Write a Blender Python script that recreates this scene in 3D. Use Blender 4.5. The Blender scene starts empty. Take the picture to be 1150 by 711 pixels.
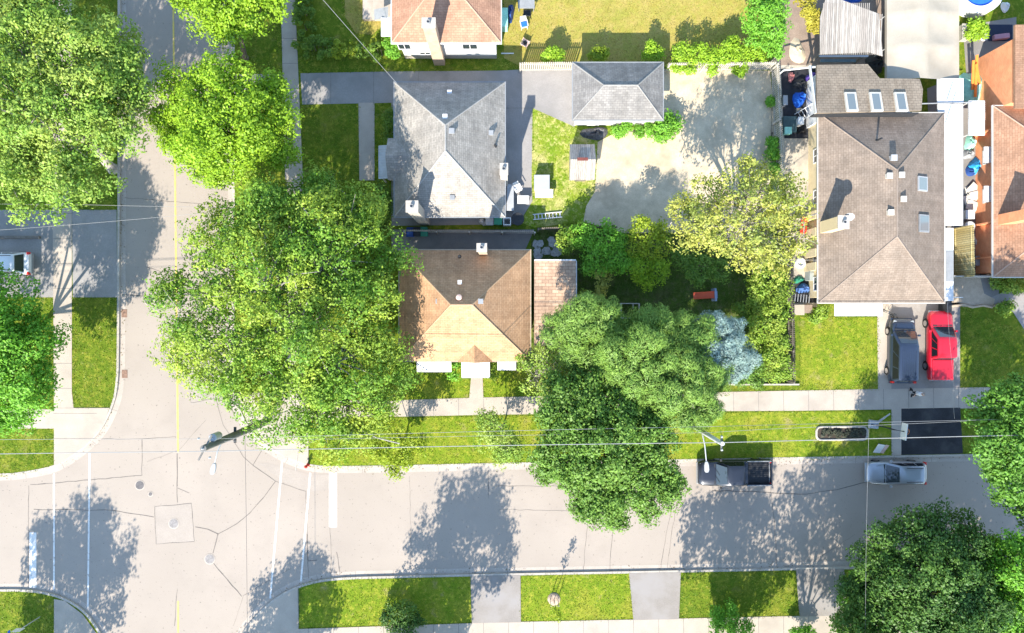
import bpy, math, random
import numpy as np
from mathutils import Vector

# ---------------------------------------------------------------- camera, sky, sun, exposure
SC = bpy.context.scene
COL = SC.collection
S, H, CX, CY = 0.0704, 54.0, 575.0, 355.5
SUN_EL, SUN_AZ = math.radians(37), math.radians(18)      # sun stands south, a little west

cam_d = bpy.data.cameras.new('camera')
cam = bpy.data.objects.new('camera', cam_d)
COL.objects.link(cam)
cam.location = (0, 0, H)
cam_d.sensor_width = 36
cam_d.lens = 18 / (CX * S / H)
cam_d.clip_end = 2000
SC.camera = cam

world = bpy.data.worlds.new("World")
SC.world = world
world.use_nodes = True
nt = world.node_tree
nt.nodes.clear()
sky = nt.nodes.new('ShaderNodeTexSky')
sky.sky_type = 'NISHITA'
sky.sun_disc = False
sky.sun_elevation = SUN_EL
sky.sun_rotation = math.pi + SUN_AZ
sky.air_density = 1.3
sky.dust_density = 0.2
sky.ozone_density = 1.8
bgn = nt.nodes.new('ShaderNodeBackground')
bgn.inputs['Strength'].default_value = 0.15
wo = nt.nodes.new('ShaderNodeOutputWorld')
nt.links.new(sky.outputs[0], bgn.inputs[0])
nt.links.new(bgn.outputs[0], wo.inputs[0])

sun_d = bpy.data.lights.new('sun', 'SUN')
sun_d.energy = 4.2
sun_d.angle = math.radians(0.5)
sun_d.color = (1.0, 0.925, 0.80)
sun = bpy.data.objects.new('sun', sun_d)
COL.objects.link(sun)
sdir = Vector((math.sin(SUN_AZ) * math.cos(SUN_EL), math.cos(SUN_AZ) * math.cos(SUN_EL), -math.sin(SUN_EL)))
sun.rotation_euler = sdir.to_track_quat('-Z', 'Y').to_euler()
sun.location = (-20, -60, 60)

SC.view_settings.view_transform = 'Standard'
SC.view_settings.look = 'None'
SC.view_settings.gamma = 1
SC.view_settings.use_curve_mapping = False
SC.view_settings.exposure = 1.48

# ---------------------------------------------------------------- helpers
def P(x, y, z=0.0):
    k = S * (H - z) / H
    return (np.float64(x - CX) * k, np.float64(CY - y) * k, z)

def RC(x0, y0, x1, y1, z):
    a = P(x0, y1, z); b = P(x1, y0, z)
    return a[0], b[0], a[1], b[1]

def lin(c):
    return tuple(((v / 255) / 12.92 if v / 255 <= .04045 else ((v / 255 + .055) / 1.055) ** 2.4) for v in c)

def tag(o, label=None, cat=None, group=None, kind=None):
    if label: o['label'] = label
    if cat: o['category'] = cat
    if group: o['group'] = group
    if kind: o['kind'] = kind
    return o

def thing(name, label, cat, loc=(0, 0, 0), rz=0.0, group=None):
    o = bpy.data.objects.new(name, None)
    COL.objects.link(o)
    o.location = loc
    o.rotation_euler = (0, 0, rz)
    o.empty_display_size = .3
    return tag(o, label, cat, group)

class MB:
    def __init__(s):
        s.v = []; s.f = []; s.mi = []; s.uv = {}; s.cur = 0
    def face(s, pts, uv=None):
        n = len(s.v)
        s.v += [tuple(p) for p in pts]
        s.f.append(tuple(range(n, n + len(pts))))
        s.mi.append(s.cur)
        if uv is not None: s.uv[len(s.f) - 1] = uv
        return s
    def raw(s, vs, fs):
        n = len(s.v)
        s.v += [tuple(p) for p in vs]
        for f in fs:
            s.f.append(tuple(i + n for i in f)); s.mi.append(s.cur)
        return s
    def box(s, x0, x1, y0, y1, z0, z1, c=None, rz=0.0):
        if x0 > x1: x0, x1 = x1, x0
        if y0 > y1: y0, y1 = y1, y0
        vs = [(x0, y0, z0), (x1, y0, z0), (x1, y1, z0), (x0, y1, z0), (x0, y0, z1), (x1, y0, z1), (x1, y1, z1), (x0, y1, z1)]
        if rz:
            c = c or ((x0 + x1) / 2, (y0 + y1) / 2)
            ca, sa = math.cos(rz), math.sin(rz)
            vs = [(c[0] + (x - c[0]) * ca - (y - c[1]) * sa, c[1] + (x - c[0]) * sa + (y - c[1]) * ca, z) for x, y, z in vs]
        return s.raw(vs, [(0, 3, 2, 1), (4, 5, 6, 7), (0, 1, 5, 4), (1, 2, 6, 5), (2, 3, 7, 6), (3, 0, 4, 7)])
    def cbox(s, c, sx, sy, sz, rz=0.0):
        return s.box(c[0] - sx / 2, c[0] + sx / 2, c[1] - sy / 2, c[1] + sy / 2, c[2], c[2] + sz, rz=rz)
    def prism(s, pts, z0, z1):
        n = len(pts)
        vs = [(p[0], p[1], z0) for p in pts] + [(p[0], p[1], z1) for p in pts]
        a = sum(pts[i][0] * pts[(i + 1) % n][1] - pts[(i + 1) % n][0] * pts[i][1] for i in range(n))
        fs = [tuple(range(n - 1, -1, -1)), tuple(range(n, 2 * n))] + [(i, (i + 1) % n, n + (i + 1) % n, n + i) for i in range(n)]
        if a < 0: fs = [tuple(reversed(f)) for f in fs]
        return s.raw(vs, fs)
    def tube(s, p0, p1, r0, r1=None, n=8, caps=True):
        r1 = r0 if r1 is None else r1
        return s.path([p0, p1], [r0, r1], n, caps)
    def path(s, pts, rs, n=8, caps=True):
        if not isinstance(rs, (list, tuple)): rs = [rs] * len(pts)
        pts = [Vector([float(a) for a in p]) for p in pts]
        base = len(s.v)
        for i, p in enumerate(pts):
            d = (pts[min(i + 1, len(pts) - 1)] - pts[max(i - 1, 0)])
            if d.length < 1e-6: d = Vector((0, 0, 1))
            d.normalize()
            a = d.cross(Vector((0, 0, 1)) if abs(d.z) < .9 else Vector((1, 0, 0))).normalized()
            b = d.cross(a).normalized()
            for k in range(n):
                t = 2 * math.pi * k / n
                q = p + (a * math.cos(t) + b * math.sin(t)) * rs[i]
                s.v.append(tuple(q))
        for i in range(len(pts) - 1):
            for k in range(n):
                s.f.append((base + i * n + k, base + i * n + (k + 1) % n, base + (i + 1) * n + (k + 1) % n, base + (i + 1) * n + k)); s.mi.append(s.cur)
        if caps:
            s.f.append(tuple(base + k for k in range(n - 1, -1, -1))); s.mi.append(s.cur)
            e = base + (len(pts) - 1) * n
            s.f.append(tuple(e + k for k in range(n))); s.mi.append(s.cur)
        return s
    def lathe(s, c, prof, n=16):
        base = len(s.v)
        for r, z in prof:
            for k in range(n):
                t = 2 * math.pi * k / n
                s.v.append((c[0] + r * math.cos(t), c[1] + r * math.sin(t), c[2] + z))
        for i in range(len(prof) - 1):
            for k in range(n):
                s.f.append((base + i * n + k, base + i * n + (k + 1) % n, base + (i + 1) * n + (k + 1) % n, base + (i + 1) * n + k)); s.mi.append(s.cur)
        s.f.append(tuple(base + k for k in range(n - 1, -1, -1))); s.mi.append(s.cur)
        e = base + (len(prof) - 1) * n
        s.f.append(tuple(e + k for k in range(n))); s.mi.append(s.cur)
        return s
    def build(s, name, mats, parent=None, smooth=None, bevel=0, world=True):
        me = bpy.data.meshes.new(name)
        off = (0, 0, 0)
        if parent is not None and world:
            q = parent
            while q is not None:
                off = (off[0] + q.location[0], off[1] + q.location[1], off[2] + q.location[2]); q = q.parent
        me.from_pydata([(float(x - off[0]), float(y - off[1]), float(z - off[2])) for x, y, z in s.v], [], s.f)
        if not isinstance(mats, (list, tuple)): mats = [mats]
        for m in mats: me.materials.append(m)
        me.polygons.foreach_set('material_index', s.mi)
        if s.uv:
            ul = me.uv_layers.new(name='UVMap')
            for p in me.polygons:
                u = s.uv.get(p.index)
                if u:
                    for k, li in enumerate(p.loop_indices): ul.data[li].uv = u[k]
        if smooth is not None:
            me.polygons.foreach_set('use_smooth', [True] * len(me.polygons))
            me.set_sharp_from_angle(angle=math.radians(smooth))
        me.update()
        o = bpy.data.objects.new(name, me)
        COL.objects.link(o)
        if parent is not None: o.parent = parent
        if bevel:
            b = o.modifiers.new('bevel', 'BEVEL'); b.width = bevel; b.segments = 2; b.limit_method = 'ANGLE'
        return o

# ---------------------------------------------------------------- materials
def new_mat(name):
    m = bpy.data.materials.new(name); m.use_nodes = True
    t = m.node_tree; t.nodes.clear()
    out = t.nodes.new('ShaderNodeOutputMaterial')
    b = t.nodes.new('ShaderNodeBsdfPrincipled')
    t.links.new(b.outputs[0], out.inputs[0])
    return m, t, b, out

def rgba(c): return (c[0], c[1], c[2], 1)

def noise(t, co, scale, detail=5, rough=.6):
    n = t.nodes.new('ShaderNodeTexNoise')
    n.inputs['Scale'].default_value = scale; n.inputs['Detail'].default_value = detail; n.inputs['Roughness'].default_value = rough
    t.links.new(co, n.inputs['Vector'])
    return n.outputs['Fac']

def ramp(t, fac, a, b):
    r = t.nodes.new('ShaderNodeMapRange')
    r.inputs['From Min'].default_value = a; r.inputs['From Max'].default_value = b
    t.links.new(fac, r.inputs['Value'])
    return r.outputs['Result']

def mixc(t, fac, a, b, mode='MIX'):
    m = t.nodes.new('ShaderNodeMix'); m.data_type = 'RGBA'; m.blend_type = mode
    for sock, v in ((m.inputs[0], fac), (m.inputs[6], a), (m.inputs[7], b)):
        if isinstance(v, bpy.types.NodeSocket): t.links.new(v, sock)
        elif isinstance(v, tuple): sock.default_value = rgba(v)
        else: sock.default_value = v
    return m.outputs[2]

def M(name, col, rough=.8, var=.18, scale=2.5, fine=18, col2=None, c2s=.6, c2a=.5, c2b=.65, spec=.3, metal=0, bump=0, bscale=40, coat=0, stretch=None):
    m, t, b, out = new_mat(name)
    tc = t.nodes.new('ShaderNodeTexCoord')
    co = tc.outputs['Object']
    if stretch:
        mp = t.nodes.new('ShaderNodeMapping'); mp.inputs['Scale'].default_value = stretch
        t.links.new(co, mp.inputs[0]); co2 = mp.outputs[0]
    else: co2 = co
    c = tuple(col)
    lo = tuple(v * (1 - var) for v in c); hi = tuple(v * (1 + var) for v in c)
    x = mixc(t, ramp(t, noise(t, co2, scale), .3, .7), lo, hi)
    lo2 = 1 - var * .8
    f = mixc(t, ramp(t, noise(t, co2, fine, 3), .3, .7), (lo2,) * 3, (2 - lo2,) * 3)
    x = mixc(t, 1.0, x, f, 'MULTIPLY')
    if col2: x = mixc(t, ramp(t, noise(t, co, c2s, 6), c2a, c2b), x, tuple(col2))
    t.links.new(x, b.inputs['Base Color'])
    b.inputs['Roughness'].default_value = rough
    b.inputs['Specular IOR Level'].default_value = spec
    b.inputs['Metallic'].default_value = metal
    if coat: b.inputs['Coat Weight'].default_value = coat; b.inputs['Coat Roughness'].default_value = .05
    if bump:
        bn = t.nodes.new('ShaderNodeBump'); bn.inputs['Strength'].default_value = bump; bn.inputs['Distance'].default_value = .05
        t.links.new(noise(t, co, bscale, 4), bn.inputs['Height'])
        t.links.new(bn.outputs[0], b.inputs['Normal'])
    return m

def shingle(name, c1, c2, w=.34, h=.17, mort=.012, mcol=.78):
    m, t, b, out = new_mat(name)
    tc = t.nodes.new('ShaderNodeTexCoord')
    br = t.nodes.new('ShaderNodeTexBrick')
    br.inputs['Color1'].default_value = rgba(c1); br.inputs['Color2'].default_value = rgba(c2)
    br.inputs['Mortar'].default_value = rgba(tuple(v * mcol for v in c1))
    br.inputs['Scale'].default_value = 1; br.inputs['Mortar Size'].default_value = mort
    br.inputs['Brick Width'].default_value = w; br.inputs['Row Height'].default_value = h
    br.inputs['Bias'].default_value = 0
    t.links.new(tc.outputs['UV'], br.inputs['Vector'])
    f = mixc(t, ramp(t, noise(t, tc.outputs['Object'], .9, 6), .3, .7), (.8, .8, .8), (1.16, 1.14, 1.12))
    mp = t.nodes.new('ShaderNodeMapping'); mp.inputs['Scale'].default_value = (2.6, .22, 1); t.links.new(tc.outputs['UV'], mp.inputs[0])
    f = mixc(t, 1.0, f, mixc(t, ramp(t, noise(t, mp.outputs[0], 1.0, 5), .35, .65), (.9, .89, .88), (1.07, 1.07, 1.07)), 'MULTIPLY')
    g = mixc(t, ramp(t, noise(t, tc.outputs['Object'], 9, 3), .3, .7), (.9, .9, .9), (1.1, 1.1, 1.1))
    x = mixc(t, 1.0, mixc(t, 1.0, br.outputs['Color'], f, 'MULTIPLY'), g, 'MULTIPLY')
    t.links.new(x, b.inputs['Base Color'])
    b.inputs['Roughness'].default_value = .9; b.inputs['Specular IOR Level'].default_value = .2
    bn = t.nodes.new('ShaderNodeBump'); bn.inputs['Strength'].default_value = .35; bn.inputs['Distance'].default_value = .02
    t.links.new(br.outputs['Fac'], bn.inputs['Height']); bn.invert = True
    t.links.new(bn.outputs[0], b.inputs['Normal'])
    return m

def leafmat(name, c1, c2, trans=.3, big=.5, hue=None):
    m, t, b, out = new_mat(name)
    tc = t.nodes.new('ShaderNodeTexCoord'); ge = t.nodes.new('ShaderNodeNewGeometry')
    x = mixc(t, ge.outputs['Random Per Island'], tuple(c1), tuple(c2))
    if hue: x = mixc(t, ramp(t, noise(t, tc.outputs['Object'], big, 3), .45, .62), x, tuple(hue))
    f = mixc(t, ramp(t, noise(t, tc.outputs['Object'], 1.6, 2), .3, .7), (.8, .8, .8), (1.2, 1.2, 1.2))
    x = mixc(t, 1.0, x, f, 'MULTIPLY')
    t.links.new(x, b.inputs['Base Color'])
    b.inputs['Roughness'].default_value = .5; b.inputs['Specular IOR Level'].default_value = .25
    tr = t.nodes.new('ShaderNodeBsdfTranslucent')
    t.links.new(mixc(t, 1.0, x, (1.15, 1.2, .6), 'MULTIPLY'), tr.inputs[0])
    ms = t.nodes.new('ShaderNodeMixShader'); ms.inputs[0].default_value = trans
    t.links.new(b.outputs[0], ms.inputs[1]); t.links.new(tr.outputs[0], ms.inputs[2])
    t.links.new(ms.outputs[0], out.inputs[0])
    return m

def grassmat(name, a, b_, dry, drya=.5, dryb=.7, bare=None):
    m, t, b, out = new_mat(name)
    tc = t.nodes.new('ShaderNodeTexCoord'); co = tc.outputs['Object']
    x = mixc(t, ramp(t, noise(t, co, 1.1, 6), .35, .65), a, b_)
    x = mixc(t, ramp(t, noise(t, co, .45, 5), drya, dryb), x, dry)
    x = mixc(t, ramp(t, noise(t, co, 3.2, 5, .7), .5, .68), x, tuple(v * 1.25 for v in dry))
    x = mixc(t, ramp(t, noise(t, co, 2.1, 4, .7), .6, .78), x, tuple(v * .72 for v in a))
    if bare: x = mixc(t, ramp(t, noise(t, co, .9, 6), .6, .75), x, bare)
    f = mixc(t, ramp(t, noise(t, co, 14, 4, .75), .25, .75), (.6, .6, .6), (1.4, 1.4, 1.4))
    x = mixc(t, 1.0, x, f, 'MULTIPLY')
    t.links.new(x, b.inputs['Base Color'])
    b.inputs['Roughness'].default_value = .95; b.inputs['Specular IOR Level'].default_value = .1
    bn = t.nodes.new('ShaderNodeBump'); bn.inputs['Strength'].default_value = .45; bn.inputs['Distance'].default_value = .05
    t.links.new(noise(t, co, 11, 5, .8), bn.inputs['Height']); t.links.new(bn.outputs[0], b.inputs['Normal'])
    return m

def glassmat(name, col=(.03, .04, .05), rough=.04):
    m, t, b, out = new_mat(name)
    b.inputs['Base Color'].default_value = rgba(col); b.inputs['Roughness'].default_value = rough; b.inputs['Specular IOR Level'].default_value = .9
    return m

def brickmat(name, c1, c2, mortar=(.45, .42, .38)):
    m, t, b, out = new_mat(name)
    tc = t.nodes.new('ShaderNodeTexCoord')
    mp = t.nodes.new('ShaderNodeMapping'); mp.inputs['Rotation'].default_value = (math.pi / 2, 0, 0)
    sx = t.nodes.new('ShaderNodeSeparateXYZ'); cb = t.nodes.new('ShaderNodeCombineXYZ'); ad = t.nodes.new('ShaderNodeMath'); ad.operation = 'ADD'
    t.links.new(tc.outputs['Object'], sx.inputs[0]); t.links.new(sx.outputs[0], ad.inputs[0]); t.links.new(sx.outputs[1], ad.inputs[1])
    t.links.new(ad.outputs[0], cb.inputs[0]); t.links.new(sx.outputs[2], cb.inputs[1])
    br = t.nodes.new('ShaderNodeTexBrick'); t.links.new(cb.outputs[0], br.inputs['Vector'])
    br.inputs['Color1'].default_value = rgba(c1); br.inputs['Color2'].default_value = rgba(c2); br.inputs['Mortar'].default_value = rgba(mortar)
    br.inputs['Scale'].default_value = 1; br.inputs['Brick Width'].default_value = .22; br.inputs['Row Height'].default_value = .075; br.inputs['Mortar Size'].default_value = .008
    f = mixc(t, ramp(t, noise(t, tc.outputs['Object'], 1.2, 5), .3, .7), (.85, .85, .85), (1.12, 1.12, 1.12))
    t.links.new(mixc(t, 1.0, br.outputs['Color'], f, 'MULTIPLY'), b.inputs['Base Color'])
    b.inputs['Roughness'].default_value = .9
    return m

def boardmat(name, c1, c2, width=.14, axis=0):
    m, t, b, out = new_mat(name)
    tc = t.nodes.new('ShaderNodeTexCoord'); sx = t.nodes.new('ShaderNodeSeparateXYZ'); t.links.new(tc.outputs['Object'], sx.inputs[0])
    mu = t.nodes.new('ShaderNodeMath'); mu.operation = 'MULTIPLY'; mu.inputs[1].default_value = 1 / width; t.links.new(sx.outputs[axis], mu.inputs[0])
    fl = t.nodes.new('ShaderNodeMath'); fl.operation = 'FLOOR'; t.links.new(mu.outputs[0], fl.inputs[0])
    fr = t.nodes.new('ShaderNodeMath'); fr.operation = 'FRACT'; t.links.new(mu.outputs[0], fr.inputs[0])
    wn = t.nodes.new('ShaderNodeTexWhiteNoise'); wn.noise_dimensions = '1D'; t.links.new(fl.outputs[0], wn.inputs['W'])
    x = mixc(t, wn.outputs['Value'], tuple(c1), tuple(c2))
    mp = t.nodes.new('ShaderNodeMapping'); mp.inputs['Scale'].default_value = (9, .8, 4) if axis == 0 else (.8, 9, 4)
    t.links.new(tc.outputs['Object'], mp.inputs[0])
    g = mixc(t, ramp(t, noise(t, mp.outputs[0], 1.4, 5), .3, .7), (.7, .7, .7), (1.25, 1.25, 1.25))
    x = mixc(t, 1.0, x, g, 'MULTIPLY')
    gap = t.nodes.new('ShaderNodeMath'); gap.operation = 'LESS_THAN'; gap.inputs[1].default_value = .1; t.links.new(fr.outputs[0], gap.inputs[0])
    x = mixc(t, gap.outputs[0], x, (.03, .03, .03))
    t.links.new(x, b.inputs['Base Color']); b.inputs['Roughness'].default_value = .85
    return m

GREY = lambda v: (v, v, v)
m_road = M('road_concrete', (.375, .322, .276), .9, .08, .4, 26, col2=(.345, .296, .252), c2s=.2, c2a=.42, c2b=.75, bump=.1)
def worn(m, seed=0):
    t = m.node_tree; b = t.nodes['Principled BSDF']; src = b.inputs['Base Color'].links[0].from_socket
    tc = t.nodes['Texture Coordinate'].outputs['Object']
    x = mixc(t, ramp(t, noise(t, tc, 5.5, 2, .5), .66, .74), src, (.22, .19, .165))
    x = mixc(t, ramp(t, noise(t, tc, 55, 2, .5), .35, .7), x, mixc(t, 1.0, x, (.8, .8, .8), 'MULTIPLY'))
    x = mixc(t, ramp(t, noise(t, tc, .09, 3, .5), .4, .62), x, mixc(t, 1.0, x, (.95, .948, .945), 'MULTIPLY'))
    t.links.new(x, b.inputs['Base Color'])
worn(m_road)
m_road2 = M('road_concrete_patch', (.325, .282, .245), .9, .08, .6, 9, bump=.1)
m_gutter = M('gutter_concrete', (.39, .34, .295), .9, .12, .8, 10)
m_kerb = M('kerb_concrete', (.40, .36, .315), .9, .14, 1.2, 12)
m_walk = M('sidewalk_concrete', (.40, .345, .29), .9, .09, .7, 14, col2=(.34, .295, .25), c2s=.4)
m_joint = M('joint_dark', (.2, .185, .17), .95, .2)
m_crack = M('crack_seal', (.14, .122, .108), .8, .3)
m_asph = M('asphalt_old', (.2, .19, .18), .9, .12, .6, 20, col2=(.24, .225, .21), c2s=.3)
m_asph_mid = M('asphalt_mid', (.25, .225, .205), .9, .1, .6, 12, col2=(.27, .25, .24), c2s=.3)
m_asph_black = M('asphalt_fresh', (.024, .025, .03), .8, .35, .8, 22, col2=(.05, .05, .052), c2s=.6, c2a=.5, c2b=.7, bump=.2, bscale=30)
m_drive_grey = M('driveway_grey', (.27, .255, .245), .9, .1, .6, 9, col2=(.23, .22, .21), c2s=.35)
m_white_paint = M('road_paint_white', (.66, .64, .61), .7, .1, 3, 20, col2=(.4, .36, .32), c2s=3.5, c2a=.56, c2b=.66)
m_yellow_paint = M('road_paint_yellow', (.62, .47, .12), .7, .15, 3, 20, col2=(.4, .35, .25), c2s=2.5, c2a=.55, c2b=.7)
m_grass = grassmat('lawn_grass', (.075, .13, .010), (.12, .17, .014), (.19, .195, .026), .52, .72, bare=(.2, .2, .06))
m_grass_fresh = grassmat('lawn_grass_fresh', (.115, .185, .012), (.165, .225, .016), (.24, .24, .03), .48, .7, bare=(.27, .235, .10))
m_grass_dry = grassmat('lawn_grass_dry', (.30, .25, .055), (.35, .275, .085), (.24, .23, .045), .5, .65)
m_grass_weedy = grassmat('weedy_grass', (.14, .23, .016), (.22, .27, .03), (.4, .36, .14), .5, .64)
m_grass_shade = grassmat('yard_grass_shade', (.055, .10, .016), (.08, .115, .022), (.1, .1, .045), .5, .7)  # garden lawn: shade of the pines and street tree put into the grass colour
m_sand = M('sandy_dirt', (.52, .43, .305), .95, .16, 1.1, 18, col2=(.38, .31, .215), c2s=.45, c2a=.52, c2b=.7, bump=.12, bscale=7)
m_soil = M('garden_soil', (.06, .047, .037), .95, .3, 2, 16, bump=.5, bscale=12)
m_dirt = M('brown_dirt', (.25, .19, .15), .95, .2, 1, 14)
m_paver = M('tan_pavers', (.42, .34, .25), .9, .14, 3, 20)
m_flag = M('flagstone', (.34, .34, .33), .9, .3, 3, 8)
m_white = M('white_painted', (.66, .66, .65), .6, .04, 2, 20)
m_white_met = M('white_aluminium', (.62, .62, .62), .45, .07, 1.2, 12, spec=.5, col2=(.52, .51, .49), c2s=.5)
m_cream = M('cream_stucco', (.6, .5, .32), .9, .08, 1.5, 20)
m_siding = M('pale_siding', (.5, .475, .43), .8, .06, 2, 20)
m_grey_light = M('light_grey_metal', (.36, .37, .385), .5, .08, 2, 20, spec=.5)
m_grey = M('grey_metal', (.25, .26, .27), .5, .12, 2, 20, spec=.5)
m_dark = M('dark_plastic', (.03, .032, .036), .6, .2, 3, 20)
m_black = M('black_rubber', (.015, .015, .016), .8, .2, 3, 20)
m_glass = glassmat('window_glass')
m_skyglass = glassmat('skylight_glass', (.16, .19, .2), .1)
m_chrome = M('bright_metal', (.6, .6, .6), .2, .03, 2, 20, metal=1)
m_brick_or = brickmat('orange_brick', (.72, .25, .10), (.78, .31, .14), (.66, .36, .22))
m_brick_tan = brickmat('tan_brick', (.42, .3, .21), (.5, .365, .25), (.36, .32, .28))
m_brick_pale = brickmat('pale_brick', (.36, .325, .275), (.43, .385, .33), (.33, .3, .27))
m_wood_grey = boardmat('weathered_boards', (.28, .25, .22), (.4, .37, .33), .15, 0)
m_wood_y = boardmat('yellow_boards', (.45, .36, .15), (.58, .5, .26), .16, 1)
m_wood_fence = M('fence_wood', (.42, .39, .34), .9, .2, 3, 20)
m_wood_dark = M('fence_wood_dark', (.17, .15, .13), .9, .25, 3, 20)
m_pole = M('weathered_pole_wood', (.17, .165, .155), .9, .25, 3, 14, stretch=(1, 1, .15))
m_pole_met = M('galvanised_pole', (.42, .43, .44), .5, .1, 2, 20, spec=.5)
m_bark = M('bark_brown', (.13, .105, .08), .95, .3, 4, 20)
m_bark_grey = M('bark_grey', (.33, .3, .27), .95, .25, 4, 20)
m_wire = M('wire_grey', (.27, .27, .27), .5, .05)
m_wire_dark = M('wire_dark', (.06, .06, .065), .6, .1)
m_red = M('red_plastic', (.62, .03, .02), .4, .08, 2, 20, spec=.5)
m_orange = M('orange_paint', (.75, .22, .04), .6, .1, 2, 20)
m_blue = M('blue_plastic', (.02, .13, .6), .45, .15, 3, 20, spec=.5)
m_bluebin = M('bin_blue', (.02, .06, .22), .5, .1)
m_greenbin = M('bin_green', (.03, .2, .12), .5, .1)
m_bluetarp = M('tarp_blue', (.03, .3, .62), .5, .25, 5, 12, spec=.4)
m_teal = M('tarp_teal', (.3, .62, .5), .6, .15, 4, 12)
m_purple = M('purple_cloth', (.10, .06, .3), .8, .2)
m_canvas = M('cream_canvas', (.37, .325, .26), .85, .06, .8, 10, col2=(.32, .275, .215), c2s=.3)
m_pink = M('pink_cushion', (.6, .42, .36), .9, .15, 4)
m_skin = M('skin', (.5, .3, .22), .6, .06)
m_slide_blue = M('blue_grey_plastic', (.25, .33, .5), .5, .1)
m_concrete_sand = M('yard_concrete', (.44, .39, .31), .9, .14, .8, 10, col2=(.3, .27, .23), c2s=.5)

sh_orange = shingle('shingle_tan_orange', (.39, .235, .135), (.46, .29, .172))
sh_wing = shingle('shingle_brown_red', (.33, .22, .155), (.48, .35, .25), .5, .25, .02)
sh_grey = shingle('shingle_grey', (.26, .243, .222), (.34, .318, .29))
sh_garage = shingle('shingle_grey_dark', (.19, .184, .178), (.25, .242, .232))
sh_pink = shingle('shingle_red_brown', (.33, .185, .125), (.39, .228, .155))
sh_brown = shingle('shingle_taupe', (.21, .168, .136), (.25, .203, .166))
sh_add = shingle('shingle_taupe_light', (.24, .195, .15), (.285, .235, .182), .34, .2, .016, .7)
sh_far = shingle('shingle_brown', (.29, .165, .105), (.345, .205, .135))

# ---------------------------------------------------------------- ground, roads, pavements
def sheet(name, pts, z, mat, px=True, kind='structure'):
    mb = MB()
    q = [P(x, y, 0)[:2] for x, y in pts] if px else pts
    a = sum(q[i][0] * q[(i + 1) % len(q)][1] - q[(i + 1) % len(q)][0] * q[i][1] for i in range(len(q)))
    if a < 0: q = q[::-1]
    mb.face([(x, y, z) for x, y in q])
    o = mb.build(name, mat)
    return tag(o, kind=kind)

def chaikin(p, n=2):
    for _ in range(n):
        q = [p[0]]
        for a, b in zip(p[:-1], p[1:]):
            q.append((a[0] * .75 + b[0] * .25, a[1] * .75 + b[1] * .25)); q.append((a[0] * .25 + b[0] * .75, a[1] * .25 + b[1] * .75))
        q.append(p[-1]); p = q
    return p

def offset(line, d):
    out = []
    for i, p in enumerate(line):
        a = line[max(i - 1, 0)]; b = line[min(i + 1, len(line) - 1)]
        dx, dy = b[0] - a[0], b[1] - a[1]; l = math.hypot(dx, dy)
        out.append((p[0] - dy / l * d, p[1] + dx / l * d))
    return out

sheet('ground', [(-400, -400), (400, -400), (400, 400), (-400, 400)], -.06, m_grass, px=False)
rd = MB()
rd.face([(-400, -62, -.002), (400, -62, -.002), (400, 62, -.002), (-400, 62, -.002)])
# the road slab: one cross-shaped sheet under the kerbs
road = MB()
cross = [P(x, y)[:2] for x, y in [(120, -2500), (300, -2500), (300, 480), (420, 500), (2800, 470), (2800, 640), (420, 660), (300, 700), (300, 3000), (120, 3000), (120, 720), (40, 680), (-2500, 690), (-2500, 520), (60, 500), (120, 440)]]
road.face([(x, y, 0) for x, y in cross[::-1]])
tag(road.build('road', m_road), kind='structure')

KERBS = {
 'NE': [(261, -2400), (262, 0), (262, 380), (262, 425), (266, 455), (276, 478), (294, 498), (320, 514), (347, 524), (380, 526), (600, 521), (780, 517.5), (1000, 513.5), (2700, 484)],
 'NW': [(-2400, 560), (0, 535.5), (40, 530), (66, 524), (95, 504), (114, 485), (127, 460), (133, 438), (135, 400), (136, 0), (134, -2400)],
 'SE': [(2700, 603), (950, 636), (760, 640), (560, 643.5), (450, 646), (372, 648), (336, 656), (308, 671), (286, 692), (268, 716), (263, 745), (262, 790), (262, 2900)],
 'SW': [(137, 2900), (136, 800), (130, 745), (114, 708), (97, 685), (75, 671), (54, 664.5), (33, 661.5), (0, 661), (-2400, 672)],
}
FAR = {'NE': [(2700, -2400)], 'NW': [(-2400, -2400)], 'SE': [(2700, 2900)], 'SW': [(-2400, 2900)]}
kerb_mb, gut_mb, kj = MB(), MB(), MB()
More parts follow.
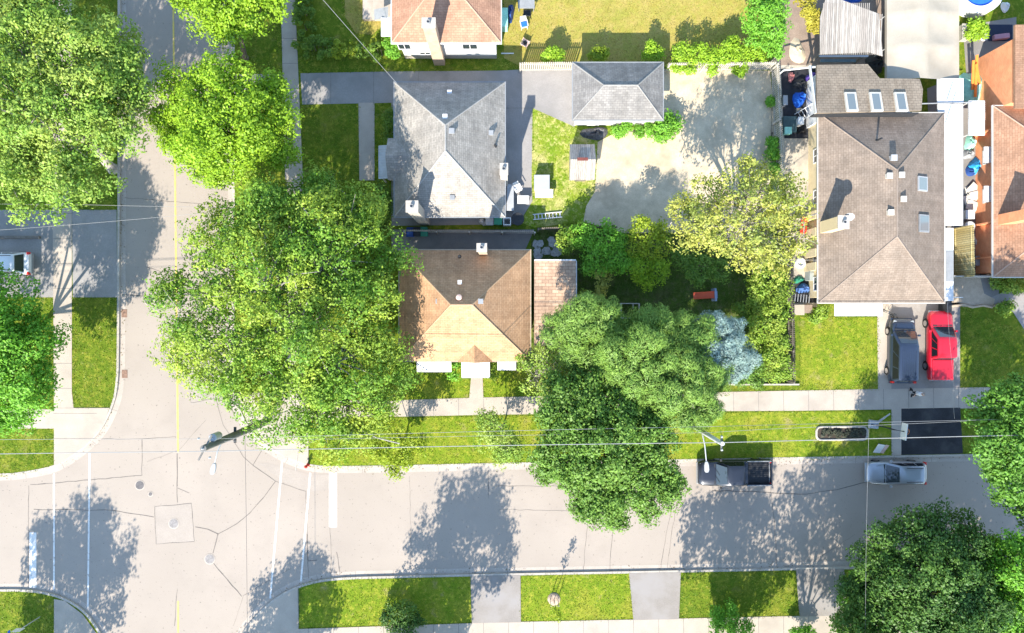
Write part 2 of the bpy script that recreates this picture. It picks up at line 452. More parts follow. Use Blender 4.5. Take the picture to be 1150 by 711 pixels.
for k, pts in KERBS.items():
    line = [P(x, y)[:2] for x, y in chaikin(pts, 2)]
    inner = offset(line, .17); tuck = offset(line, .1); outer = offset(line, -.42)
    n = len(line)
    for i in range(n - 1):
        a, b, c, d = line[i], line[i + 1], inner[i + 1], inner[i]
        kerb_mb.face([(a[0], a[1], -.03), (b[0], b[1], -.03), (b[0], b[1], .14), (a[0], a[1], .14)])
        kerb_mb.face([(a[0], a[1], .14), (b[0], b[1], .14), (c[0], c[1], .145), (d[0], d[1], .145)])
        kerb_mb.face([(d[0], d[1], .145), (c[0], c[1], .145), (c[0], c[1], .05), (d[0], d[1], .05)])
        e, f = outer[i + 1], outer[i]
        gut_mb.face([(f[0], f[1], .004), (e[0], e[1], .004), (b[0], b[1], .006), (a[0], a[1], .006)])
    acc = 0.0
    for i in range(n - 1):
        a, b = line[i], line[i + 1]; l = math.hypot(b[0] - a[0], b[1] - a[1]); q_ = 3.0 - acc
        while q_ < l:
            f = q_ / l; x, y = a[0] + (b[0] - a[0]) * f, a[1] + (b[1] - a[1]) * f
            if abs(x) < 45 and abs(y) < 30:
                dx, dy = (b[0] - a[0]) / l, (b[1] - a[1]) / l; h_ = .012
                for w0, w1, zz in ((0, .17, .147), (-.42, -.005, .0085)):
                    kj.face([(x - dx * h_ - dy * w1, y - dy * h_ + dx * w1, zz), (x - dx * h_ - dy * w0, y - dy * h_ + dx * w0, zz), (x + dx * h_ - dy * w0, y + dy * h_ + dx * w0, zz), (x + dx * h_ - dy * w1, y + dy * h_ + dx * w1, zz)])
            q_ += 3.0
        acc = (acc + l) % 3.0
    lawn = MB()
    lawn.prism(tuck + [P(*FAR[k][0])[:2]], -.05, .12)
    tag(lawn.build('lawn', m_grass), kind='structure')
tag(kerb_mb.build('kerb', m_kerb), kind='structure')
tag(gut_mb.build('gutter', m_gutter), kind='structure')
tag(kj.build('kerb_joint', m_joint), kind='structure')

def strip(mb, p, q, w, z):
    a = P(*p); b = P(*q)
    dx, dy = b[0] - a[0], b[1] - a[1]; l = math.hypot(dx, dy) or 1
    nx, ny = -dy / l * w / 2, dx / l * w / 2
    mb.face([(a[0] - nx, a[1] - ny, z), (b[0] - nx, b[1] - ny, z), (b[0] + nx, b[1] + ny, z), (a[0] + nx, a[1] + ny, z)])

# pavements (each sheet a few mm above what it lies on)
sw = MB()
def swpoly(pts, z=.148):
    q = [P(x, y)[:2] for x, y in pts]
    a = sum(q[i][0] * q[(i + 1) % len(q)][1] - q[(i + 1) % len(q)][0] * q[i][1] for i in range(len(q)))
    if a < 0: q = q[::-1]
    sw.face([(x, y, z) for x, y in q])
swpoly([(313, -2000), (328, -2000), (332, 0), (341, 205), (346, 440), (325, 440), (321, 205), (316, 0)])
swpoly([(325, 440), (346, 440), (346, 450), (440, 449.5), (527, 446.6), (814, 440), (973, 437), (1150, 434), (2000, 420), (2000, 444), (1109, 458), (900, 461), (810, 461.5), (527, 466), (460, 467.5), (347, 469), (347, 522), (320, 511.5), (297, 496), (280, 477), (270, 455), (266, 440)])
swpoly([(60, -2000), (81, -2000), (82, 0), (82, 440), (84, 458), (124, 458), (116, 480), (96, 501), (66, 521.5), (62, 522), (62, 458), (60.5, 240), (60, 0)])
swpoly([(23, 459.5), (62, 459.5), (62, 481), (23, 481)])
swpoly([(-900, 459.5), (23, 459.5), (23, 481), (-900, 481)])
swpoly([(269, 716), (288, 693), (310, 673), (335, 658.5), (336, 705.5), (560, 698), (706, 695), (890, 691), (1150, 686), (2000, 671), (2000, 692), (950, 712), (700, 718), (336, 730), (336, 800), (264, 800), (265, 750)])
swpoly([(62, 672), (74, 674), (94, 689), (110, 711), (127, 750), (132, 800), (62, 800)])
for (x0, y0, x1, y1, n) in [(347, 459, 2000, 430, 60), (336, 717, 2000, 684, 59)]:
    pass
sw.cur = 1
for i in range(60):
    x = 347 + i * 28
    t = (x - 347) / 1653
    yt = np.interp(x, [347, 440, 527, 814, 973, 1150, 2000], [450, 449.5, 446.6, 440, 437, 434, 420]); yb = np.interp(x, [347, 460, 527, 810, 900, 1109, 2000], [469, 467.5, 466, 461.5, 461, 458, 444])
    strip(sw, (x, yt), (x + .4, yb), .035, .151)
    yt = np.interp(x, [336, 560, 706, 890, 1150, 2000], [705.5, 698, 695, 691, 686, 671]); yb = np.interp(x, [336, 700, 950, 2000], [730, 718, 712, 692])
    strip(sw, (x, yt), (x + .4, yb), .035, .151)
for i in range(40):
    y = -320 + i * 28
    if y < 440: strip(sw, (np.interp(y, [-400, 0, 205, 440], [314, 316, 321, 325]), y), (np.interp(y, [-400, 0, 205, 440], [329, 332, 341, 346]), y), .035, .151)
    if y < 500: strip(sw, (61, y), (82.5 if y < 455 else 110, y), .035, .151)
strip(sw, (62, 458), (124, 458), .03, .151); strip(sw, (325, 440), (346, 440), .03, .151); strip(sw, (336, 658.5), (336, 705), .03, .151)
tag(sw.build('sidewalk', [m_walk, m_joint]), kind='structure')

sheet('walkway', [(529.5, 420), (542, 420), (543, 448), (527, 448)], .152, m_walk)
sheet('driveway', [(338, 83), (440, 81), (562, 80), (583, 79), (645, 79), (645, 143), (598, 122), (597, 205), (598, 226), (582, 252), (440, 254), (440, 116), (340, 118)], .136, m_drive_grey)
dj = MB()
for x in (372, 420, 470): strip(dj, (x, 82), (x, 117), .04, .14)
strip(dj, (566, 122), (598, 122), .04, .14)
for o_ in [dj.build('driveway_joint', m_joint)]: tag(o_, kind='structure')
sheet('walkway', [(403, 116), (421, 116), (421, 203), (404, 203)], .140, m_walk)
sheet('sandy_yard', [(742, 78), (864, 80), (868, 120), (872, 165), (866, 200), (850, 236), (790, 262), (700, 262), (655, 249), (658, 232), (668, 215), (671, 160), (690, 150), (745, 140)], .132, m_sand)
sheet('dry_lawn', [(566, -900), (860, -900), (860, -20), (846, 40), (840, 74), (590, 78), (566, 66)], .130, m_grass_dry)
sheet('dry_lawn', [(384, -200), (430, -200), (430, 30), (418, 40), (400, 38), (388, 20)], .130, m_grass_dry)
sheet('weedy_lawn', [(598, 122), (643, 142), (672, 160), (668, 215), (658, 232), (655, 249), (600, 256), (585, 250), (598, 226), (597, 205)], .130, m_grass_weedy)
sheet('patio', [(440, 258), (600, 258), (588, 285), (440, 285)], .128, m_asph)
sheet('garden_yard', [(596, 258), (885, 256), (892, 300), (888, 432), (610, 432), (598, 400)], .126, m_grass_shade)
sheet('fresh_lawn', [(898, 356), (985, 356), (985, 438), (898, 438)], .128, m_grass_fresh)
sheet('fresh_lawn', [(348, 470), (460, 469), (810, 463), (1000, 461.5), (1000, 512), (780, 516), (600, 519), (380, 524.5), (348, 524)], .128, m_grass_fresh)
sheet('fresh_lawn', [(430, 410), (527, 410), (527, 447), (440, 450)], .129, m_grass_fresh)
sheet('fresh_lawn', [(543, 410), (600, 410), (640, 445), (543, 447)], .129, m_grass_fresh)
sheet('fresh_lawn', [(340, 655.5), (372, 650), (529, 647), (530, 698), (336, 704)], .128, m_grass_fresh)
sheet('fresh_lawn', [(585, 646), (706, 643.5), (711, 694.5), (585, 697)], .128, m_grass_fresh)
sheet('concrete_yard', [(874, 74), (918, 74), (918, 345), (886, 345), (884, 250), (878, 165)], .134, m_concrete_sand)
sheet('asphalt_yard', [(876, 78), (916, 78), (916, 156), (880, 156)], .139, m_asph_black)
sheet('asphalt_yard', [(890, 312), (916, 312), (916, 340), (890, 340)], .139, m_asph_black)
sheet('dirt_yard', [(862, -300), (1000, -300), (1000, 76), (874, 76), (868, 40)], .130, m_dirt)
sheet('dirt_yard', [(1040, 100), (1140, 60), (1120, 335), (1050, 335)], .130, m_asph)
sheet('paved_yard', [(1080, 30), (1140, 20), (1140, 70), (1085, 100)], .136, m_asph)
sheet('driveway', [(1000, 340), (1077, 340), (1077, 437), (1000, 438)], .136, m_asph_mid)
sheet('driveway_edge', [(984, 340), (1000, 340), (1000, 438), (985, 438)], .137, m_walk)
sheet('driveway', [(1011, 458.7), (1077, 457.5), (1080, 509), (1011, 510.5)], .150, m_asph_black)
sheet('driveway_edge', [(1000, 459), (1011, 458.7), (1011, 510.5), (1000, 511)], .150, m_walk)
sheet('terrace', [(1066, 305), (1098, 305), (1104, 330), (1116, 336), (1114, 344), (1104, 343), (1090, 345), (1066, 344)], .136, m_paver)
sheet('path', [(1112, 334), (1130, 326), (1200, 326), (1200, 372), (1150, 372), (1136, 350), (1116, 344)], .134, m_drive_grey)
sheet('driveway', [(-900, 236), (61, 236), (61, 334), (-900, 334)], .134, m_drive_grey)
sheet('driveway', [(82, 236), (132, 236), (133, 334), (83, 334)], .134, m_drive_grey)
sheet('driveway', [(528.5, 646), (584.5, 645), (585, 698), (530, 699)], .1525, m_asph_mid)
sheet('driveway', [(706, 643), (764, 642), (762, 694.5), (711, 695.5)], .1525, m_asph_mid)
sheet('driveway', [(893, 639), (947, 638), (950, 690.5), (897, 691.5)], .1525, m_asph_mid)
sheet('driveway', [(262, 84), (316, 84), (317, 118), (262, 118)], .148, m_drive_grey)

# painted markings
mk = MB()
for p, q, w in [((60.7, 532), (60.7, 662), .14), ((100.8, 509), (98.7, 684), .14), ((37, 598), (37, 660), .56), ((317, 517), (303.5, 672), .14), ((348.5, 531), (338, 653), .14), ((374, 531), (374, 592), .62)]:
    strip(mk, p, q, w, .009)
mk.cur = 1
strip(mk, (192, -900), (194.5, 0), .13, .009); strip(mk, (194.5, 0), (200, 508), .13, .009); strip(mk, (200, 675), (201, 1500), .13, .009)
tag(mk.build('road_marking', [m_white_paint, m_yellow_paint]), kind='structure')
sheet('road_patch', [(174, 569), (215, 565), (218, 608), (175.5, 611)], .004, m_road2)
sheet('road_patch', [(214, 405), (262, 405), (266, 440), (246, 452), (214, 455)], .004, m_road2)
sheet('road_patch', [(300, 520), (349, 533), (372, 533), (372, 550), (348, 552), (322, 543), (290, 520)], .0045, m_road2)
ck = MB()
rng = random.Random(5)
def crack(pts, w=.05, jit=1.0, off=(0, 0), sc=1.0):
    pts = [(off[0] + x / sc, off[1] + y / sc) for x, y in pts]
    out = [pts[0]]
    for a, b in zip(pts[:-1], pts[1:]):
        n = max(1, int(math.hypot(b[0] - a[0], b[1] - a[1]) / 8))
        for i in range(1, n + 1):
            t = i / n; j = jit if i < n else 0
            out.append((a[0] + (b[0] - a[0]) * t + rng.uniform(-j, j), a[1] + (b[1] - a[1]) * t + rng.uniform(-j, j)))
    for a, b in zip(out[:-1], out[1:]): strip(ck, a, b, w * rng.uniform(.6, 1.2), .0075)
o3 = (0, 441)
for pts, w in [([(420, 137), (420, 245), (270, 258), (90, 272)], .05), ([(85, 275), (85, 575)], .035), ([(524, 180), (525, 325)], .06), ([(525, 282), (560, 297)], .04),
               ([(100, 345), (330, 348), (455, 368)], .05), ([(458, 337), (566, 327), (575, 440), (462, 448), (458, 337)], .04), ([(578, 397), (615, 404), (645, 418), (630, 475)], .06),
               ([(632, 505), (715, 603)], .06), ([(645, 418), (700, 388), (740, 355), (780, 310), (815, 262), (748, 215), (775, 170)], .05), ([(815, 262), (905, 292), (912, 550)], .03),
               ([(563, 0), (565, 30), (700, 5)], .04), ([(640, 20), (660, 95), (720, 190), (748, 215)], .035), ([(525, 580), (516, 690)], .04), ([(300, 137), (420, 137), (520, 130)], .03),
               ([(435, 205), (530, 170), (610, 80)], .02), ([(690, 690), (720, 600), (860, 520)], .02)]:
    crack(pts, w, .5, o3, 2.634)
for pts, w in [([(548, 528), (549, 560)], .03), ([(657, 545), (660, 590), (655, 640)], .03), ([(689, 574), (687, 610), (685, 639)], .05), ([(758, 552), (748, 600), (742, 640)], .035), ([(763, 552), (754, 600), (749, 640)], .03),
               ([(865, 545), (870, 590), (872, 636)], .04), ([(800, 551), (862, 553), (905, 555), (940, 550), (975, 541)], .06), ([(556, 546), (660, 546)], .03), ([(378, 620), (382, 645)], .04), ([(370, 545), (372, 648)], .03),
               ([(140, 222), (262, 232)], .03), ([(137, 331), (165, 333)], .05), ([(165, 300), (182, 306), (205, 302)], .05), ([(460, 535), (462, 640)], .02), ([(560, 572), (640, 574), (700, 570)], .02), ([(138, 110), (260, 112)], .03), ([(900, 640), (960, 600)], .02), ([(345, 600), (346, 630), (356, 629)], .06)]:
    crack(pts, w, .6)
tag(ck.build('road_crack', m_crack), kind='structure')

def manhole(x, y, r, label, mat=m_grey):
    t = thing('manhole_cover', label, 'manhole cover', P(x, y, .004), group='manhole covers in the road')
    c = P(x, y, .006)
    mb = MB(); mb.lathe(c, [(r + .07, 0), (r + .07, .008), (r, .01)], 24); mb.build('rim', m_gutter, t)
    mb = MB(); mb.lathe((c[0], c[1], c[2] + .011), [(r, 0), (r, .008)], 24)
    for k in range(-3, 4): mb.box(c[0] - r * .7, c[0] + r * .7, c[1] + k * r * .22 - .015, c[1] + k * r * .22 + .015, c[2] + .019, c[2] + .026)
    mb.build('lid', mat, t)
m_iron = M('cast_iron', (.14, .13, .13), .7, .2, 6)
m_iron_l = M('cast_iron_dusty', (.27, .25, .24), .8, .2, 6)
manhole(157, 545, .33, 'dark round manhole cover left of the yellow centre line in the crossing', m_iron)
manhole(169, 555, .14, 'small round valve cover beside the dark manhole in the crossing', m_iron)
manhole(195, 588, .36, 'round manhole cover in the square concrete patch of the crossing', m_iron_l)
manhole(235.5, 628, .36, 'pale round manhole cover at the lower crack of the crossing', m_iron_l)
manhole(167, 337, .34, 'dark manhole cover on the side street below the shaded driveway', m_iron)
for (x, y, lab) in [(140, 420, 'rusty drain grate at the left kerb beside the lit verge'), (139.5, 352, 'faint drain grate at the left kerb near the shaded driveway')]:
    t = thing('drain_grate', lab, 'drain grate', P(x, y, .006), group='drain grates along the left kerb')
    c = P(x, y, .008); mb = MB()
    mb.box(c[0] - .22, c[0] + .22, c[1] - .32, c[1] + .32, .008, .014)
    for k in range(6): mb.box(c[0] - .2, c[0] + .2, c[1] - .27 + k * .1, c[1] - .23 + k * .1, .014, .022)
    mb.build('grate', M('rust_iron', (.24, .15, .11), .8, .3, 6), t)

# ---------------------------------------------------------------- houses
def hip(mb, x0, x1, y0, y1, z0, pitch, caps=None, soff=True):
    w, d = x1 - x0, y1 - y0
    run = min(w, d) / 2; rise = run * math.tan(pitch); sl = math.hypot(run, rise)
    cx, cy = (x0 + x1) / 2, (y0 + y1) / 2
    if w >= d: r0, r1 = (x0 + run, cy, z0 + rise), (x1 - run, cy, z0 + rise)
    else: r0, r1 = (cx, y0 + run, z0 + rise), (cx, y1 - run, z0 + rise)
    A, B, C, D = (x0, y0, z0), (x1, y0, z0), (x1, y1, z0), (x0, y1, z0)
    def uvf(pts, ax):
        out = []
        for p in pts:
            u = p[ax]; v = (p[2] - z0) / rise * sl if rise else 0
            out.append((u, v))
        return out
    if w >= d: fs = [([A, B, r1, r0], 0), ([C, D, r0, r1], 0), ([B, C, r1], 1), ([D, A, r0], 1)]
    else: fs = [([A, B, r0], 0), ([C, D, r1], 0), ([B, C, r1, r0], 1), ([D, A, r0, r1], 1)]
    for f, ax in fs: mb.face(f, uvf(f, ax))
    t = .16
    q = [A, B, C, D]
    for i in range(4):
        a, b = q[i], q[(i + 1) % 4]
        mb.face([(a[0], a[1], a[2] - t), (b[0], b[1], b[2] - t), b, a], [(0, 0), (1, 0), (1, .1), (0, .1)])
    mb.face([(p[0], p[1], z0 - t) for p in reversed(q)], [(0, 0), (0, 1), (1, 1), (1, 0)])
    if caps is not None:
        if w >= d: segs = [(A, r0), (D, r0), (B, r1), (C, r1), (r0, r1)]
        else: segs = [(A, r0), (B, r0), (C, r1), (D, r1), (r0, r1)]
        for a, b in segs:
            if (Vector(a) - Vector(b)).length > .05: caps.tube((a[0], a[1], a[2] + .0), (b[0], b[1], b[2] + .0),   .05, n=6)
    return r0, r1, rise

def gutter(parent, x0, x1, y0, y1, z, mat=None):
    g = MB(); w = .07
    g.box(x0 - w, x1 + w, y0 - w, y0 - .004, z - .13, z + .01); g.box(x0 - w, x1 + w, y1 + .004, y1 + w, z - .13, z + .01)
    g.box(x0 - w, x0 - .004, y0 - .002, y1 + .002, z - .128, z + .008); g.box(x1 + .004, x1 + w, y0 - .002, y1 + .002, z - .128, z + .008)
    return g.build('gutter', mat or m_white_met, parent)

def window(parent, face, c, w, h, mat=None):
    x, y, z = c; mat = mat or m_white
    fr, pn = MB(), MB(); t = .07
    def bx(mb, u0, u1, v0, v1, d0, d1):
        if face == 'S': mb.box(x + u0, x + u1, y - d1, y - d0, z + v0, z + v1)
        elif face == 'N': mb.box(x + u0, x + u1, y + d0, y + d1, z + v0, z + v1)
        elif face == 'W': mb.box(x - d1, x - d0, y + u0, y + u1, z + v0, z + v1)
        else: mb.box(x + d0, x + d1, y + u0, y + u1, z + v0, z + v1)
    bx(fr, -w / 2, w / 2, 0, t, -.02, .05); bx(fr, -w / 2, w / 2, h - t, h, -.02, .05)
    bx(fr, -w / 2, -w / 2 + t, t, h - t, -.02, .05); bx(fr, w / 2 - t, w / 2, t, h - t, -.02, .05); bx(fr, -.025, .025, t, h - t, -.02, .045)
    f = fr.build('window', mat, parent)
    bx(pn, -w / 2 + t, w / 2 - t, t, h - t, -.01, .012)
    pn.build('pane', m_glass, f)
    return f

def door(parent, face, c, w=.95, h=2.05, mat=None):
    x, y, z = c; mb = MB()
    if face == 'S': mb.box(x - w / 2, x + w / 2, y - .06, y + .02, z, z + h)
    elif face == 'N': mb.box(x - w / 2, x + w / 2, y - .02, y + .06, z, z + h)
    elif face == 'W': mb.box(x - .06, x + .02, y - w / 2, y + w / 2, z, z + h)
    else: mb.box(x - .02, x + .06, y - w / 2, y + w / 2, z, z + h)
    d = mb.build('door', mat or m_white, parent, bevel=.01)
    hb = MB()
    if face in 'SN': hb.cbox((x + w * .36, y + (-.09 if face == 'S' else .09), z + 1), .1, .05, .04)
    else: hb.cbox((x + (-.09 if face == 'W' else .09), y + w * .36, z + 1), .05, .1, .04)
    hb.build('handle', m_chrome, d)
    return d

def vent(parent, px, py, z, s=.32, h=.22, mat=None, kind='box'):
    c = P(px, py, z); mb = MB()
    if kind == 'box':
        mb.cbox((c[0], c[1], z - .25), s * .8, s * .8, h + .18); mb.cbox((c[0], c[1], z + h - .07), s, s, .07)
    elif kind == 'pipe':
        mb.tube((c[0], c[1], z - .3), (c[0], c[1], z + h), .07, n=10); mb.tube((c[0], c[1], z - .06), (c[0], c[1], z), .14, .08, n=10)
    else:
        mb.lathe((c[0], c[1], z - .25), [(s * .4, 0), (s * .4, .3), (s * .62, .32), (s * .55, .42), (s * .2, .5)], 14)
    mb.build('roof_vent', mat or m_grey_light, parent, bevel=.01 if kind == 'box' else 0, smooth=None if kind == 'box' else 40)

def chimney(parent, c, sx, sy, z0, z1, mat, potmat=None, rz=0):
    mb = MB(); mb.box(c[0] - sx / 2, c[0] + sx / 2, c[1] - sy / 2, c[1] + sy / 2, z0, z1 - .1)
    ch = mb.build('chimney', mat, parent)
    cp = MB(); cp.box(c[0] - sx / 2 - .06, c[0] + sx / 2 + .06, c[1] - sy / 2 - .06, c[1] + sy / 2 + .06, z1 - .1, z1); cp.build('chimney_cap', m_kerb, ch, bevel=.015)
    f = MB(); f.lathe((c[0], c[1], z1), [(.15, 0), (.13, .22), (.1, .22), (.1, .05)], 12); f.build('flue', potmat or m_grey, ch)
    return ch

def zr(z0, pitch, d): return z0 + d * math.tan(pitch)

# centre bungalow
def centre_house():
    x0, x1, y0, y1 = RC(448.5, 281, 595.5, 405.5, 3.1); z = 3.1; pt = math.radians(39)
    t = thing('bungalow', 'bungalow with tan orange hip roof and white front awnings beside the big corner tree', 'house', ((x0 + x1) / 2, (y0 + y1) / 2, .12))
    w = MB(); w.box(x0 + .45, x1 - .45, y0 + .45, y1 - .45, .1, z - .14); w.build('wall', m_brick_tan, t)
    caps = MB(); r = MB(); hip(r, x0, x1, y0, y1, z, pt, caps)
    rf = r.build('roof', sh_orange, t); caps.build('ridge_cap', M('cap_sh_orange', (.42, .28, .17), .9, .12, 2, 14), rf)
    gutter(t, x0, x1, y0, y1, z, m_paver)
    # front gable over the porch
    gx, _, _ = P(533, 405, 3.9); hw = 1.32; gz = z + 1.02; yb = y0 + 1.02 / math.tan(pt) + .25; yf = y0 - .08
    g = MB()
    for sgn in (-1, 1):
        a, b, c, d = (gx + sgn * hw, yf, z - .02), (gx + sgn * hw, yb - 1.0, z - .02), (gx, yb, gz), (gx, yf, gz)
        pts = [a, b, c, d] if sgn > 0 else [d, c, b, a]
        uv = [(p[1], (gz - p[2]) * 1.6) for p in pts]
        g.face(pts, uv)
    g.face([(gx - hw, yf + .002, z - .02), (gx + hw, yf + .002, z - .02), (gx, yf + .002, gz)], [(0, 0), (1, 0), (.5, 1)])
    g.build('gable', sh_orange, t)
    for (a, b, c, d, lab) in [(468, 404, 506, 417.5, 0), (518.5, 402, 549.5, 424, 1), (559, 402.5, 579, 415.5, 0)]:
        za, zb = 2.75, 2.35
        X0, Y1, _ = P(a, b, za); X1, _, _ = P(c, b, za); _, Y0, _ = P(c, d, zb)
        Y1 = y0 + .46
        m = MB(); m.face([(X0, Y0, zb), (X1, Y0, zb), (X1, Y1, za), (X0, Y1, za)])
        n = int((X1 - X0) / .2)
        for k in range(n + 1):
            xx = X0 + (X1 - X0) * k / n
            m.raw([(xx - .03, Y0, zb), (xx + .03, Y0, zb), (xx + .03, Y1, za), (xx - .03, Y1, za), (xx - .03, Y0, zb + .04), (xx + .03, Y0, zb + .04), (xx + .03, Y1, za + .04), (xx - .03, Y1, za + .04)], [(4, 5, 6, 7), (0, 1, 5, 4), (1, 2, 6, 5), (3, 0, 4, 7)])
        m.box(X0 - .02, X1 + .02, Y0 - .03, Y0 - .004, zb - .2, zb + .03)
        m.build('awning', m_white_met, t)
    yw = y0 + .45
    for px in (480, 494, 569): window(t, 'S', (P(px, 0, 0)[0], yw, 1.0), 1.2, 1.2)
    door(t, 'S', (P(535, 0, 0)[0], yw, .45))
    st = MB(); X = P(535, 0, 0)[0]
    st.box(X - 1, X + 1, yw - 1.3, yw, .1, .45); st.box(X - .6, X + .6, yw - 1.65, yw - 1.3, .1, .3); st.build('front_step', m_walk, t, bevel=.02)
    for px in (480, 520, 570): window(t, 'N', (P(px, 0, 0)[0], y1 - .45, 1.2), 1, 1.0)
    c = P(545, 283.5, 0); chimney(t, (c[0], y1 - .12), .62, .5, .1, 6.3, m_brick_tan)
    vent(rf, 516.5, 317, 5.25, .3, .16, m_white_met); vent(rf, 492.5, 338.5, 5.3, .36, .28, m_grey); vent(rf, 540, 338.5, 6.25, .36, .3, m_grey); vent(rf, 515.5, 334, 6.1, .36, .3, m_pink, 'round'); vent(rf, 516, 288, 3.7, .2, .35, m_dark, 'pipe')
    # flat-roofed wing on the right
    a0, a1, b0, b1 = RC(600, 293, 646.5, 388, 2.75)
    w = MB(); w.box(a0 + .15, a1 - .3, b0 + .3, b1 - .3, .1, 2.5); w.build('wing_wall', m_brick_tan, t)
    r = MB(); r.box(a0, a1, b0, b1, 2.52, 2.74); r.face([(a0, b0, 2.75), (a1, b0, 2.75), (a1, b1, 2.95), (a0, b1, 2.95)], [(a0, b0), (a1, b0), (a1, b1), (a0, b1)])
    r.face([(a1, b0, 2.74), (a1, b1, 2.74), (a1, b1, 2.95), (a1, b0, 2.75)], [(0, 0)] * 4); r.face([(a1, b1, 2.74), (a0, b1, 2.74), (a0, b1, 2.95), (a1, b1, 2.95)], [(0, 0)] * 4); r.face([(a0, b1, 2.74), (a0, b0, 2.74), (a0, b0, 2.75), (a0, b1, 2.95)], [(0, 0)] * 4)
    r.build('wing_roof', sh_wing, t)
    e = MB(); e.box(a1 + .003, a1 + .09, b0, b1, 2.55, 2.8); e.box(a0, a1, b1 + .003, b1 + .09, 2.6, 2.98); e.build('wing_fascia', m_white_met, t)
    window(t, 'S', ((a0 + a1) / 2, b0 + .3, 1.1), 1.2, 1.0)
centre_house()

def grey_house():
    x0, x1, y0, y1 = RC(443, 92.5, 567, 243.5, 3.2); z = 3.2; pt = math.radians(39)
    t = thing('bungalow', 'bungalow with light grey hip shingle roof between the driveway and the sandy yard', 'house', ((x0 + x1) / 2, (y0 + y1) / 2, .12))
    w = MB(); w.box(x0 + .4, x1 - .4, y0 + .4, y1 - .4, .1, z - .14); w.build('wall', m_brick_pale, t)
    caps = MB(); r = MB(); hip(r, x0, x1, y0, y1, z, pt, caps)
    rf = r.build('roof', sh_grey, t); caps.build('ridge_cap', M('cap_sh_grey', (.34, .325, .305), .9, .12, 2, 14), rf)
    gutter(t, x0, x1, y0, y1, z, m_grey)
    gy = P(443, 176.5, 3.8)[1]; hw = 1.55; gz = z + 1.02; xb = x0 + 1.02 / math.tan(pt) + .2; xf = x0 - .5
    g = MB()
    for sgn in (-1, 1):
        a, b, c, d = (xf, gy + sgn * hw, z - .02), (xb - 1.2, gy + sgn * hw, z - .02), (xb, gy, gz), (xf, gy, gz)
        pts = [a, b, c, d] if sgn < 0 else [d, c, b, a]
        g.face(pts, [(p[0], (gz - p[2]) * 1.6) for p in pts])
    g.face([(xf + .002, gy + hw, z - .02), (xf + .002, gy - hw, z - .02), (xf + .002, gy, gz)], [(0, 0), (1, 0), (.5, 1)])
    g.build('gable', sh_grey, t)
    X0, X1, Y0, Y1 = RC(425, 163.5, 443, 200, 2.6)
    m = MB(); X1 = x0 + .41
    m.face([(X0, Y0, 2.4), (X1, Y0, 2.85), (X1, Y1, 2.85), (X0, Y1, 2.4)])
    n = 12
    for k in range(n + 1):
        yy = Y0 + (Y1 - Y0) * k / n
        m.raw([(X0, yy - .03, 2.42), (X1, yy - .03, 2.87), (X1, yy + .03, 2.87), (X0, yy + .03, 2.42), (X0, yy - .03, 2.46), (X1, yy - .03, 2.91), (X1, yy + .03, 2.91), (X0, yy + .03, 2.46)], [(4, 5, 6, 7), (0, 1, 5, 4), (3, 0, 4, 7), (2, 3, 7, 6)])
    m.box(X0 - .03, X0 - .004, Y0, Y1, 2.22, 2.44)
    m.build('awning', m_white_met, t)
    for yy in (Y0 + .15, Y1 - .15): pm = MB(); pm.box(X0 + .1, X0 + .2, yy - .05, yy + .05, .1, 2.4); pm.build('porch_post', m_white, t)
    door(t, 'W', (x0 + .4, gy, .4), mat=m_white)
    st = MB(); st.box(x0 - .9, x0 + .4, gy - 1, gy + 1, .1, .4); st.build('front_step', m_walk, t, bevel=.02)
    for py in (125, 222): window(t, 'W', (x0 + .4, P(0, py, 0)[1], 1.1), 1.6, 1.2)
    for px in (478, 505, 540): window(t, 'S', (P(px, 0, 0)[0], y0 + .4, 1.3), 1.0, .9)
    for px in (470, 530): window(t, 'N', (P(px, 0, 0)[0], y1 - .4, 1.3), 1.0, .9)
    window(t, 'E', (x1 - .4, P(0, 140, 0)[1], 1.3), 1, 1)
    c = P(478, 250, 0); chimney(t, (c[0], y0 + .1), .75, .7, .1, 7.4, m_brick_pale)
    c = P(566.5, 206, 0); chimney(t, (x1 - .05, c[1]), .5, .75, .1, 5.3, m_siding)
    vent(rf, 505, 104.5, 3.9, .34, .2, m_white_met); vent(rf, 500, 131.5, 5.85, .34, .2, m_white_met); vent(rf, 507.5, 148, 6.1, .4, .28, m_grey); vent(rf, 551.5, 150, 4.05, .36, .25, m_grey); vent(rf, 508, 222, 4.3, .36, .14, m_grey); vent(rf, 500, 175, 6.1, .2, .25, m_grey, 'pipe'); vent(rf, 556, 164, 3.8, .2, .5, m_dark, 'pipe')
grey_house()

